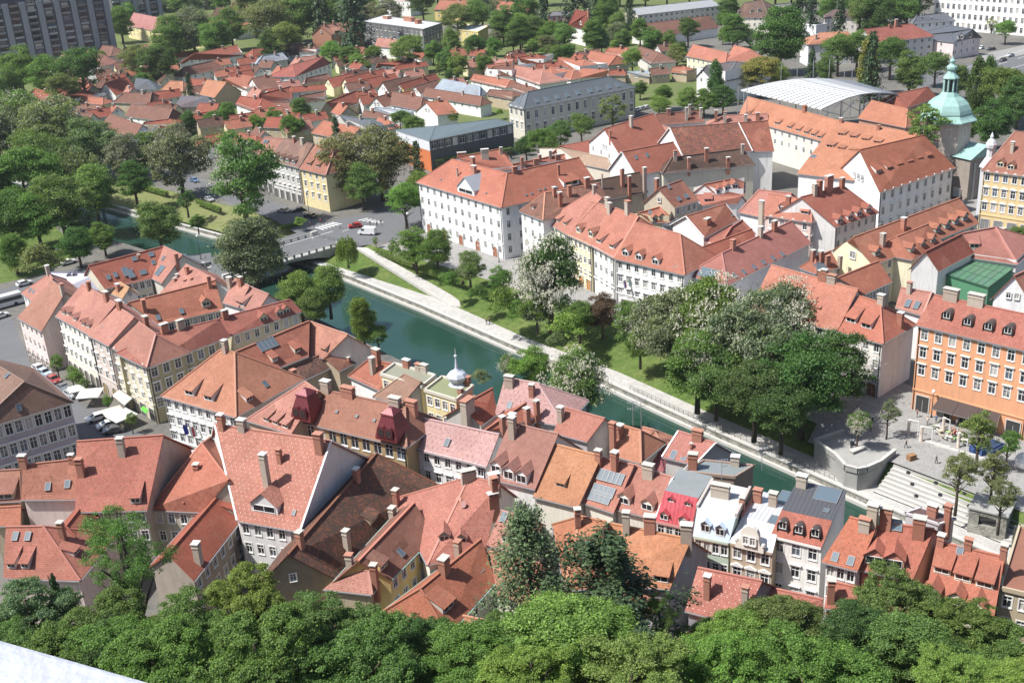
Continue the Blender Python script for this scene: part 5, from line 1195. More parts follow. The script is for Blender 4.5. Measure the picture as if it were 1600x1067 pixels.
# ------------------------------------------------------------------ the far quarter
S('red brick villa with two white roof terraces', (470, 218), (662, 182), (400, 165), (600, 130), 10, rc=(.46, .2, .13), wc=(.50, .24, .16), wf=(4, 3), gl=1, dorm=[('shed', 505, 215, 4.0, 1.6), ('shed', 610, 190, 4.0, 1.6)], chim=[(430, 165, 1.8), (485, 155, 1.8), (568, 140, 1.8)])
BOXH('modern dark grey office block with large window bands', (660, 138), (1045, 188), (1165, 148), 13, name='office_building', cat='office block', wc=(.16, .16, .165), rc=(.5, .5, .5), wf=(14, 3, 2.0, 2.6, 3.9, .5, 'plain'), wr=(6, 3, 2.0, 2.6, 3.9, .5, 'plain'), chim=[(820, 120, 1.6, 5, 3), (960, 135, 2.0, 8, 3), (1015, 150, 2.0, 3, 3)])
BOXH('small yellow block with a white flat roof among trees', (1250, 188), (1388, 203), (1452, 168), 8, wc=(.70, .58, .26), rc=(.75, .75, .74), wf=(3, 2))
S('long white house with a plain red roof in the far quarter', (245, 482), (472, 396), (225, 405), (420, 358), 7, rc=(.42, .12, .085), ends=(1, 0), wc=(.78, .77, .75), wf=(8, 1), wl=(3, 2), sky=[(350, 432, 2, 1.4), (418, 405, 2, 1.4)])
def cot(kind, A, B, R1, R2, h, rc, wc, **o):
    rn = {OR: 'orange', RD: 'dark red', BR: 'brown', DK: 'dark brown', LG: 'pale grey', GY: 'grey', PK: 'pink', LO: 'light orange'}.get(rc, 'red')
    wn_ = {WH: 'white', CR: 'cream', YE: 'yellow', GW: 'grey', PW: 'pinkish', TN: 'tan', IV: 'ivory'}.get(wc, 'pale')
    f = S if kind == 'S' else G
    o.setdefault('chim', [((R1[0] + R2[0] * 2) / 3, (R1[1] + R2[1] * 2) / 3 + 6, 1.4)] if rnd.random() < .6 else [])
    if 'wf' not in o and kind == 'S': o['wf'] = (max(2, int(abs(B[0] - A[0]) / 45)), 1 if h < 6 else 2, .95, 1.25, 2.7)
    if kind == 'G': o.setdefault('gf', 2); o.setdefault('gws', (.8, 1.0))
    return f('%s roofed cottage with %s walls' % (rn, wn_), A, B, R1, R2, h, name='cottage', rc=rc, wc=wc, moss=.15 + .3 * rnd.random(), auto=1, group='cottages of the far quarter', **o)
for a in [('G', (420, 530), (482, 550), (455, 490), (600, 460), 4.5, RD, CR), ('G', (525, 537), (588, 558), (552, 490), (800, 430), 4.5, RD, CR), ('G', (635, 542), (692, 558), (666, 500), (870, 460), 4.5, RD, WH), ('G', (755, 562), (832, 582), (790, 515), (960, 475), 4.5, DK, WH), ('G', (865, 562), (925, 565), (895, 525), (1120, 460), 4.5, RD, YE), ('G', (960, 577), (1028, 588), (995, 540), (1130, 500), 4.5, BR, WH),
          ('S', (1110, 562), (1398, 602), (1165, 495), (1400, 540), 5, LG, WH), ('S', (1040, 602), (1402, 662), (1060, 550), (1410, 605), 5, BR, WH), ('G', (1000, 692), (1132, 722), (1055, 640), (1190, 625), 6, OR, WH), ('G', (700, 662), (802, 672), (745, 610), (850, 580), 4.5, BR, WH), ('S', (840, 657), (1022, 692), (850, 575), (1040, 610), 6, BR, WH), ('S', (490, 692), (657, 642), (440, 640), (630, 565), 4.5, RD, TN),
          ('S', (260, 642), (442, 622), (270, 600), (430, 570), 4.5, BR, WH), ('S', (100, 592), (442, 562), (60, 560), (420, 530), 4.5, RD, WH), ('S', (0, 662), (232, 622), (20, 590), (220, 540), 4.5, RD, WH), ('S', (80, 682), (202, 692), (100, 640), (210, 640), 4.5, BR, TN), ('S', (560, 622), (762, 592), (540, 590), (740, 555), 4.5, RD, WH),
          ('S', (345, 832), (582, 882), (420, 755), (650, 800), 6, OR, TN), ('S', (560, 772), (702, 832), (520, 720), (722, 750), 5, GY, GW), ('S', (740, 792), (832, 812), (760, 735), (832, 755), 5, OR, WH), ('S', (660, 732), (792, 742), (670, 695), (760, 700), 4, BR, WH), ('S', (735, 692), (902, 732), (745, 670), (922, 690), 4, LG, WH),
          ('S', (740, 292), (872, 302), (760, 238), (892, 252), 6, PK, WH), ('S', (750, 422), (932, 412), (760, 400), (902, 378), 5, RD, WH), ('S', (860, 442), (1082, 412), (880, 410), (1060, 385), 5, RD, CR), ('S', (560, 417), (742, 397), (600, 380), (722, 365), 5, DK, WH), ('S', (-20, 362), (112, 332), (-20, 310), (80, 290), 5, RD, WH), ('S', (0, 402), (202, 372), (40, 350), (160, 330), 5, LG, GW), ('S', (265, 327), (380, 327), (275, 300), (362, 292), 7, BR, WH),
          ('S', (1335, 502), (1562, 552), (1360, 465), (1590, 500), 5, OR, WH), ('S', (1440, 592), (1602, 622), (1460, 560), (1602, 570), 5, BR, TN), ('S', (1440, 472), (1602, 482), (1480, 420), (1602, 400), 5, BR, WH), ('S', (1110, 62), (1322, 62), (1150, 5), (1332, 5), 7, OR, YE), ('S', (1460, 52), (1602, 92), (1480, 5), (1602, 15), 7, OR, WH), ('S', (300, 530), (480, 500), (310, 490), (450, 460), 4.5, BR, CR), ('S', (0, 520), (150, 520), (20, 480), (140, 470), 4.5, RD, WH), ('S', (650, 345), (760, 335), (670, 310), (740, 300), 5, OR, WH)]:
    cot(*a)
BOXH('white building with windows at the top edge above the office block', (770, 3), (962, 12), None, 10, d=12, wc=(.78, .76, .75), rc=RD, wf=(7, 2, 1.2, 1.6), auto=0)
tile(2, 0)
S('long pale apartment slab with a flat gabled roof at the top', (785, 97), (1308, 37), (742, 55), (1245, 0), 11, rm='roof_flat', rc=(.30, .31, .32), pitch=18, wc=(.70, .67, .56), wf=(16, 3, 1.4, 1.5, 3.0), name='apartment_block', cat='apartment block')
S('brown barn roof in front of the pale apartment slab', (900, 230), (1294, 174), (820, 150), (1236, 100), 5, rc=BR, moss=.3, wc=WH, chim=[(1105, 130, 1.8)])
HE('white villa with a steep red hip roof among the far trees', (375, 157), (482, 180), (478, 80), (530, 68), 9, pitch=44, far=1, rc=(.42, .1, .07), wc=(.80, .78, .77), wf=(4, 2), wr=(4, 2), dorm=[('gable', 430, 155, 2.2, 1.4), ('gable', 545, 155, 2.2, 1.4)], chim=[(475, 85, 2), (510, 80, 2)])
S('dull red walled villa with a grey roof left of the white villa', (222, 102), (412, 92), (250, 75), (390, 65), 8, rm='roof_metal', rc=(.2, .19, .2), wc=(.45, .2, .2), wf=(5, 2), pitch=25)
S('long cream house with an orange roof right of the allotments', (1088, 352), (1332, 402), (1130, 280), (1342, 330), 8, rc=(.54, .19, .12), moss=0, wc=(.76, .70, .5), wf=(8, 2), sky=[(1140, 328), (1170, 335), (1210, 345), (1245, 352)])
S('orange hip roofed house joined to the long cream house', (1335, 382), (1592, 392), (1385, 285), (1490, 310), 9, rc=(.54, .19, .12), moss=0, wc=(.76, .70, .5), ends=(0, 1), chim=[(1455, 330, 1.6)], wf=(6, 2))
S('white house with a dark grey hip roof behind the conifer', (1155, 482), (1332, 512), (1215, 410), (1400, 385), 9, rc=(.19, .17, .165), moss=.1, ends=(1, 1), wc=(.82, .81, .78), wf=(3, 2))
S('brown half hipped house beside the round garden tree', (765, 337), (866, 402), (800, 292), (922, 330), 5, rc=BR, moss=.2, wc=(.66, .64, .6), sky=[(845, 345)], wf=(3, 1))
S('white house with a steep brown hip roof and dormers at the top', (1390, 112), (1610, 112), (1450, 20), (1560, 0), 9, rc=(.25, .15, .11), wc=(.74, .68, .58), wf=(6, 2), dorm=[('gable', 1422, 88, 1.8, 1.2), ('gable', 1500, 82, 1.8, 1.2), ('gable', 1545, 75, 1.8, 1.2)])
for a in [('S', (460, 372), (602, 412), (490, 320), (652, 350), 5, OR, GW), ('S', (570, 342), (692, 362), (600, 300), (722, 300), 5, OR, WH), ('S', (285, 482), (367, 502), (300, 430), (387, 440), 5, OR, WH), ('S', (0, 472), (172, 532), (20, 410), (192, 440), 5, PK, WH), ('S', (150, 482), (252, 502), (130, 430), (242, 420), 5, OR, WH), ('S', (280, 402), (422, 452), (290, 360), (452, 375), 5, OR, WH), ('S', (60, 402), (202, 402), (40, 360), (152, 340), 5, RD, WH), ('S', (410, 492), (592, 482), (440, 430), (602, 440), 5, OR, IV), ('S', (870, 472), (992, 462), (860, 430), (962, 420), 4, BR, TN), ('S', (600, 472), (712, 472), (610, 440), (692, 435), 4, RD, TN), ('S', (990, 452), (1092, 462), (1000, 420), (1072, 415), 4, OR, TN), ('S', (140, 440), (300, 430), (150, 400), (290, 385), 4.5, RD, WH), ('S', (700, 470), (860, 480), (720, 450), (850, 445), 3.5, LG, TN), ('S', (0, 560), (120, 600), (10, 520), (130, 545), 5, BR, WH)]:
    cot(*a)
org(1450, 0, 10.667)
a_, b_ = at((70, 475), 0), at((1700, 615), 0)
def base_box():
    h = 19.0; pa, pb = proj(z_(a_, h)), proj(z_(b_, h)); full()
    BOXH('huge white institutional building with rows of windows at the top right corner', pa, pb, None, h, d=16, name='institution_building', cat='building', wc=(.80, .79, .77), rc=(.4, .4, .4), wf=(17, 4, 1.5, 2.7, 4.7, .8, 'trim'))
base_box()
org(1450, 0, 10.667)
S('pale pink house with a grey mansard roof beside the main road', (430, 708), (808, 628), (360, 430), (740, 490), 8, rm='roof_metal', rc=(.14, .15, .165), pitch=38, ends=(1, 1), wc=(.74, .62, .60), wf=(4, 2), wl=(2, 2), dorm=[('gable', 540, 650, 2.4, 1.6), ('gable', 680, 622, 2.4, 1.6)])
org(1200, 0)
S('grey walled school annex with a red roof and a brick chimney', (665, 272), (1042, 228), (600, 185), (892, 150), 10, rc=(.42, .13, .09), wc=(.56, .54, .52), wf=(8, 3, 1.6, 1.7, 3.2), chim=[(800, 165, 2.8, 1.4, 1.0), (760, 172, 1.0, 1.0, .8)])
S('white house with a grey roof behind the red roofed annex', (900, 152), (1172, 132), (930, 100), (1100, 80), 8, rm='roof_metal', rc=(.17, .175, .19), wc=(.80, .79, .78), wf=(6, 1), sky=[(960, 105), (1020, 110)])
S('white house with an orange hip roof and green roof terrace', (250, 282), (535, 262), (330, 205), (500, 200), 10, rc=(.56, .23, .13), wc=(.78, .77, .76), wf=(5, 3), ends=(1, 1), chim=[(300, 250, 2.2), (440, 225, 1.6)])
S('white house with a dark brown roof behind the orange hip roof', (350, 117), (562, 112), (420, 60), (540, 65), 9, rc=(.16, .1, .085), wc=(.78, .72, .66), wf=(4, 2))
BOXH('white windowless box building left of the dark brown roof', (205, 152), (302, 162), (368, 152), 7, wc=(.84, .84, .84), rc=(.12, .11, .11))
S('tan house with a grey roof at the top near the tall conifers', (15, 62), (152, 62), (30, 30), (140, 20), 9, rm='roof_metal', rc=(.22, .22, .23), wc=(.66, .58, .44), wf=(4, 2))
tile(0, 0)
S('long yellow walled building with a pink roof beside the dark tower block', (790, 162), (1062, 214), (835, 82), (1188, 150), 8, rc=(.54, .22, .19), moss=0, wc=(.70, .60, .33), wf=(10, 2))
S('pinkish house with a brown hip roof below the dark tower block', (603, 337), (692, 354), (636, 284), (708, 292), 8, rc=BR, wc=PW, wf=(3, 2), ends=(1, 1))
for a in [('S', (300, 432), (382, 442), (392, 338), (502, 360), 6, PK, WH), ('S', (520, 400), (600, 420), (545, 320), (640, 340), 6, PK, WH), ('S', (580, 300), (640, 310), (620, 270), (690, 280), 7, PK, WH), ('G', (617, 582), (722, 598), (655, 520), (792, 480), 5, RD, WH), ('S', (150, 622), (327, 692), (215, 555), (325, 580), 5, RD, WH), ('S', (480, 642), (642, 657), (460, 600), (642, 612), 4.5, OR, CR), ('S', (700, 642), (932, 652), (780, 580), (947, 580), 4.5, BR, TN), ('S', (780, 727), (1042, 762), (820, 650), (1077, 680), 5, BR, WH), ('S', (620, 792), (832, 870), (690, 712), (890, 782), 5, BR, WH), ('S', (910, 922), (1067, 840), (905, 812), (992, 805), 4.5, GY, TN), ('S', (890, 802), (1112, 802), (900, 765), (1062, 745), 4.5, RD, TN), ('S', (1090, 672), (1342, 662), (1130, 600), (1292, 605), 4.5, GY, TN), ('S', (1140, 482), (1402, 427), (1150, 420), (1332, 380), 6, BR, WH), ('S', (1120, 397), (1522, 347), (1215, 335), (1482, 282), 7, RD, WH), ('S', (1245, 592), (1342, 612), (1290, 500), (1417, 515), 6, LO, TN), ('S', (1005, 562), (1142, 572), (1060, 508), (1142, 510), 5, LO, TN), ('S', (950, 632), (1142, 602), (950, 580), (1122, 555), 5, RD, WH), ('S', (1275, 922), (1432, 882), (1290, 850), (1432, 820), 5, RD, WH), ('S', (1440, 912), (1600, 952), (1470, 825), (1600, 850), 5, RD, WH), ('S', (1390, 520), (1540, 560), (1400, 490), (1520, 470), 5, OR, WH), ('G', (1540, 540), (1620, 570), (1580, 490), (1700, 470), 5, BR, WH), ('S', (1470, 650), (1600, 700), (1500, 600), (1640, 620), 5, RD, WH), ('S', (320, 610), (470, 640), (340, 560), (440, 545), 5, RD, WH), ('S', (830, 560), (980, 560), (850, 490), (930, 500), 5, GY, WH), ('S', (1290, 160), (1460, 185), (1300, 120), (1440, 120), 7, OR, WH), ('S', (1320, 110), (1490, 140), (1350, 50), (1500, 45), 8, DK, WH), ('S', (1450, 45), (1600, 70), (1460, 10), (1600, 10), 8, PK, WH), ('S', (1040, 130), (1220, 140), (1060, 110), (1200, 90), 7, BR, TN)]:
    cot(*a)

# ------------------------------------------------------------------ dark tower block
def tower(label, A, B, h, d, bays, floors, z0=0):
    a, b = at(A, 0), at(B, 0); u = xy(b - a).normalized(); n = Vector((-u.y, u.x, 0)); L = xy(b - a).length
    root = thing('tower_block', label, 'apartment block', ((a.x + b.x) / 2, (a.y + b.y) / 2, 0))
    m = MB(); m.box((a + b) / 2 + n * d / 2 + Z3 * h / 2, u * L / 2, n * d / 2, Z3 * h / 2); part(m, 'wall', 'plaster', root, None, (.12, .12, .14))
    m = MB(); m.box((a + b) / 2 + n * (d / 2 + 1.5) + Z3 * (h + 8), u * (L / 2 - 1), n * (d / 2 - 1.5), Z3 * 8); part(m, 'upper_storey', 'plaster', root, None, (.10, .09, .11))
    fh = h / floors; bw = L / bays
    for i in range(bays):
        c = a + u * bw * (i + .5)
        m = MB(); m.box(c + u * bw * .32 - n * .7 + Z3 * h * .49, u * bw * .17, n * .75, Z3 * h * .49); part(m, 'pier', 'plaster', root, None, (.30, .31, .345))  # bluish tone of the shaded face put into the pier colour
        for k in range(floors):
            q = c - u * bw * .2 + Z3 * (k * fh + .6)
            m = MB(); m.box(q - n * .6 + Z3 * .5, u * bw * .26, n * .62, Z3 * .5); part(m, 'balcony', 'trim', root, None, rnd.choice([(.3, .29, .3), (.2, .2, .22), (.26, .2, .18), (.4, .4, .4)]))
            m = MB(); m.box(q - n * .05 + Z3 * (fh * .55), u * bw * .2, n * .1, Z3 * fh * .25); part(m, 'window', 'glass', root)
tower('tall dark apartment tower with grey concrete piers in the upper left corner', (-70, 515), (748, 395), 40, 18, 8, 12)
tower('second dark apartment tower further back at the top left', (735, 215), (1030, 170), 40, 14, 4, 12)

# ------------------------------------------------------------------ church with a green copper dome
def church():
    full(); c = at((1478, 268), 0)
    c = at((1470, 297), 0); u = Vector((.86, .5, 0)).normalized(); n = Vector((-u.y, u.x, 0))
    root = thing('domed_church', 'baroque church with a green copper dome and lantern', 'church', (c.x, c.y, 0))
    def ring(hw, z, k=8):
        return [c + (u * math.cos(2 * math.pi * (i + .5) / k) + n * math.sin(2 * math.pi * (i + .5) / k)) * hw + Z3 * z for i in range(k)]
    def loft(prof, k=8):
        m = MB(); R_ = [ring(r, z, k) for r, z in prof]
        for p, q in zip(R_, R_[1:]):
            for i in range(k): j = (i + 1) % k; m.poly([p[i], p[j], q[j], q[i]])
        m.poly(R_[-1]); return m
    part(loft([(6.9, -1), (6.9, 21.9)], 8), 'drum', 'plaster', root, None, (.60, .50, .43))
    part(loft([(8.4, 21.3), (8.4, 21.6), (7.4, 22.3), (6.7, 23.2), (6.8, 23.6), (6.5, 24.5), (5.7, 26.0), (4.4, 27.2), (2.9, 28.1), (2.1, 29.3)], 8), 'dome', 'copper_green', root)
    part(loft([(1.9, 29.1), (1.9, 29.6), (1.5, 29.8), (1.5, 33.0), (2.1, 33.2)], 8), 'lantern', 'metal_dark', root)
    for i in range(8):
        p = ring(1.8, 0, 8)[i]; m = MB(); m.box(p + Z3 * 31.3, u * .2, n * .2, Z3 * 1.9); part(m, 'column', 'copper_green', root)
    part(loft([(2.3, 33.1), (2.2, 33.4), (1.3, 34.5), (1.0, 35.2), (1.5, 35.7), (1.5, 36.3), (.8, 36.9), (.6, 37.3), (.8, 37.7), (.8, 38.1), (.3, 38.6), (.1, 39.4)], 8), 'spire', 'copper_green', root)
    m = MB(); m.box(c + Z3 * 40.0, u * .06, n * .06, Z3 * .9); m.box(c + Z3 * 40.2, u * .4, n * .05, Z3 * .06); part(m, 'cross', 'metal_dark', root)
    m = MB(); f = c - n * 9 + u * 3
    m.box(f + Z3 * 5.5, u * 6.5, n * 3.0, Z3 * 6.5); part(m, 'portal_front', 'plaster_worn', root, None, (.36, .31, .27))
    pr = [(-7, 12.0), (7, 12.0), (0, 15.2)]
    m = MB(); fr = [f + u * x + Z3 * q - n * 3.4 for x, q in pr]; bk = [p + n * 8 for p in fr]
    m.poly(fr); m.poly([fr[1], bk[1], bk[2], fr[2]]); m.poly([fr[2], bk[2], bk[0], fr[0]]); m.poly([fr[0], bk[0], bk[1], fr[1]]); part(m, 'portal_roof', 'copper_green', root)
    for i in range(8):
        p, q = ring(6.72, 0)[i], ring(6.72, 0)[(i + 1) % 8]; d = (q - p).normalized(); nr = Vector((d.y, -d.x, 0))
        w = link('window', window_mesh(1.4, 2.4, 'trim'), root, None, frame_matrix((p + q) / 2 + nr * .18 + Z3 * 18.4 - Vector(root.location), d, nr, Z3)); link('pane', pane_mesh(1.4, 2.4), w)
    for s in (-4.6, -1.6, 1.6, 4.6):
        m = MB(); m.box(f + u * s - n * 3.15 + Z3 * 5.2, u * .35, n * .2, Z3 * 5.6); part(m, 'pilaster', 'stone_pale', root)
    d = link('door', door_mesh(2.4, 4.2, True), root, (.12, .08, .06), frame_matrix(f - n * 3.05 - Vector(root.location), u, -n, Z3))
church()
def lantern_turret():
    full(); c = at((1545, 262), 14)
    root = thing('lantern_turret', 'slim white lantern turret with an onion cap beside the tan palace', 'turret', (c.x, c.y, 0))
    m = MB(); m.lathe([(2.2, 0), (2.2, 14), (2.6, 14.3), (1.4, 16.4), (1.0, 17.0)], 8, 0, xy(c)); part(m, 'shaft', 'painted', root, None, (.55, .57, .6))
    m = MB(); m.lathe([(1.0, 16.9), (1.0, 19.4), (1.35, 19.6)], 8, 0, xy(c)); part(m, 'lantern', 'painted', root, None, (.66, .68, .7))
    m = MB(); m.lathe([(1.4, 19.5), (1.5, 20.4), (1.0, 21.4), (.4, 22.0), (.5, 22.5), (.1, 23.6)], 8, 0, xy(c)); part(m, 'onion_dome', 'painted', root, None, (.6, .63, .66))
lantern_turret()

# ------------------------------------------------------------------ white canopy over the open-air theatre
def canopy():
    full()
    root_p = at((1290, 165), 10)
    root = thing('theatre_canopy', 'white ribbed canopy roof on steel trusses over the open air theatre', 'canopy', (root_p.x, root_p.y, 0))
    hz = 15.0
    L0, T0, R0, B0 = at((1157, 141), hz), at((1332, 127), hz), at((1402, 147), hz), at((1284, 171), hz)
    n_ = 15
    def P_(s, t):
        p = (L0.lerp(T0, s)).lerp(B0.lerp(R0, s), t); p.z = hz + 2.6 * math.sin(math.pi * s) * .9; return p
    for k in range(n_):
        t0, t1 = k / n_ + .006, (k + 1) / n_ - .006
        m = MB()
        polys = [[P_(s / 20, t0), P_(s / 20, t1), P_((s + 1) / 20, t1), P_((s + 1) / 20, t0)] for s in range(20)]
        if (polys[0][1] - polys[0][0]).cross(polys[0][2] - polys[0][0]).z < 0: polys = [q[::-1] for q in polys]
        m.slab(polys, .35); part(m, 'roof_strip', 'painted', root, None, (.66, .66, .64) if k % 2 else (.58, .58, .57))
    for k in range(n_ + 1):
        t = k / n_; m = MB(); m.tube([P_(s / 6, t) + Z3 * .05 for s in range(7)], .16, 5); part(m, 'rib', 'metal_grey', root)
    for s, t in ((0, .05), (0, .5), (0, .95), (.25, 1), (.5, 1), (.75, 1), (1, 1), (.5, 0), (1, .3)):
        p = P_(s, t); m = MB(); m.tube([z_(p, 0), p - Z3 * .2], .22, 6); part(m, 'column', 'metal_grey', root)
    for i in range(4):
        p, q = P_(i / 4, 1), P_((i + 1) / 4, 1); m = MB(); m.tube([p - Z3 * .4, z_(q, hz - 3.4)], .12, 5); part(m, 'brace', 'metal_grey', root)
        m = MB(); m.tube([z_(p, hz - 3.4), q - Z3 * .4], .12, 5); part(m, 'brace', 'metal_grey', root)
    for i, (x, y) in enumerate([(1220, 130), (1245, 130), (1270, 128), (1295, 126), (1319, 124), (1331, 123), (1153, 172), (1167, 170)]):
        p = at((x, y), hz); m = MB(); m.tube([z_(p, 0), z_(p, hz + 8)], [.2, .1], 6); part(m, 'mast', 'metal_grey', root)
canopy()

# more cottages of the far quarter where lanes and yards leave room
def more_cottages():
    full(); rr = random.Random(8); boxes = []
    def bb(pts):
        ps = [proj(c) for c in pts] + [proj(z_(c, 0)) for c in pts]; return (min(p[0] for p in ps), max(p[0] for p in ps), min(p[1] for p in ps), max(p[1] for p in ps))
    cents = [(xy(H.ctr), max(xy(H.C[1] - H.C[0]).length, xy(H.C[2] - H.C[1]).length)) for H in HOUSES]
    k = 0
    for _ in range(2500):
        if k >= 95: break
        x, y = rr.uniform(60, 1040), rr.uniform(84, 232)
        if x > 800 and y > 128 or x > 600 and y > 185 or (460 < x < 1010 and y < 100) or y > 232 - abs(x - 420) * .08: continue
        c = at((x, y), 0); L, d = rr.uniform(8, 14), rr.uniform(6.0, 7.8); th = rr.choice([.45, .45, .5, -.42, -1.1]); h = rr.choice([3.8, 4.4, 5.2])
        u = Vector((math.cos(th), math.sin(th), 0)); n = Vector((-u.y, u.x, 0)); zr = h + d / 2 * .85
        a = c - u * L / 2 - n * d / 2; C = [z_(a, h), z_(a + u * L, h), z_(a + u * L + n * d, h), z_(a + n * d, h)]
        if any(xy(c - q).length < (L + l2) * .36 for q, l2 in cents): continue
        cents.append((c, L)); k += 1
        rc, rn = rr.choice([(RD, 'dark red'), (RD, 'dark red'), (BR, 'brown'), (OR, 'orange'), (PK, 'pink'), (DK, 'dark brown')]); wc, wn_ = rr.choice([(WH, 'white'), (WH, 'white'), (CR, 'cream'), (TN, 'tan'), (GW, 'grey')])
        core('cottage', '%s roofed cottage with %s walls' % (rn, wn_), 'house', C, z_(a + n * d / 2, zr), z_(a + n * d / 2 + u * L, zr), (0, 0), 0, dict(faces='frbl', rc=rc, wc=wc, moss=.2 + .3 * rr.random(), auto=1, wf=(max(2, int(L / 4)), 1, .95, 1.25, 2.7), gl=1, gr=1, gws=(.8, 1.0)), 'cottages of the far quarter')
        H = HOUSES[-1]; p = a + u * L * rr.uniform(.2, .8) + n * d * .4; chimney(H.root, z_(p, zr - .6), u, 1.4)
more_cottages()
# ------------------------------------------------------------------ trees
rng = np.random.default_rng(5)
def quads_mesh(name, c, nrm, size, asp, mats, mi=None):
    """Leaf faces: centres c, normals nrm, half sizes, each one quad of its own."""
    n = len(c)
    t = rng.normal(size=(n, 3)); nrm = nrm / (np.linalg.norm(nrm, axis=1, keepdims=True) + 1e-9)
    t -= nrm * np.sum(t * nrm, axis=1, keepdims=True); t /= (np.linalg.norm(t, axis=1, keepdims=True) + 1e-9)
    b = np.cross(nrm, t); s = size[:, None]
    v = np.empty((n, 4, 3)); v[:, 0] = c - t * s * asp; v[:, 1] = c - b * s * .62 + nrm * s * .18; v[:, 2] = c + t * s * asp; v[:, 3] = c + b * s * .62 + nrm * s * .18
    me = bpy.data.meshes.new(name)
    me.vertices.add(n * 4); me.vertices.foreach_set('co', v.reshape(-1))
    me.loops.add(n * 4); me.loops.foreach_set('vertex_index', np.arange(n * 4, dtype=np.int32))
    me.polygons.add(n); me.polygons.foreach_set('loop_start', np.arange(0, n * 4, 4, dtype=np.int32)); me.polygons.foreach_set('loop_total', np.full(n, 4, dtype=np.int32))
    for m in mats: me.materials.append(MATS[m])
    if mi is not None: me.polygons.foreach_set('material_index', mi.astype(np.int32))
    me.update(calc_edges=True); return me
def unit(n):
    v = rng.normal(size=(n, 3)); return v / np.linalg.norm(v, axis=1, keepdims=True)
def broad_points(K, per, cr=(.16, .30), flat=.92, lower=-.75, lob=(8, .26, .56, .38, .60), stray=.10):
    """Clumps spread over a lumpy crown of radius 1; returns leaf centres, normals."""
    nl = lob[0]; lc = unit(nl) * rng.uniform(lob[1], lob[2], (nl, 1)); lc[:, 2] = lc[:, 2] * .8 + .08; lc[0] = (.05, 0, .5); lr = rng.uniform(lob[3], lob[4], nl)
    li = rng.integers(0, nl, K * 3); d = unit(K * 3)
    cc = lc[li] + d * (lr[li] * rng.uniform(.72, 1.0, K * 3) ** .7)[:, None]
    ln = np.linalg.norm(cc, axis=1); cc = cc[(cc[:, 2] > lower) & (ln > .38) & (ln < 1.06)][:K] * np.array([1, 1, flat]); K = len(cc); rc = rng.uniform(cr[0], cr[1], K) * rng.choice([.6, .85, 1.0, 1.15], K)
    cnt = np.maximum((per * (rc / np.mean(rc)) ** 2).astype(int), 4)
    idx = np.repeat(np.arange(K), cnt); e = unit(len(idx)); e[:, 2] = np.abs(e[:, 2]) * .9 - .25 * rng.random(len(idx))
    rad = rc[idx] * np.where(rng.random(len(idx)) < stray, rng.uniform(.9, 1.75, len(idx)), rng.uniform(.4, 1.15, len(idx)))
    p = cc[idx] + e * rad[:, None] * np.array([1, 1, .72])
    nrm = e * .7 + unit(len(idx)) * .75 + np.array([0, 0, .35])
    return p * 1.13, nrm, cc, rc
PROTO = {}
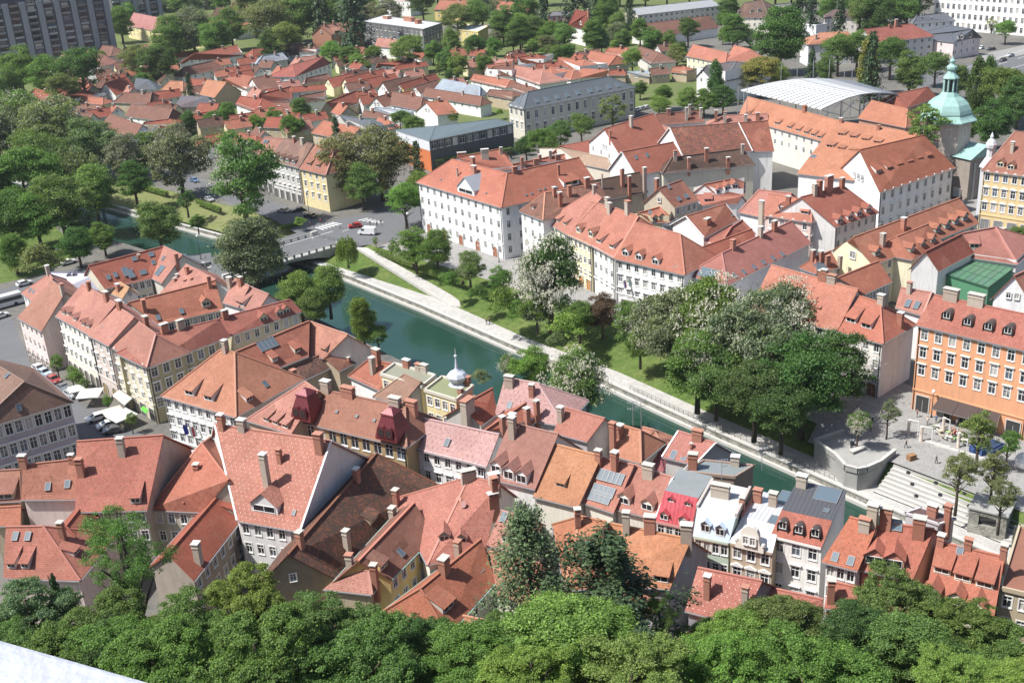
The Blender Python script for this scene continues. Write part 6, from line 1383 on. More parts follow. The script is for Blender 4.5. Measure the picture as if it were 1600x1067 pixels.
def proto(kind):
    if kind in PROTO: return PROTO[kind]
    base = kind.rstrip('0123456789')
    ob = None
    if base == 'broad':
        p, n, cc, rc = broad_points(120, 200); me = quads_mesh('crown', p, n, rng.uniform(.018, .040, len(p)), 1.0, ['leaf'])
    elif base == 'sparse':
        p, n, cc, rc = broad_points(55, 60, (.10, .2)); me = quads_mesh('crown', p, n, rng.uniform(.03, .055, len(p)), 1.0, ['leaf'])
    elif base == 'chestnut':
        p, n, cc, rc = broad_points(110, 210, (.16, .28)); me = quads_mesh('crown', p, n, rng.uniform(.020, .044, len(p)), 1.0, ['leaf'])
        q, m, cc2, rc2 = broad_points(230, 6, (.12, .24), lower=-.5); q = q * 1.10
        k = 7; q2 = np.repeat(q, k, axis=0) + rng.normal(size=(len(q) * k, 3)) * np.array([.010, .010, .022]); ob = quads_mesh('blossoms', q2, unit(len(q2)), rng.uniform(.008, .014, len(q2)), 1.0, ['blossom'])
    elif base == 'bloomy':
        p, n, cc, rc = broad_points(110, 200, (.16, .28)); me = quads_mesh('crown', p, n, rng.uniform(.020, .042, len(p)), 1.0, ['leaf'])
        q, m, cc2, rc2 = broad_points(300, 6, (.10, .2), lower=-.6); q = q * 1.12
        k = 10; q2 = np.repeat(q, k, axis=0) + rng.normal(size=(len(q) * k, 3)) * np.array([.013, .013, .024]); ob = quads_mesh('blossoms', q2, unit(len(q2)), rng.uniform(.012, .023, len(q2)), 1.0, ['blossom'])
    elif base == 'fore':
        p, n, cc, rc = broad_points(330, 210, (.06, .17), lower=-.6, lob=(16, .40, .80, .20, .40), stray=.07); me = quads_mesh('crown', p, n, rng.uniform(.012, .027, len(p)), 1.0, ['leaf'])
    elif base == 'foresparse':
        p, n, cc, rc = broad_points(150, 150, (.06, .16)); me = quads_mesh('crown', p, n, rng.uniform(.010, .021, len(p)), 1.0, ['leaf'])
    elif base == 'willow':
        K = 260; d = unit(K); d[:, 2] = np.abs(d[:, 2]); top = d * np.array([.85, .85, .75]) * rng.uniform(.6, 1, (K, 1)); m = 42
        t = rng.random((K, m)); drop = rng.uniform(.6, 1.35, (K, 1))
        P_ = np.repeat(top[:, None, :], m, axis=1); P_[:, :, 2] -= t * drop; P_[:, :, :2] *= (1 + .22 * t * (1 - .3 * t))[:, :, None]
        P_ = P_.reshape(-1, 3) + rng.normal(size=(K * m, 3)) * .025; P_ = P_[P_[:, 2] > -1.0]
        n = unit(len(P_)); n[:, 2] *= .4; me = quads_mesh('crown', P_, n, rng.uniform(.025, .045, len(P_)), 1.3, ['leaf'])
    elif base in ('spruce', 'larch', 'conifer'):
        lv, nb, m, drop = {'spruce': (14, 5, 330, .42), 'larch': (24, 6, 170, .26), 'conifer': (22, 8, 12, .22)}[base]
        pts = []; nr = []
        for i in range(lv):
            h = .04 + .94 * i / lv; R_ = .30 * (1 - h) ** .75 + .012
            for j in range(nb):
                a = rng.random() * 6.283; rr = R_ * rng.uniform(.45, 1.25); s = np.sqrt(rng.random(m))
                x = s * rr; zz = h - drop * x * (.6 + .4 * s) + .02 * rng.normal(size=m)
                w = (.018 if base == 'spruce' else .035 if base != 'larch' else .03) * (.4 + s)
                hang = -np.abs(rng.normal(size=m)) * (.028 if base == 'spruce' else .02)
                lat = rng.normal(size=m) * w * .5
                pts.append(np.stack([np.cos(a) * x - np.sin(a) * lat, np.sin(a) * x + np.cos(a) * lat, zz + hang], 1))
                nr.append(unit(m) * .6 + np.array([np.cos(a) * .5, np.sin(a) * .5, .6]))
        p = np.concatenate(pts); n = np.concatenate(nr)
        me = quads_mesh('crown', p, n, rng.uniform(.0028, .0058, len(p)) if base != 'conifer' else rng.uniform(.014, .026, len(p)), 1.25, ['needle'])
    elif base == 'column':
        K = 130; h = rng.random(K); a = rng.random(K) * 6.283; R_ = .26 * np.sin(np.pi * np.clip(h * .9 + .08, 0, 1)) ** .7; cc = np.stack([np.cos(a) * R_ * rng.uniform(.3, .9, K), np.sin(a) * R_ * rng.uniform(.3, .9, K), h * .95 + .03], 1)
        idx = np.repeat(np.arange(K), 60); e = unit(len(idx)); p = cc[idx] + e * rng.uniform(.04, .085, (len(idx), 1)) * np.array([1, 1, 1.3]); n = e + unit(len(idx)) * .6
        me = quads_mesh('crown', p, n, rng.uniform(.012, .024, len(p)), 1.0, ['leaf'])
    elif base == 'shrub':
        p, n, cc, rc = broad_points(40, 90, (.2, .36), .8, -.2); me = quads_mesh('crown', p, n, rng.uniform(.04, .07, len(p)), 1.0, ['leaf'])
    elif base == 'sapling':
        p, n, cc, rc = broad_points(95, 60, (.13, .26), 1.1); me = quads_mesh('crown', p, n, rng.uniform(.03, .055, len(p)), 1.0, ['leaf'])
    PROTO[kind] = (me, ob); return PROTO[kind]
def trunk_mesh(kind):
    """Unit trunk from z=0 to the crown centre at z=1 with limbs reaching out."""
    def fn():
        b = MB(); r0 = .055
        if kind in ('spruce', 'larch', 'conifer', 'column'):
            b.tube([(0, 0, -.05), (.004, 0, .4), (0, .003, .97)], [.016, .011, .002], 7)
        else:
            b.tube([(0, 0, -.12), (.01, .01, .3), (-.01, .015, .62), (.015, 0, 1.0), (0, .02, 1.12)], [r0 * 1.25, r0, r0 * .85, r0 * .55, r0 * .15], 8)
            rr = random.Random(3)
            for k in range(9):
                a = k * 2.4; z0 = .5 + .045 * k; L = .30 + .16 * rr.random()
                b.tube([(0, 0, z0), (math.cos(a) * L * .5, math.sin(a) * L * .5, z0 + .10), (math.cos(a) * L, math.sin(a) * L, z0 + .20)], [r0 * .5, r0 * .3, r0 * .08], 5)
        return b.mesh('trunk', ['bark'], None, False, True)
    return cached(('trunk', kind), fn)
CG = {'dark': (.105, .185, .060), 'mid': (.160, .258, .078), 'light': (.215, .320, .092), 'bright': (.230, .350, .100), 'olive': (.215, .250, .115), 'grey': (.210, .258, .160), 'copper': (.19, .10, .080), 'con': (.056, .104, .048), 'larch': (.115, .185, .080), 'yel': (.29, .31, .09)}
CN = {'dark': 'dark green', 'mid': 'green', 'light': 'light green', 'bright': 'bright green', 'olive': 'olive green', 'grey': 'grey green', 'copper': 'copper red', 'con': 'dark', 'larch': 'feathery', 'yel': 'yellowish green'}
KN = {'broad': ('broadleaf_tree', 'broadleaf tree'), 'sparse': ('young_tree', 'open crowned tree'), 'chestnut': ('chestnut_tree', 'chestnut with white blossoms'), 'bloomy': ('chestnut_tree', 'chestnut covered in white blossoms'), 'fore': ('broadleaf_tree', 'leafy tree'), 'foresparse': ('broadleaf_tree', 'thin crowned tree'), 'willow': ('willow_tree', 'weeping willow'), 'spruce': ('spruce_tree', 'spruce'), 'larch': ('larch_tree', 'larch'), 'conifer': ('conifer_tree', 'conifer'), 'column': ('columnar_tree', 'columnar tree'), 'shrub': ('shrub', 'shrub'), 'sapling': ('plaza_tree', 'small tree')}
def tree(kind, col, x, y, r, group, label=None, vr=1.0, yd=None, stem=.12, tall=None, var=None):
    """x, y, r: crown centre and half width in the photograph; the tree stands on the ground below."""
    if yd is None:
        D = 300.0
        for _ in range(6):
            rm = r * 1.12 / ORG[2] * D / F_PX
            zc = (rm * vr + rm * stem + .6) if kind not in ('spruce', 'larch', 'conifer', 'column') else (rm * vr)
            c = at((x, y), zc); D = (c - CAMP).length
        base = Vector((c.x, c.y, 0))
    else:
        c = at_y((x, y), yd); D = (c - CAMP).length; rm = r / ORG[2] * D / F_PX
        base = Vector((c.x, c.y, max(hill_z(c.x, c.y), 0)))
    nm, desc = KN[kind]
    root = thing(nm, label or desc, 'shrub' if kind == 'shrub' else 'tree', base, 0, group)
    if not label: AUTO.append((root, CN[col] + ' ' + desc, c.copy(), 'tree'))
    v = var if var is not None else rnd.choice('123')
    me, ob = proto(kind + v)
    rot = Matrix.Rotation(rnd.random() * 6.283, 4, 'Z')
    cl = tuple(a * (1 + .22 * (rnd.random() - .5)) for a in CG[col])
    if kind in ('spruce', 'larch', 'conifer', 'column'):
        H_ = (tall if tall else 2 * rm * vr)
        hgt = (c.z - base.z) + rm * vr if yd else 2 * rm * vr
        w = rm / {'column': .27, 'conifer': .24, 'larch': .115}.get(kind, .085)
        link('trunk', trunk_mesh(kind), root, None, Matrix.Diagonal((hgt, hgt, hgt, 1)))
        link('crown', me, root, cl, rot @ Matrix.Diagonal((w, w, hgt, 1)))
    else:
        zc = c.z - base.z
        if kind != 'shrub':
            link('trunk', trunk_mesh('broad'), root, None, Matrix.Diagonal((min(zc, rm * 1.6), min(zc, rm * 1.6), zc, 1)))
        sx = rnd.uniform(.88, 1.14); M_ = Matrix.Translation((0, 0, zc)) @ Matrix.Rotation(rnd.uniform(-.13, .13), 4, 'X') @ rot @ Matrix.Diagonal((rm * sx, rm / sx, rm * vr, 1))
        k = link('crown', me, root, cl, M_)
        if ob: link('blossoms', ob, root, None, M_)
    return root
full()
g1 = 'trees on the far embankment'; g2 = 'trees among the far houses'; g3 = 'trees on the castle slope'; g4 = 'trees on the square'; g5 = 'trees on the near bank'; g6 = 'trees in the riverside park'
# riverside park on the left
for a in [('chestnut', 'mid', 30, 200, 44), ('chestnut', 'grey', 92, 212, 46), ('broad', 'grey', 140, 228, 36), ('broad', 'mid', 35, 285, 42), ('broad', 'mid', 92, 322, 42), ('broad', 'mid', 62, 255, 40), ('broad', 'light', 145, 300, 34), ('broad', 'mid', 15, 345, 36), ('broad', 'mid', 160, 372, 20), ('shrub', 'olive', 60, 412, 28), ('willow', 'grey', 112, 262, 40), ('broad', 'mid', 55, 345, 34), ('broad', 'dark', -20, 300, 40), ('broad', 'mid', 20, 395, 24), ('broad', 'dark', 120, 385, 24), ('chestnut', 'grey', -15, 225, 40)]:
    tree(*a, g6)
for a in [('chestnut', 'grey', 197, 245, 25), ('chestnut', 'grey', 277, 250, 37), ('chestnut', 'mid', 375, 282, 46, 1.25), ('broad', 'mid', 246, 353, 29), ('sparse', 'dark', 290, 312, 16), ('broad', 'dark', 208, 285, 24), ('chestnut', 'mid', 235, 240, 24)]:
    tree(*a[:5], g1, vr=a[5] if len(a) > 5 else 1.12)
# far quarter
far = [('broad', 'mid', 30, 112, 30), ('broad', 'mid', 72, 122, 28), ('broad', 'dark', 128, 118, 34), ('broad', 'mid', 8, 140, 26), ('broad', 'olive', 95, 145, 24), ('broad', 'light', 198, 28, 18), ('chestnut', 'grey', 300, 52, 32), ('broad', 'mid', 265, 62, 30), ('broad', 'dark', 250, 100, 30), ('broad', 'olive', 215, 100, 24), ('broad', 'mid', 335, 62, 28), ('broad', 'mid', 360, 45, 26), ('broad', 'mid', 132, 72, 9), ('broad', 'olive', 420, 42, 36), ('broad', 'mid', 455, 28, 34), ('broad', 'olive', 395, 15, 34), ('broad', 'light', 495, 30, 28), ('chestnut', 'grey', 540, 28, 24), ('broad', 'mid', 505, 8, 30), ('chestnut', 'grey', 582, 30, 20), ('chestnut', 'grey', 606, 22, 20), ('broad', 'light', 445, 66, 26), ('broad', 'dark', 425, 72, 22), ('conifer', 'con', 297, 140, 9), ('broad', 'light', 518, 84, 14), ('broad', 'mid', 545, 92, 14), ('broad', 'light', 558, 100, 12), ('broad', 'mid', 585, 88, 12), ('broad', 'light', 640, 84, 24), ('broad', 'mid', 676, 82, 13), ('broad', 'dark', 740, 76, 18), ('broad', 'light', 715, 102, 14), ('broad', 'mid', 695, 95, 14), ('broad', 'mid', 755, 100, 12), ('broad', 'olive', 715, 35, 24), ('broad', 'mid', 745, 28, 24), ('broad', 'mid', 785, 38, 24), ('broad', 'mid', 812, 52, 22), ('broad', 'mid', 835, 48, 20), ('broad', 'dark', 660, 10, 22), ('conifer', 'con', 850, 20, 14), ('broad', 'mid', 820, 15, 22), ('broad', 'mid', 860, 55, 18), ('broad', 'mid', 882, 60, 20), ('broad', 'mid', 928, 58, 22), ('broad', 'mid', 972, 64, 13), ('broad', 'mid', 1000, 50, 15), ('conifer', 'con', 984, 22, 12), ('broad', 'mid', 1020, 62, 14), ('broad', 'dark', 1075, 50, 16), ('broad', 'mid', 1146, 48, 22), ('broad', 'mid', 1045, 65, 12), ('broad', 'light', 988, 96, 17), ('broad', 'light', 1056, 85, 12), ('broad', 'mid', 870, 84, 10), ('broad', 'mid', 885, 82, 9), ('column', 'dark', 1118, 132, 13), ('broad', 'mid', 1100, 160, 18), ('broad', 'light', 1075, 158, 16), ('broad', 'mid', 1036, 152, 14), ('broad', 'light', 1030, 168, 14), ('broad', 'dark', 1130, 155, 16), ('broad', 'yel', 1190, 120, 26), ('broad', 'olive', 1165, 130, 18), ('broad', 'dark', 1220, 62, 36), ('conifer', 'con', 1245, 22, 14), ('conifer', 'con', 1268, 18, 13), ('broad', 'mid', 1295, 18, 16), ('conifer', 'con', 1312, 36, 13), ('broad', 'dark', 1370, 22, 26), ('broad', 'dark', 1345, 12, 22), ('broad', 'mid', 1400, 20, 22), ('broad', 'mid', 1310, 85, 22), ('broad', 'mid', 1340, 78, 22), ('conifer', 'con', 1362, 102, 18), ('column', 'yel', 1357, 105, 16), ('broad', 'dark', 1392, 90, 22), ('broad', 'mid', 1422, 115, 24), ('conifer', 'con', 1268, 112, 12), ('broad', 'light', 1216, 118, 14), ('broad', 'mid', 1290, 110, 16), ('broad', 'mid', 1462, 108, 18), ('column', 'dark', 1526, 135, 15), ('column', 'dark', 1545, 128, 13), ('broad', 'mid', 1566, 145, 28), ('broad', 'dark', 1592, 160, 26), ('broad', 'dark', 1553, 195, 26), ('broad', 'mid', 1498, 128, 18), ('broad', 'mid', 1510, 200, 20), ('broad', 'light', 1572, 50, 12), ('sparse', 'yel', 1535, 32, 9), ('sparse', 'yel', 1550, 38, 8), ('broad', 'mid', 1590, 378, 17), ('broad', 'mid', 845, 228, 24), ('broad', 'mid', 876, 214, 22), ('broad', 'mid', 908, 200, 20), ('sparse', 'olive', 957, 172, 24), ('broad', 'dark', 822, 232, 14), ('broad', 'mid', 860, 238, 16), ('sparse', 'olive', 1058, 90, 13), ('conifer', 'con', 526, 215, 12), ('broad', 'mid', 625, 190, 13), ('broad', 'light', 645, 200, 14), ('broad', 'mid', 470, 175, 16), ('broad', 'mid', 430, 188, 14), ('broad', 'mid', 455, 200, 16), ('broad', 'light', 400, 195, 12), ('broad', 'mid', 355, 180, 14), ('broad', 'mid', 335, 190, 12), ('broad', 'dark', 295, 190, 12), ('broad', 'light', 570, 105, 10), ('broad', 'mid', 1000, 140, 10), ('broad', 'light', 705, 185, 9), ('broad', 'mid', 160, 95, 10), ('broad', 'mid', 225, 130, 12), ('broad', 'dark', 100, 70, 4)]
for a in far[:-1]: tree(*a[:4], a[4] * (.86 if a[4] > 16 and a[2] < 1200 else 1), g2, vr={'conifer': 2.6, 'column': 2.3}.get(a[0], 1.12))
tree('sparse', 'light', 1447, 192, 27, g2, stem=2.6); tree('sparse', 'mid', 1440, 216, 20, g2, stem=3.6)
# road junction and the street along the far bank
for a in [('chestnut', 'olive', 540, 262, 38), ('chestnut', 'olive', 592, 255, 40), ('broad', 'mid', 565, 290, 26), ('broad', 'light', 632, 320, 26), ('broad', 'light', 655, 290, 18), ('conifer', 'con', 652, 258, 14), ('willow', 'light', 541, 386, 19), ('chestnut', 'mid', 648, 388, 24), ('broad', 'mid', 682, 392, 25), ('chestnut', 'mid', 733, 418, 21), ('chestnut', 'mid', 780, 440, 17), ('sapling', 'mid', 617, 385, 9), ('sapling', 'light', 587, 378, 5), ('bloomy', 'dark', 858, 440, 48), ('shrub', 'light', 886, 515, 24), ('broad', 'copper', 941, 490, 24), ('chestnut', 'mid', 985, 505, 26), ('chestnut', 'grey', 1052, 515, 48), ('bloomy', 'mid', 1118, 512, 56), ('chestnut', 'grey', 1180, 540, 60), ('bloomy', 'grey', 1235, 508, 48), ('chestnut', 'mid', 1090, 575, 46), ('broad', 'dark', 1255, 600, 56), ('chestnut', 'dark', 1308, 575, 42), ('broad', 'dark', 1180, 622, 44), ('broad', 'mid', 1120, 600, 36), ('broad', 'dark', 1222, 650, 38), ('shrub', 'mid', 785, 478, 22), ('shrub', 'mid', 812, 490, 18), ('chestnut', 'mid', 838, 485, 22), ('broad', 'mid', 905, 500, 22), ('broad', 'mid', 1000, 540, 22), ('shrub', 'olive', 870, 535, 14), ('shrub', 'mid', 700, 440, 14), ('shrub', 'mid', 745, 462, 14), ('shrub', 'light', 470, 348, 8)]:
    tree(*a, g1, vr={'conifer': 2.6}.get(a[0], 1.22 if a[2] == 858 else 1.14))
# square
for a in [('bloomy', 'mid', 1341, 661, 15), ('sapling', 'grey', 1388, 646, 14), ('sapling', 'light', 1531, 675, 23), ('sapling', 'mid', 1576, 693, 15), ('sapling', 'olive', 1499, 741, 21), ('sapling', 'olive', 1553, 736, 21), ('sapling', 'olive', 1566, 776, 19)]:
    tree(*a, g4, vr=1.1, stem=1.3)
# near bank
for a in [('broad', 'grey', 392, 398, 46), ('willow', 'grey', 420, 395, 24), ('broad', 'light', 468, 462, 30), ('broad', 'light', 512, 452, 30), ('broad', 'mid', 490, 480, 24), ('broad', 'light', 566, 505, 20), ('broad', 'mid', 590, 528, 15), ('broad', 'light', 832, 577, 28), ('bloomy', 'mid', 795, 572, 14), ('bloomy', 'mid', 902, 605, 44), ('shrub', 'grey', 752, 590, 13), ('broad', 'mid', 308, 348, 10)]:
    tree(*a, g5, vr=1.9 if a[2] == 566 else 1.08)
org(0, 534)
for x, y, r in ((350, 140, 42), (445, 205, 40), (485, 225, 40), (525, 262, 30), (815, 490, 34), (665, 365, 28)): tree('sapling', 'mid', x, y, r, g5, stem=.9)
# castle slope in the foreground
full()
for kind, col, x, y, r, yd, vr in [('fore', 'grey', 45, 965, 62, 112, 1.1), ('conifer', 'con', 90, 945, 24, 114, 2.6), ('foresparse', 'mid', 195, 868, 66, 116, 1.25), ('fore', 'mid', 165, 985, 62, 108, .9), ('fore', 'mid', 285, 985, 78, 104, .9), ('fore', 'light', 378, 945, 58, 110, 1.05), ('fore', 'mid', 400, 1030, 90, 96, .85), ('fore', 'mid', 240, 1045, 80, 95, .8), ('fore', 'mid', 505, 985, 76, 105, .95), ('fore', 'mid', 560, 1045, 90, 95, .8), ('fore', 'dark', 640, 1000, 56, 104, .9), ('fore', 'mid', 720, 1035, 80, 97, .8), ('fore', 'mid', 110, 1040, 70, 100, .8), ('larch', 'larch', 826, 868, 62, 112, 1.75), ('spruce', 'con', 945, 912, 76, 107, 1.5), ('fore', 'bright', 905, 1015, 118, 92, .62), ('fore', 'bright', 830, 1055, 80, 86, .7), ('fore', 'bright', 985, 1050, 90, 86, .7), ('fore', 'light', 1140, 1000, 70, 102, .85), ('fore', 'mid', 1230, 985, 74, 102, .75), ('fore', 'light', 1120, 1055, 80, 90, .7), ('fore', 'mid', 1260, 1050, 90, 92, .75), ('fore', 'mid', 1400, 950, 66, 108, 1.0), ('fore', 'dark', 1330, 1010, 70, 100, .9), ('fore', 'mid', 1440, 1020, 84, 98, .8), ('fore', 'mid', 1500, 985, 60, 105, .9), ('fore', 'bright', 1590, 1062, 60, 90, .6), ('fore', 'light', 1500, 1066, 60, 90, .6), ('fore', 'mid', 10, 1010, 50, 106, .9), ('fore', 'mid', 770, 990, 36, 106, .9), ('foresparse', 'dark', 1030, 965, 34, 106, 1.2)]:
    tree(kind, col, x, y, r * (.97 if kind == 'fore' else 1), g3, vr=vr, yd=yd)
for k in range(17):
    tree('fore', ('mid', 'dark', 'mid', 'light')[k % 4], 30 + k * 96 + 20 * math.sin(k * 2.3), 1040 + 14 * math.cos(k * 1.7), 72, g3, vr=.8, yd=101)
for k in range(9):
    tree('fore', ('mid', 'olive', 'mid')[k % 3], 60 + k * 175 + 25 * math.sin(k * 3.1), 1000 + 8 * math.cos(k * 1.9), 40, g3, vr=.9, yd=111)

# garden trees and shrubs wherever the far quarter leaves room between its roofs
def scatter():
    full(); boxes = []
    for H in HOUSES:
        ps = [proj(c) for c in H.C] + [proj(z_(c, 0)) for c in H.C]; xs = [p[0] for p in ps]; ys = [p[1] for p in ps]; boxes.append((min(xs), max(xs), min(ys) - 4, max(ys)))
    done = []
    def free(x, y, r):
        for a, b, c, d in boxes:
            if a - r * .5 < x < b + r * .5 and c - r * .2 < y + r * .6 < d + r * .5: return False
        return all((x - q[0]) ** 2 + ((y - q[1]) * 1.5) ** 2 > ((r + q[2]) * .62) ** 2 for q in done)
    rr = random.Random(21)
    def fill(n, x0, x1, y0, y1, r0, r1, kinds):
        k = 0
        for _ in range(n * 30):
            if k >= n: break
            x, y = rr.uniform(x0, x1), rr.uniform(y0, y1); r = rr.uniform(r0, r1)
            if free(x, y, r):
                kd, cl = rr.choice(kinds); done.append((x, y, r)); k += 1; tree(kd, cl, x, y, r, g2, vr=2.4 if kd == 'conifer' else 1.1)
    kd = [('broad', 'mid'), ('broad', 'mid'), ('broad', 'dark'), ('broad', 'olive'), ('chestnut', 'grey'), ('broad', 'light')]
    fill(46, 380, 1460, -22, 26, 15, 26, kd + [('conifer', 'con')])
    fill(26, 185, 470, -24, 42, 13, 22, kd)
    fill(26, 640, 1180, 28, 100, 8, 15, kd)
    fill(30, 190, 1000, 60, 245, 5, 9, kd + [('shrub', 'light'), ('shrub', 'mid')])
    fill(14, 60, 330, 60, 230, 10, 18, kd)
scatter()
# ------------------------------------------------------------------ the square: terrace, steps, furniture
def terrace():
    org(1200, 534)
    zt = .15
    out = [(290, 640), (470, 580), (600, 640), (795, 700), (700, 775), (615, 812), (560, 822), (480, 800), (425, 735)]
    P_ = [at(p, zt) for p in out]
    c = sum(P_, Vector((0, 0, 0))) / len(P_)
    root = thing('concrete_terrace', 'grey concrete lookout terrace with parapets above the quay', 'terrace', (c.x, c.y, 0))
    if sum((P_[i].x * P_[(i + 1) % len(P_)].y - P_[(i + 1) % len(P_)].x * P_[i].y) for i in range(len(P_))) < 0: P_.reverse()
    m = MB(); m.slab([P_], .3); part(m, 'deck', 'concrete', root)
    m = MB()
    for i in range(len(P_)):
        a, b = P_[i], P_[(i + 1) % len(P_)]; m.poly([z_(a, -5.5), z_(b, -5.5), z_(b, zt - .1), z_(a, zt - .1)])
    part(m, 'retaining_wall', 'concrete', root)
    def wall(p, q, h=1.0, t=.22):
        a, b = at(p, zt), at(q, zt); d = xy(b - a); nn = Vector((-d.y, d.x, 0)).normalized(); mm = MB()
        mm.box((a + b) / 2 + Z3 * (h / 2), d / 2, nn * t, Z3 * h / 2); part(mm, 'parapet', 'concrete', root)
        mm = MB(); mm.box((a + b) / 2 + Z3 * (h + .05), d / 2 + d.normalized() * .1, nn * (t + .08), Z3 * .05); part(mm, 'coping', 'stone_pale', root)
    wall((292, 640), (468, 582)); wall((292, 642), (424, 733)); wall((426, 737), (480, 798)); wall((484, 801), (558, 821)); wall((562, 821), (614, 811)); wall((618, 810), (700, 774)); wall((703, 772), (792, 703)); wall((520, 700), (600, 668), .5, .4)
terrace()
def steps():
    org(1200, 534)
    a0, b0 = at((800, 745), 0), at((1700, 1080), 0)
    u = xy(b0 - a0).normalized(); n = Vector((u.y, -u.x, 0))
    n = n if n.y < 0 else -n; L = xy(b0 - a0).length
    root = thing('grandstand_steps', 'broad white stone steps descending from the square to the river', 'steps', (a0.x, a0.y, 0))
    k = 8; run, rise = .82, .42
    for i in range(k):
        m = MB(); c = a0 + u * L / 2 + n * (run * (i + .5)) + Z3 * (-rise * (i + 1))
        m.box(c - Z3 * .35, u * L / 2, n * run / 2, Z3 * .35); part(m, 'step', 'stone_pale', root)
        m = MB(); m.box(c + n * (run / 2 - .1) + Z3 * .03, u * L / 2, n * .12, Z3 * .03); part(m, 'nosing', 'concrete', root)
    m = MB(); c = a0 + u * L / 2 + n * (run * k + 1.2) + Z3 * (-rise * k - .4); m.box(c, u * L / 2, n * 1.25, Z3 * .4); part(m, 'landing', 'concrete', root)
    m = MB(); m.box(a0 + u * L / 2 - n * .6 - Z3 * 2, u * L / 2, n * .6, Z3 * 1.98); part(m, 'retaining_wall', 'concrete', root)
    for i in range(9):
        m = MB(); m.box(a0 + u * (3 + (i % 3) * 4.5 + .6 * i) + n * (run * (i // 3 * 2 + 1.2)) + Z3 * (-rise * (i // 3 * 2 + 2) + .2), u * .25, n * .25, Z3 * .2); part(m, 'lamp_stone', 'metal_dark', root)
steps()
def pavilion():
    org(1180, 720)
    a, b = at((1335, 330), 0), at((1572, 388), 0); u = xy(b - a).normalized(); n = Vector((-u.y, u.x, 0)); L = xy(b - a).length
    root = thing('stone_pavilion', 'weathered grey stone pavilion wall with one opening below the steps', 'pavilion', (a.x, a.y, 0))
    w = MB(); wins = []; facade(w, a, b, -6, 1.0, (1, 1, 2.6, 1.7, 3, .9, 'plain'), root, wins, depth=.8)
    q = [xy(b), xy(b) + n * 5, xy(a) + n * 5, xy(a)]
    for i in range(3): w.poly([z_(q[i], -6), z_(q[i + 1], -6), z_(q[i + 1], 1.0), z_(q[i], 1.0)])
    part(w, 'wall', 'river_wall', root)
    m = MB(); m.box((a + b) / 2 + n * 2.5 + Z3 * 1.12, u * (L / 2 + .2), n * 2.7, Z3 * .12); part(m, 'roof_slab', 'concrete', root)
    m = MB(); m.box((a + b) / 2 + Z3 * (-.75 + 0.0) + n * .75, u * 1.3, n * .03, Z3 * .85); part(m, 'opening', 'glass_dark', root)
    m = MB(); m.box((a + b) / 2 + u * 12 - Z3 * 2.4, u * 8, n * .4, Z3 * 2.2); part(m, 'side_wall', 'river_wall', root)
pavilion()
def awning(label, tl, tr, bl, br, zt, zb, col, group=None, bands=1):
    a, b, c, d = at(tl, zt), at(tr, zt), at(br, zb), at(bl, zb); root = thing('awning', label, 'awning', ((a.x + b.x) / 2, (a.y + b.y) / 2, 0), 0, group)
    for k in range(bands):
        t0, t1 = k / bands + .004, (k + 1) / bands - .004
        m = MB(); pl = [a.lerp(b, t0), d.lerp(c, t0), d.lerp(c, t1), a.lerp(b, t1)]
        m.slab([pl], .08); part(m, 'cloth', 'fabric', root, None, col)
        m = MB(); p, q = d.lerp(c, t0), d.lerp(c, t1); m.poly([p, q, q - Z3 * .35, p - Z3 * .35]); part(m, 'valance', 'fabric', root, None, tuple(min(1, x * 1.6 + .1) for x in col))
    for p, q in ((a, d), (b, c)):
        m = MB(); m.tube([p - Z3 * .15, q - Z3 * .15], .05, 5); part(m, 'arm', 'metal_grey', root)
    return root
org(1200, 534)
awning('wide dark brown awning over the cafe of the orange building', (1085, 335), (1455, 432), (1020, 412), (1432, 520), 4.3, 3.0, (.075, .055, .05), None, 3)
org(0, 534)
awning('cream awning on the weathered corner house by the parasols', (745, 300), (825, 350), (705, 330), (780, 390), 3.6, 2.6, (.72, .66, .5))
awning('bright green shop awning at the foot of the corner house', (893, 400), (928, 425), (880, 415), (915, 440), 3.3, 2.7, (.12, .5, .06))
def parasol(x, y, s, h, label, col=(.78, .76, .7)):
    p = at((x, y), h); root = thing('parasol', label, 'parasol', (p.x, p.y, 0), rnd.random(), 'white parasols of the street cafe')
    m = MB(); H2 = h + s * .32
    r = [Vector((sx * s, sy * s, h - .25)) for sx, sy in ((-1, -1), (1, -1), (1, 1), (-1, 1))]; ap = Vector((0, 0, H2))
    for i in range(4):
        j = (i + 1) % 4; m.poly([r[i], r[j], ap]); m.poly([r[j], r[i], r[i] - Z3 * .2, r[j] - Z3 * .2])
    link('canopy', m.mesh('canopy', ['fabric']), root, col)
    m = MB(); m.tube([(0, 0, 0), (0, 0, H2)], .05, 6); link('pole', m.mesh('pole', ['metal_grey']), root)
    m = MB(); m.abox(-.4, .4, -.4, .4, 0, .1); link('foot', m.mesh('foot', ['concrete']), root)
parasol(475, 285, 1.6, 2.6, 'small white square parasol furthest up the street'); parasol(560, 312, 2.3, 2.8, 'large white square parasol nearest the parked motorbike'); parasol(705, 425, 1.9, 2.7, 'cream square parasol beside the cream awning', (.74, .68, .55)); parasol(757, 450, 2.3, 2.7, 'large white square parasol nearest the parked white cars')

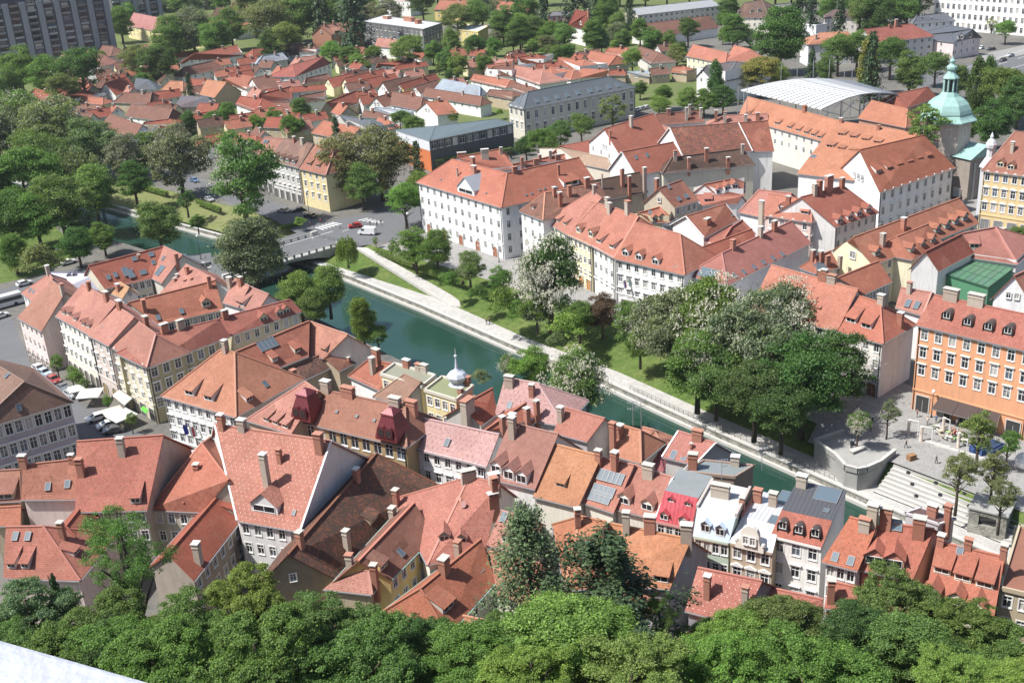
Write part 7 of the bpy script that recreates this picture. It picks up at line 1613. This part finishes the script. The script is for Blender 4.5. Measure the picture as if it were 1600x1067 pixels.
# ------------------------------------------------------------------ vehicles
CARP = {'hatch': (4.1, 1.75, [(-2.05, .35), (-2.02, .85), (-1.85, 1.0), (-1.3, 1.45), (.2, 1.48), (1.0, 1.0), (1.9, .85), (2.05, .6), (2.05, .35)]),
        'sedan': (4.5, 1.78, [(-2.25, .35), (-2.25, .85), (-1.7, .98), (-1.1, 1.42), (.3, 1.44), (1.1, .98), (2.1, .82), (2.25, .55), (2.25, .35)]),
        'van': (5.3, 2.0, [(-2.65, .4), (-2.65, 2.1), (-2.4, 2.3), (1.1, 2.3), (1.9, 1.45), (2.55, 1.2), (2.65, .8), (2.65, .4)]),
        'bus': (12.0, 2.5, [(-6, .35), (-6, 2.9), (-5.8, 3.1), (5.6, 3.1), (5.95, 2.6), (6, .35)]),
        'truck': (6.5, 2.3, [(-3.2, .6), (-3.2, 3.1), (1.2, 3.1), (1.25, 2.3), (2.3, 2.2), (2.9, 1.3), (3.2, 1.1), (3.2, .5)])}
def vehicle(kind, label, rear, front, col, cat=None, group='parked cars', z0=.02):
    a, b = at(rear, z0), at(front, z0); d = xy(b - a).normalized(); c = (a + b) / 2
    L, W, pr = CARP[kind]
    root = thing({'hatch': 'hatchback_car', 'sedan': 'saloon_car', 'van': 'delivery_van', 'bus': 'city_bus', 'truck': 'box_truck'}[kind], label, cat or {'van': 'van', 'bus': 'bus', 'truck': 'truck'}.get(kind, 'car'), (c.x, c.y, z0), math.atan2(d.y, d.x), group)
    def body():
        m = MB(); w = W / 2
        zm = max(q for _, q in pr)
        def wy(q): return w * (1 - .14 * max(0, (q - .9) / (zm - .9))) if kind in ('hatch', 'sedan') else w
        l = [Vector((x, -wy(q), q)) for x, q in pr]; r = [Vector((x, wy(q), q)) for x, q in pr]
        m.poly(l[::-1]); m.poly(r)
        for i in range(len(pr)): j = (i + 1) % len(pr); m.poly([l[i], l[j], r[j], r[i]])
        me = m.mesh('body', ['car_paint']); return me
    bo = link('body', cached(('cb', kind), body), root, col)
    def glass():
        m = MB(); w = W / 2
        if kind in ('hatch', 'sedan'):
            z0_, z1 = 1.0, 1.38
            for s in (-1, 1): m.poly([Vector((-1.35, s * w * 1.0, z0_)), Vector((.85, s * w * 1.0, z0_)), Vector((.2, s * w * .92, z1)), Vector((-1.15, s * w * .92, z1))][::s])
            m.poly([Vector((.98, -w * .85, 1.03)), Vector((.98, w * .85, 1.03)), Vector((.3, w * .8, 1.46)), Vector((.3, -w * .8, 1.46))]); m.poly([Vector((-1.8, w * .85, 1.06)), Vector((-1.8, -w * .85, 1.06)), Vector((-1.28, -w * .8, 1.46)), Vector((-1.28, w * .8, 1.46))])
        elif kind == 'van':
            for s in (-1, 1): m.box(Vector((1.0, s * (w + .005), 1.65)), (.5, 0, 0), (0, .01, 0), (0, 0, .3))
            m.poly([Vector((1.95, -w * .9, 1.44)), Vector((1.95, w * .9, 1.44)), Vector((1.2, w * .85, 2.26)), Vector((1.2, -w * .85, 2.26))])
        else:
            for s in (-1, 1): m.box(Vector((0.2 if kind == 'bus' else 1.9, s * (w + .005), 2.0 if kind == 'bus' else 1.8)), (5.3 if kind == 'bus' else .35, 0, 0), (0, .01, 0), (0, 0, .5 if kind == 'bus' else .3))
            m.box(Vector((6.0 if kind == 'bus' else 2.62, 0, 1.9 if kind == 'bus' else 1.8)), (.02 if kind == 'bus' else .3, 0, 0), (0, w * .9, 0), (0, 0, .6 if kind == 'bus' else .3))
        return m.mesh('window', ['glass_dark'])
    link('window', cached(('cg', kind), glass), root)
    def wheel():
        m = MB(); m.tube([(0, -.12, 0), (0, .12, 0)], .33 if kind != 'bus' else .48, 12); return m.mesh('wheel', ['rubber'])
    for sx in (-1, 1):
        for sy in (-1, 1):
            wo_ = link('wheel', cached(('cw', kind), wheel), root); wo_.location = (sx * L * .31, sy * (W / 2 - .1), .33 if kind != 'bus' else .48)
    def lamp():
        m = MB(); m.abox(-.05, .05, -.2, .2, -.08, .08); return m.mesh('headlight', ['white_paint'])
    for sy in (-1, 1):
        h = link('headlight', cached(('cl',), lamp), root); h.location = (L / 2 - .06, sy * W * .33, .72)
WC = (.75, .75, .74); SC = (.45, .46, .48); BKC = (.03, .03, .035); RC = (.45, .03, .03); BLC = (.12, .2, .35); GC = (.12, .12, .13)
org(0, 534)
vehicle('hatch', 'white hatchback parked nearest the parasols', (665, 470), (540, 510), WC); vehicle('hatch', 'white car parked between the white hatchback and the dark one', (730, 520), (615, 550), (.7, .7, .69)); vehicle('hatch', 'dark grey car parked nearest the dotted roof', (785, 555), (640, 580), GC)
vehicle('hatch', 'light blue car at the head of the parked row in the street', (262, 200), (300, 215), (.4, .5, .58)); vehicle('hatch', 'dark red car in the parked row in the street', (320, 238), (360, 262), (.35, .06, .06)); vehicle('sedan', 'grey car in the parked row behind the red one', (380, 290), (425, 315), (.2, .21, .22)); vehicle('hatch', 'silver car at the corner of the brown roofed building', (425, 328), (470, 355), SC)
vehicle('hatch', 'white car far up the street beside the pink corner house', (232, 172), (262, 190), WC)
tile(0, 1)
vehicle('bus', 'white and black city bus at the left edge', (-120, 890), (120, 825), (.62, .63, .63), None, None); vehicle('hatch', 'white car behind the bus at the left edge', (-30, 930), (45, 905), WC); vehicle('hatch', 'white car parked under the park trees', (365, 500), (425, 492), WC); vehicle('sedan', 'white car on the drive below the park trees', (395, 592), (465, 572), WC); vehicle('hatch', 'blue car parked on the far embankment street', (1195, 62), (1240, 78), BLC); vehicle('hatch', 'silver car parked behind the big chestnut on the far street', (1285, 180), (1335, 198), SC); vehicle('hatch', 'white car on the path at the left lawn', (130, 722), (180, 708), WC)
tile(1, 1)
vehicle('hatch', 'red car driving across the junction', (660, 350), (580, 360), RC, None, None); vehicle('van', 'white delivery van turning at the junction', (755, 400), (640, 395), (.8, .8, .79), None, None); vehicle('sedan', 'silver car parked beside the grey junction house', (200, 262), (145, 255), SC); vehicle('sedan', 'black car parked next to the silver one at the junction', (300, 250), (230, 260), BKC); vehicle('sedan', 'black car parked nearest the zebra crossing', (380, 300), (300, 285), BKC)
tile(3, 1)
vehicle('truck', 'large white box truck behind the concert hall', (1170, 175), (1275, 150), (.78, .78, .77), None, None); vehicle('truck', 'smaller white truck parked behind the large box truck', (1235, 95), (1315, 75), (.75, .75, .75), None, None); vehicle('sedan', 'silver car parked by the tan palace', (1405, 345), (1505, 360), SC); vehicle('hatch', 'white car parked behind the garden tree at the right edge', (1440, 385), (1500, 400), WC); vehicle('sedan', 'dark car in the shade beside the tan palace', (1290, 320), (1350, 300), BKC)
org(1450, 0, 10.667)
vehicle('sedan', 'silver car on the main road at the top right', (1440, 935), (1290, 965), SC); vehicle('sedan', 'dark car on the main road below the silver one', (1290, 1010), (1200, 1035), BKC); vehicle('hatch', 'white car on the main road below the pale pink house', (890, 1010), (790, 1045), WC); vehicle('sedan', 'black car parked beside the pale pink house', (1130, 830), (970, 850), BKC); vehicle('hatch', 'white car parked beside the black one at the pale pink house', (930, 800), (830, 840), WC)
full()
for i, (x, y, c, n_) in enumerate([(848, 70, RC, 'red car parked beyond the allotments'), (862, 72, SC, 'silver car parked next to the red one beyond the allotments'), (995, 174, WC, 'left white car parked at the end of the school'), (1003, 172, (.6, .6, .6), 'middle pale car parked at the end of the school'), (1011, 170, WC, 'right white car parked at the end of the school'), (1081, 113, WC, 'white car in front of the long cream house'), (190, 112, WC, 'white car below the dark tower block'), (318, 208, SC, 'silver car on the lane by the red cottages')]):
    vehicle('hatch', n_, (x - 5, y + 1), (x + 5, y - 1), c)
vehicle('van', 'white van parked behind the white car below the tower block', (184, 117), (198, 115), WC)

# ------------------------------------------------------------------ people
def mk_person():
    m, nt, out = nmat('person'); n = N(nt)
    tc = n('SeparateXYZ', ins={0: n('TexCoord').outputs['Object']}); zc = tc.outputs[2]; oi = n('ObjectInfo')
    skin = (.45, .27, .19, 1); hair = (.04, .028, .02, 1); trou = n.mix(oi.outputs['Random'], (.03, .035, .06, 1), (.12, .10, .08, 1))
    col = n.mix(n.math('GREATER_THAN', zc, .88), trou, oi.outputs['Color'])
    col = n.mix(n.math('GREATER_THAN', zc, 1.42), col, skin); col = n.mix(n.math('GREATER_THAN', zc, 1.64), col, hair); col = n.mix(n.math('LESS_THAN', zc, .07), col, (.02, .02, .02, 1))
    arm = n.math('MULTIPLY', n.math('GREATER_THAN', n.math('ABSOLUTE', tc.outputs[1]), .24), n.math('LESS_THAN', zc, .98)); col = n.mix(arm, col, skin)
    finish(nt, out, n, col, .8)
mk_person()
def person_mesh(stride):
    def fn():
        J = {'pel': (0, 0, .95, .15), 'waist': (0, 0, 1.1, .13), 'chest': (.01, 0, 1.32, .16), 'neck': (.01, 0, 1.47, .065), 'head': (.02, 0, 1.60, .105), 'crown': (.015, 0, 1.71, .075)}
        E_ = [('pel', 'waist'), ('waist', 'chest'), ('chest', 'neck'), ('neck', 'head'), ('head', 'crown')]
        for s, k in ((1, 'l'), (-1, 'r')):
            f = stride * s
            J.update({'hip' + k: (0, .09 * s, .88, .10), 'kn' + k: (f * .22 + .03, .10 * s, .48, .07), 'an' + k: (f * .36 - .02, .10 * s, .08, .05), 'to' + k: (f * .36 + .14, .11 * s, .045, .045), 'sh' + k: (0, .19 * s, 1.40, .07), 'el' + k: (-f * .14 - .02, .25 * s, 1.13, .05), 'wr' + k: (-f * .22 + .06, .27 * s, .90, .038), 'ha' + k: (-f * .24 + .09, .27 * s, .80, .034)})
            E_ += [('pel', 'hip' + k), ('hip' + k, 'kn' + k), ('kn' + k, 'an' + k), ('an' + k, 'to' + k), ('chest', 'sh' + k), ('sh' + k, 'el' + k), ('el' + k, 'wr' + k), ('wr' + k, 'ha' + k)]
        names = list(J); me = bpy.data.meshes.new('person'); me.from_pydata([J[k][:3] for k in names], [(names.index(a), names.index(b)) for a, b in E_], [])
        o = bpy.data.objects.new('tmp', me); COL.objects.link(o); md = o.modifiers.new('skin', 'SKIN')
        for i, k in enumerate(names):
            me.skin_vertices[0].data[i].radius = (J[k][3], J[k][3]); me.skin_vertices[0].data[i].use_root = (k == 'pel')
        sb = o.modifiers.new('sub', 'SUBSURF'); sb.levels = 1; sb.render_levels = 1
        bpy.context.view_layer.update(); dg = bpy.context.evaluated_depsgraph_get(); out = bpy.data.meshes.new_from_object(o.evaluated_get(dg)); out.name = 'person'
        bpy.data.objects.remove(o); out.materials.clear(); out.materials.append(MATS['person']); return out
    return cached(('person', stride), fn)
def person(x, y, label, col, hd=0.0, stride=.7, z0=.02):
    p = at((x, y), z0); o = link('person', person_mesh(stride), None, col); o.location = p; o.rotation_euler = (0, 0, hd); tag(o, label, 'person')
tile(1, 1)
person(1441, 962, 'person in dark clothes walking left of a pair on the quay', (.03, .03, .04), .5, .7, -3.28); person(1459, 960, 'person in dark clothes walking right of a pair on the quay', (.05, .04, .04), .5, .5, -3.28)
person(715, 345, 'person in a dark jacket crossing left of two others', (.06, .06, .07), 1.0); person(757, 350, 'person in grey standing between two others at the crossing', (.2, .2, .22), 2.0, .3); person(782, 338, 'person in black rightmost at the crossing', (.02, .02, .02), 1.2); person(405, 330, 'person in a red top beside the junction kerb', (.45, .06, .05), .4); person(338, 345, 'person in pink by the cafe hedge at the junction', (.5, .2, .2), .2, .3); person(525, 362, 'person in pale clothes walking at the bridge end', (.5, .5, .5), .8)
tile(3, 2)
person(862, 662, 'person in black walking across the open square', (.02, .02, .025), 2.4); person(995, 518, 'person in a pale top walking before the orange building', (.6, .5, .42), .6); person(1175, 528, 'person in white near the brown awning', (.65, .62, .6), 3.0, .3); person(1218, 752, 'person in dark red at the end of the white slabs', (.2, .04, .04), 1.0, .3); person(1165, 600, 'person in a red jacket among the cafe tables', (.5, .05, .05), 1.7, .2); person(1095, 385, 'person standing by the doorway left of the awning', (.3, .28, .3), 0, .1)

for i, (x, y, cl, wh) in enumerate([(930, 470, (.3, .1, .1), 'person in dull red left of the cafe frames'), (1050, 505, (.1, .15, .3), 'person in blue behind the cafe frames'), (1340, 640, (.5, .5, .5), 'person in grey under the square trees'), (700, 480, (.2, .25, .2), 'person in green beside the doorway of the white corner house'), (640, 560, (.6, .58, .5), 'person in a cream coat near the small chestnut'), (1050, 760, (.1, .1, .12), 'person in black at the top of the steps'), (1180, 840, (.5, .3, .2), 'person in tan sitting high on the steps')]):
    person(x, y, wh, cl, i * 1.1, .5 if i % 2 else .15)
# ------------------------------------------------------------------ cafe furniture, frames, slabs on the square
def cafe():
    def tab():
        m = MB(); m.lathe([(.25, 0), (.25, .04), (.04, .06), (.04, .70), (.42, .71), (.42, .75)], 10); return m.mesh('cafe_table', ['trim'])
    def cseat():
        m = MB(); m.abox(-.22, .22, -.22, .22, .42, .48); return m.mesh('seat', ['painted'])
    def cback():
        m = MB(); m.abox(-.22, .22, .18, .23, .48, .9); return m.mesh('backrest', ['painted'])
    def cleg():
        m = MB(); m.abox(-.025, .025, -.025, .025, 0, .43); return m.mesh('leg', ['metal_grey'])
    cols = [(.62, .58, .50), (.55, .52, .48), (.60, .50, .36), (.66, .64, .60), (.36, .30, .24), (.45, .25, .18), (.30, .42, .20)]
    k = 0
    for i in range(4):
        for j in range(3):
            x, y = 1060 + i * 48 + j * 14, 545 + j * 30 + i * 9; p = at((x, y), .02)
            t = link('cafe_table', cached(('ct',), tab), None, rnd.choice(cols)); t.location = p
            tag(t, '%s cafe table in the %s row of the terrace on the square' % (('leftmost', 'second', 'third', 'rightmost')[i], ('back', 'middle', 'front')[j]), 'table', 'cafe tables on the square')
            for s in range(2):
                a = rnd.random() * 6.28; q = p + Vector((math.cos(a + s * 3), math.sin(a + s * 3), 0)) * .75
                c = thing('cafe_chair', '%s chair at the %s cafe table of the %s row' % (('first', 'second')[s], ('leftmost', 'second', 'third', 'rightmost')[i], ('back', 'middle', 'front')[j]), 'chair', q, a + s * 3 - 1.57, 'cafe chairs on the square')
                cc = rnd.choice(cols); link('seat', cached(('cs',), cseat), c, cc); link('backrest', cached(('cbk',), cback), c, cc)
                for sx in (-.2, .2):
                    for sy in (-.2, .2): l = link('leg', cached(('clg',), cleg), c); l.location = (sx, sy, 0)
    for i, (x0, y0, x1, y1) in enumerate([(868, 575, 935, 588), (945, 618, 1022, 630), (1180, 655, 1240, 690), (1085, 560, 1130, 580)]):
        a, b = at((x0, y0), 0), at((x1, y1), 0); h = 2.9
        root = thing('curtain_frame', '%s white portal frame with a gathered curtain on the square' % ('leftmost', 'second', 'rightmost', 'hindmost')[i], 'frame', a, 0, 'curtained frames around the cafe')
        for p, q in ((a, a + Z3 * h), (b, b + Z3 * h), (a + Z3 * h, b + Z3 * h)):
            m = MB(); m.tube([p, q], .07, 6); part(m, 'post' if p.z < 1 else 'beam', 'white_paint', root)
        m = MB(); m.lathe([(.32, 0), (.26, .6), (.16, 1.3), (.24, 2.2), (.3, h)], 9, 0, a + (b - a).normalized() * .3); part(m, 'curtain', 'fabric', root, None, (.62, .52, .44))
    for i in range(14):
        t = i / 13; p = at((1015 + t * 390, 632 + t * 118 + (i % 3) * 3), .02); d = Vector((.8, -.6, 0))
        m = MB(); m.abox(-.9, .9, -.32, .32, 0, .24 + .1 * (i % 2)); o = link('stone_bench', m.mesh('stone_bench', ['stone_pale'])); o.location = p; o.rotation_euler = (0, 0, -.62 + .1 * math.sin(i * 2.1))
        tag(o, 'low white stone slab %d%s from the left along the cafe edge' % (i + 1, {1: 'st', 2: 'nd', 3: 'rd'}.get(i + 1, 'th')), 'bench', 'white stone slabs on the square')
    p = at((895, 735), .02); root = thing('wooden_crate', 'brown wooden crate alone on the paving', 'crate', p, .4)
    for i in range(4):
        m = MB(); m.abox(-.7, .7, -.5, .5, i * .26 + .02, i * .26 + .22); link('slat_band', m.mesh('slat_band', ['timber']), root)
    p = at((1592, 752 + 48), .0); root = thing('white_globe', 'large white globe sculpture at the right edge of the square', 'sculpture', p)
    m = MB(); R_ = 1.45; m.lathe([(R_ * math.sin(math.pi * i / 16) + .01, R_ - R_ * math.cos(math.pi * i / 16) + .3) for i in range(17)], 28); link('globe', m.mesh('globe', ['painted'], None, False, True), root, (.82, .82, .82))
    m = MB(); m.lathe([(.8, 0), (.8, .32), (.6, .34)], 16); link('base', m.mesh('base', ['concrete']), root)
    for i, (x, y, s, cl) in enumerate([(1305, 690, 1.1, (.04, .09, .24)), (1345, 700, .9, (.05, .10, .26)), (1400, 680, 2.0, (.03, .05, .12))]):
        p = at((x, y), .02); root = thing('covered_stack', ('blue tarpaulin bale left of the dark covered stack', 'small blue bale beside the dark covered stack', 'dark navy covered stack under the square trees')[i], 'bale', p, .3 * i)
        m = MB(); m.abox(-s, s, -s * .7, s * .7, 0, 1.1); m.abox(-s * .8, s * .8, -s * .5, s * .5, 1.1, 1.35); link('cover', m.mesh('cover', ['fabric']), root, cl)
        m = MB(); m.abox(-s - .03, s + .03, -.05, .05, .0, 1.12); link('strap', m.mesh('strap', ['rubber']), root)
    for i, (x, y) in enumerate(((525, 650), (645, 500))):
        p = at((x, y), .02); root = thing('litter_bin', ('dark litter bin under the small chestnut', 'dark notice box behind the small chestnut')[i], 'bin', p)
        m = MB(); m.lathe([(.35, 0), (.4, .9), (.42, 1.0), (.3, 1.15)], 12); link('barrel', m.mesh('barrel', ['metal_dark']), root); m = MB(); m.lathe([(.44, 1.15), (.40, 1.25), (.05, 1.35)], 12); link('lid', m.mesh('lid', ['metal_grey']), root)
cafe()
# ------------------------------------------------------------------ lamps, railings, hedges, flags, roof gear
def lamp(x, y, h, label, globe=False):
    p = at((x, y), 0); root = thing('street_lamp', label, 'street lamp', p, 0, 'street lamps')
    m = MB(); m.tube([(0, 0, 0), (0, 0, h)], [.11, .05], 8); link('pole', m.mesh('pole', ['metal_dark']), root)
    m = MB(); m.lathe([(.2, 0), (.2, .3), (.12, .4)], 8); link('base', m.mesh('base', ['metal_dark']), root)
    m = MB(); m.lathe([(.05, h), (.3, h + .1), (.34, h + .35), (.2, h + .6), (.03, h + .65)], 10); link('lamp_head', m.mesh('lamp_head', ['white_paint']), root)
full()
lamp(314, 405, 6.5, 'street lamp with a white head at the near end of the bridge'); lamp(483, 335, 7, 'street lamp in front of the yellow junction house'); lamp(640, 372, 7, 'street lamp at the corner of the white palace'); lamp(1330, 700, 4, 'street lamp behind the concrete terrace'); lamp(780, 410, 6, 'street lamp at the right corner of the white palace'); lamp(1455, 652, 5, 'street lamp before the orange building')
def railing(label, pts, z0, n, h=1.0):
    root = thing('railing', label, 'railing', pts[0])
    for hh in (h, h * .55):
        m = MB(); m.tube([p + Z3 * hh for p in pts], .035, 5); part(m, 'rail', 'metal_dark', root)
    tot = len(pts) - 1
    for i in range(n + 1):
        t = i / n * tot; k = min(int(t), tot - 1); p = pts[k].lerp(pts[k + 1], t - k); m = MB(); m.tube([p, p + Z3 * h], .035, 5); part(m, 'post', 'metal_dark', root)
railing('thin dark railing along the quay below the big trees', [z_(E1[i].lerp(E1[i + 1], .3 if i == 9 else 0) - RIV_N * .5, -3.1) for i in (9, 10, 11, 12)], 0, 40)
railing('thin dark railing on the upper edge of the quay by the road bridge', [z_(at((500, 372), 0) - Vector((0, 0, 0)), 0), z_(at((560, 384), 0), 0)], 0, 8)
HEDGE = {}
def hedge(label, a, b, h=1.3, w=1.1, col='light'):
    A, B = at(a, 0), at(b, 0); L = (B - A).length; d = xy(B - A).normalized()
    n_ = int(L * 150); p = np.stack([rng.uniform(-L / 2, L / 2, n_), rng.uniform(-w / 2, w / 2, n_), rng.uniform(0, h, n_)], 1)
    f = rng.integers(0, 3, n_); p[f == 0, 2] = h + rng.normal(size=(f == 0).sum()) * .05; p[f == 1, 1] = -w / 2 + rng.normal(size=(f == 1).sum()) * .06; p[f == 2, 1] = w / 2 + rng.normal(size=(f == 2).sum()) * .06
    me = quads_mesh('hedge', p, unit(n_) + np.array([0, 0, .4]), rng.uniform(.10, .2, n_), 1.0, ['leaf'])
    root = thing('hedge', label, 'hedge', (A + B) / 2, math.atan2(d.y, d.x), 'clipped hedges')
    link('foliage', me, root, CG[col]); m = MB(); m.abox(-L / 2 + .2, L / 2 - .2, -w * .2, w * .2, 0, h * .7); link('twigs', m.mesh('twigs', ['bark']), root)
full()
hedge('clipped hedge at the upper left of the river lawn', (215, 293), (262, 306)); hedge('clipped hedge at the right end of the river lawn', (308, 318), (345, 331)); hedge('clipped hedge on the bank nearest the junction', (440, 360), (470, 352), 1.2); hedge('clipped hedge left of the first embankment chestnut', (590, 395), (648, 418), 1.3, 1.6); hedge('clipped hedge between the embankment chestnuts', (655, 422), (725, 445), 1.3, 1.6); hedge('clipped hedge before the white palace corner', (745, 455), (800, 475), 1.3, 1.6); hedge('long hedge in front of the gymnasium', (680, 268), (800, 248), 4.0, 2.0, 'mid')
def flag(x, y, z, label, cols, hd):
    p = at((x, y), z); root = thing('flag', label, 'flag', p); d = Vector((math.cos(hd), math.sin(hd), 0))
    m = MB(); m.tube([p, p + d * 1.6 + Z3 * 1.2], .035, 5); part(m, 'pole', 'metal_grey', root)
    t = p + d * 1.5 + Z3 * 1.1
    for i, c in enumerate(cols):
        m = MB(); o = t - d * .42 * i - Z3 * .1 * i
        s = Vector((d.y, -d.x, 0)) * .12
        for k in range(5): m.poly([o + s * math.sin(k) - Z3 * .4 * k, o - d * .42 + s * math.sin(k + .4) - Z3 * (.4 * k + .12), o - d * .42 + s * math.sin(k + 1.4) - Z3 * (.4 * (k + 1) + .12), o + s * math.sin(k + 1) - Z3 * .4 * (k + 1)])
        part(m, 'stripe', 'fabric', root, None, c)
tile(2, 1)
flag(718, 700, 7.5, 'white blue and red flag on the ornate white house', [(.75, .75, .75), (.05, .1, .4), (.5, .04, .05)], -2.2); flag(750, 690, 7.5, 'pale green and white flag on the ornate white house', [(.2, .5, .4), (.7, .7, .7)], -2.2)
org(0, 640)
flag(1195, 110, 8.0, 'blue flag on the hip roofed corner house', [(.04, .05, .3), (.04, .05, .3)], -2.4); flag(1235, 125, 8.0, 'white and red flag on the hip roofed corner house', [(.75, .75, .75), (.5, .05, .06), (.75, .75, .75)], -2.4)
for i, x in enumerate((205, 250, 305, 390, 445)):
    p = at((x, 578 - (x - 205) * .06), 7.9); root = thing('air_conditioner', ('leftmost', 'second', 'middle', 'fourth', 'rightmost')[i] + ' white air conditioning unit on the small terrace', 'air conditioner', p, -.15, 'air conditioners on the terrace')
    m = MB(); m.abox(-.55, .55, -.22, .22, 0, .85); link('casing', m.mesh('casing', ['white_paint']), root); m = MB(); m.tube([(.1, -.24, .42), (.1, -.2, .42)], .3, 12); link('fan_grille', m.mesh('fan_grille', ['metal_dark']), root)
def aerial(x, y, z, h, label):
    p = at((x, y), z); root = thing('television_aerial', label, 'aerial', p, 0, 'roof aerials')
    m = MB(); m.tube([(0, 0, 0), (0, 0, h)], .06, 5); link('mast', m.mesh('mast', ['metal_grey']), root)
    for k in range(2):
        m = MB(); m.tube([(-.9, 0, h - .3 - k * 1.1), (.9, .2, h - .25 - k * 1.1)], .035, 4)
        for j in range(5): m.tube([(-.8 + j * .4, -.45, h - .3 - k * 1.1), (-.8 + j * .4, .5, h - .27 - k * 1.1)], .025, 4)
        link('antenna', m.mesh('antenna', ['metal_grey']), root)
tile(2, 2)
aerial(757, 525, 13, 4.5, 'left tall television aerial above the orange riverside house'); aerial(808, 545, 13, 5.5, 'right tall television aerial above the orange riverside house'); aerial(1310, 880, 13.3, 4, 'thin aerial on the grey flat roof'); aerial(1560, 800, 12, 4, 'cluster aerial on the pale metal roof')
org(560, 740)
for i, (x, y) in enumerate(((632, 185), (662, 215))):
    p = at((x, y), 13.2); root = thing('satellite_dish', ('small reddish satellite dish on the dotted pink roof', 'larger satellite dish beside the reddish one')[i], 'satellite dish', p, -2.2, 'satellite dishes on the dotted roof')
    m = MB(); m.lathe([(.05, 0), (.3, .06), (.5, .2)], 14); o = link('dish', m.mesh('dish', ['trim']), root, ((.5, .25, .2), (.35, .2, .18))[i]); o.rotation_euler = (0, 1.0, 0); o.location = (0, 0, .6)
    m = MB(); m.tube([(0, 0, -1), (0, 0, .6)], .05, 6); link('bracket', m.mesh('bracket', ['metal_grey']), root)
# white painted parapet at the viewer's feet
def parapet():
    full(); zt = CAM_H - .95
    a, b = at((-60, 977), zt), at((330, 1087), zt); u = xy(b - a).normalized(); n = Vector((-u.y, u.x, 0))
    root = thing('white_parapet', 'white painted parapet ledge in the lower left corner', 'parapet', ((a.x + b.x) / 2, (a.y + b.y) / 2, zt - 2))
    m = MB(); m.box((a + b) / 2 - n * .35 - Z3 * .06, (b - a) / 2 + u * 1.2, n * .35, Z3 * .06); o = part(m, 'capping', 'ledge_paint', root)
    bv = o.modifiers.new('bevel', 'BEVEL'); bv.width = .012; bv.segments = 3
    m = MB(); m.box((a + b) / 2 - n * .37 - Z3 * 1.1, (b - a) / 2 + u * 1.2, n * .30, Z3 * 1.03); part(m, 'wall', 'ledge_paint', root)
parapet()
# ------------------------------------------------------------------ thin haze volume, added to lift the distant shadows
def haze():
    m, nt, out = nmat('haze'); n = N(nt)
    v = n('VolumePrincipled', ins={'Color': (.86, .93, 1.0, 1), 'Density': .00006, 'Anisotropy': .2})
    nt.links.new(v.outputs[0], out.inputs['Volume'])
    b = MB(); b.abox(-900, 900, -60, 1500, -8, 101.5)
    struct('haze', b, 'haze', 'stuff')
haze()
# ------------------------------------------------------------------ labels for the many: each told apart by what stands next to it
def auto_labels():
    marks = []
    short = [('the dark tower block', (90, 60)), ('the yellow walled building', (235, 40)), ('the red brick villa', (520, 65)), ('the dark office block', (620, 50)), ('the pale apartment slab', (1060, 25)), ('the white villa', (920, 40)), ('the long school', (890, 165)), ('the gymnasium', (710, 215)), ('the white palace', (730, 320)), ('the theatre canopy', (1290, 148)), ('the green dome', (1478, 190)), ('the huge white building', (1540, 25)), ('the red roofed annex', (1400, 55)), ('the long cream house', (1120, 90)), ('the road bridge', (480, 385)), ('the yellow junction house', (490, 290)), ('the orange building', (1520, 580)), ('the concrete terrace', (1330, 715)), ('the grandstand steps', (1480, 780)), ('the onion turret', (716, 570)), ('the mossy gabled house', (480, 880)), ('the white parapet', (60, 1040)), ('the round dormers', (1255, 860)), ('the very tall chimney', (420, 740)), ('the lilac grey roof', (120, 430)), ('the hip roofed corner house', (330, 590)), ('the pink riverside house', (1080, 690)), ('the white flag house', (1010, 420)), ('the lawn by the river', (270, 320)), ('the slab bridge', (20, 260)), ('the allotments', (780, 75)), ('the long white house', (480, 110)), ('the cottage row', (640, 150)), ('the concert hall', (1380, 280)), ('the broad orange roof', (1500, 880)), ('the pale rose roof', (700, 690)), ('the grey junction house', (440, 250)), ('the low pink house', (60, 860))]
    taken = {}
    info = []
    for root, desc, c, kind in AUTO:
        x, y = proj(c); best = sorted(short, key=lambda m: (m[1][0] - x) ** 2 + ((m[1][1] - y) * 1.6) ** 2)
        info.append([root, desc, x, y, best])
    def rel(x, y, m):
        dx, dy = x - m[1][0], (y - m[1][1]) * 1.6
        d = math.hypot(dx, dy)
        if abs(dx) > abs(dy) * 2.2: s = 'left of' if dx < 0 else 'right of'
        elif abs(dy) > abs(dx) * 2.2: s = 'behind' if dy < 0 else 'in front of'
        else: s = ('behind and left of' if dx < 0 else 'behind and right of') if dy < 0 else ('in front and left of' if dx < 0 else 'in front and right of')
        far = '' if d < 60 else ' well' if d < 150 else ' far'
        return (far.strip() + ' ' + s).strip() if s in ('left of', 'right of', 'behind', 'in front of') else s
    groups = {}
    for it in info:
        root, desc, x, y, best = it
        key = '%s %s %s' % (desc, rel(x, y, best[0]), best[0][0]); key = key.replace('with white blossoms', 'in blossom').replace('roofed cottage with', 'roofed cottage,') if len(key.split()) > 12 else key; groups.setdefault(key, []).append(it)
    ords = ['leftmost', 'second', 'third', 'fourth', 'fifth', 'sixth', 'seventh', 'eighth', 'ninth']
    for key, its in groups.items():
        if len(its) == 1: its[0][0]['label'] = key; continue
        its.sort(key=lambda i: i[2])
        for k, it in enumerate(its):
            o_ = ords[k] if k < len(its) - 1 else 'rightmost'
            it[0]['label'] = '%s of these, %s' % (o_, key) if len((o_ + ' of these ' + key).split()) <= 16 else ' '.join(('%s %s' % (o_, key)).split()[:16])
auto_labels()
print('objects', len(bpy.data.objects), 'tris', sum(len(m.polygons) for m in bpy.data.meshes))
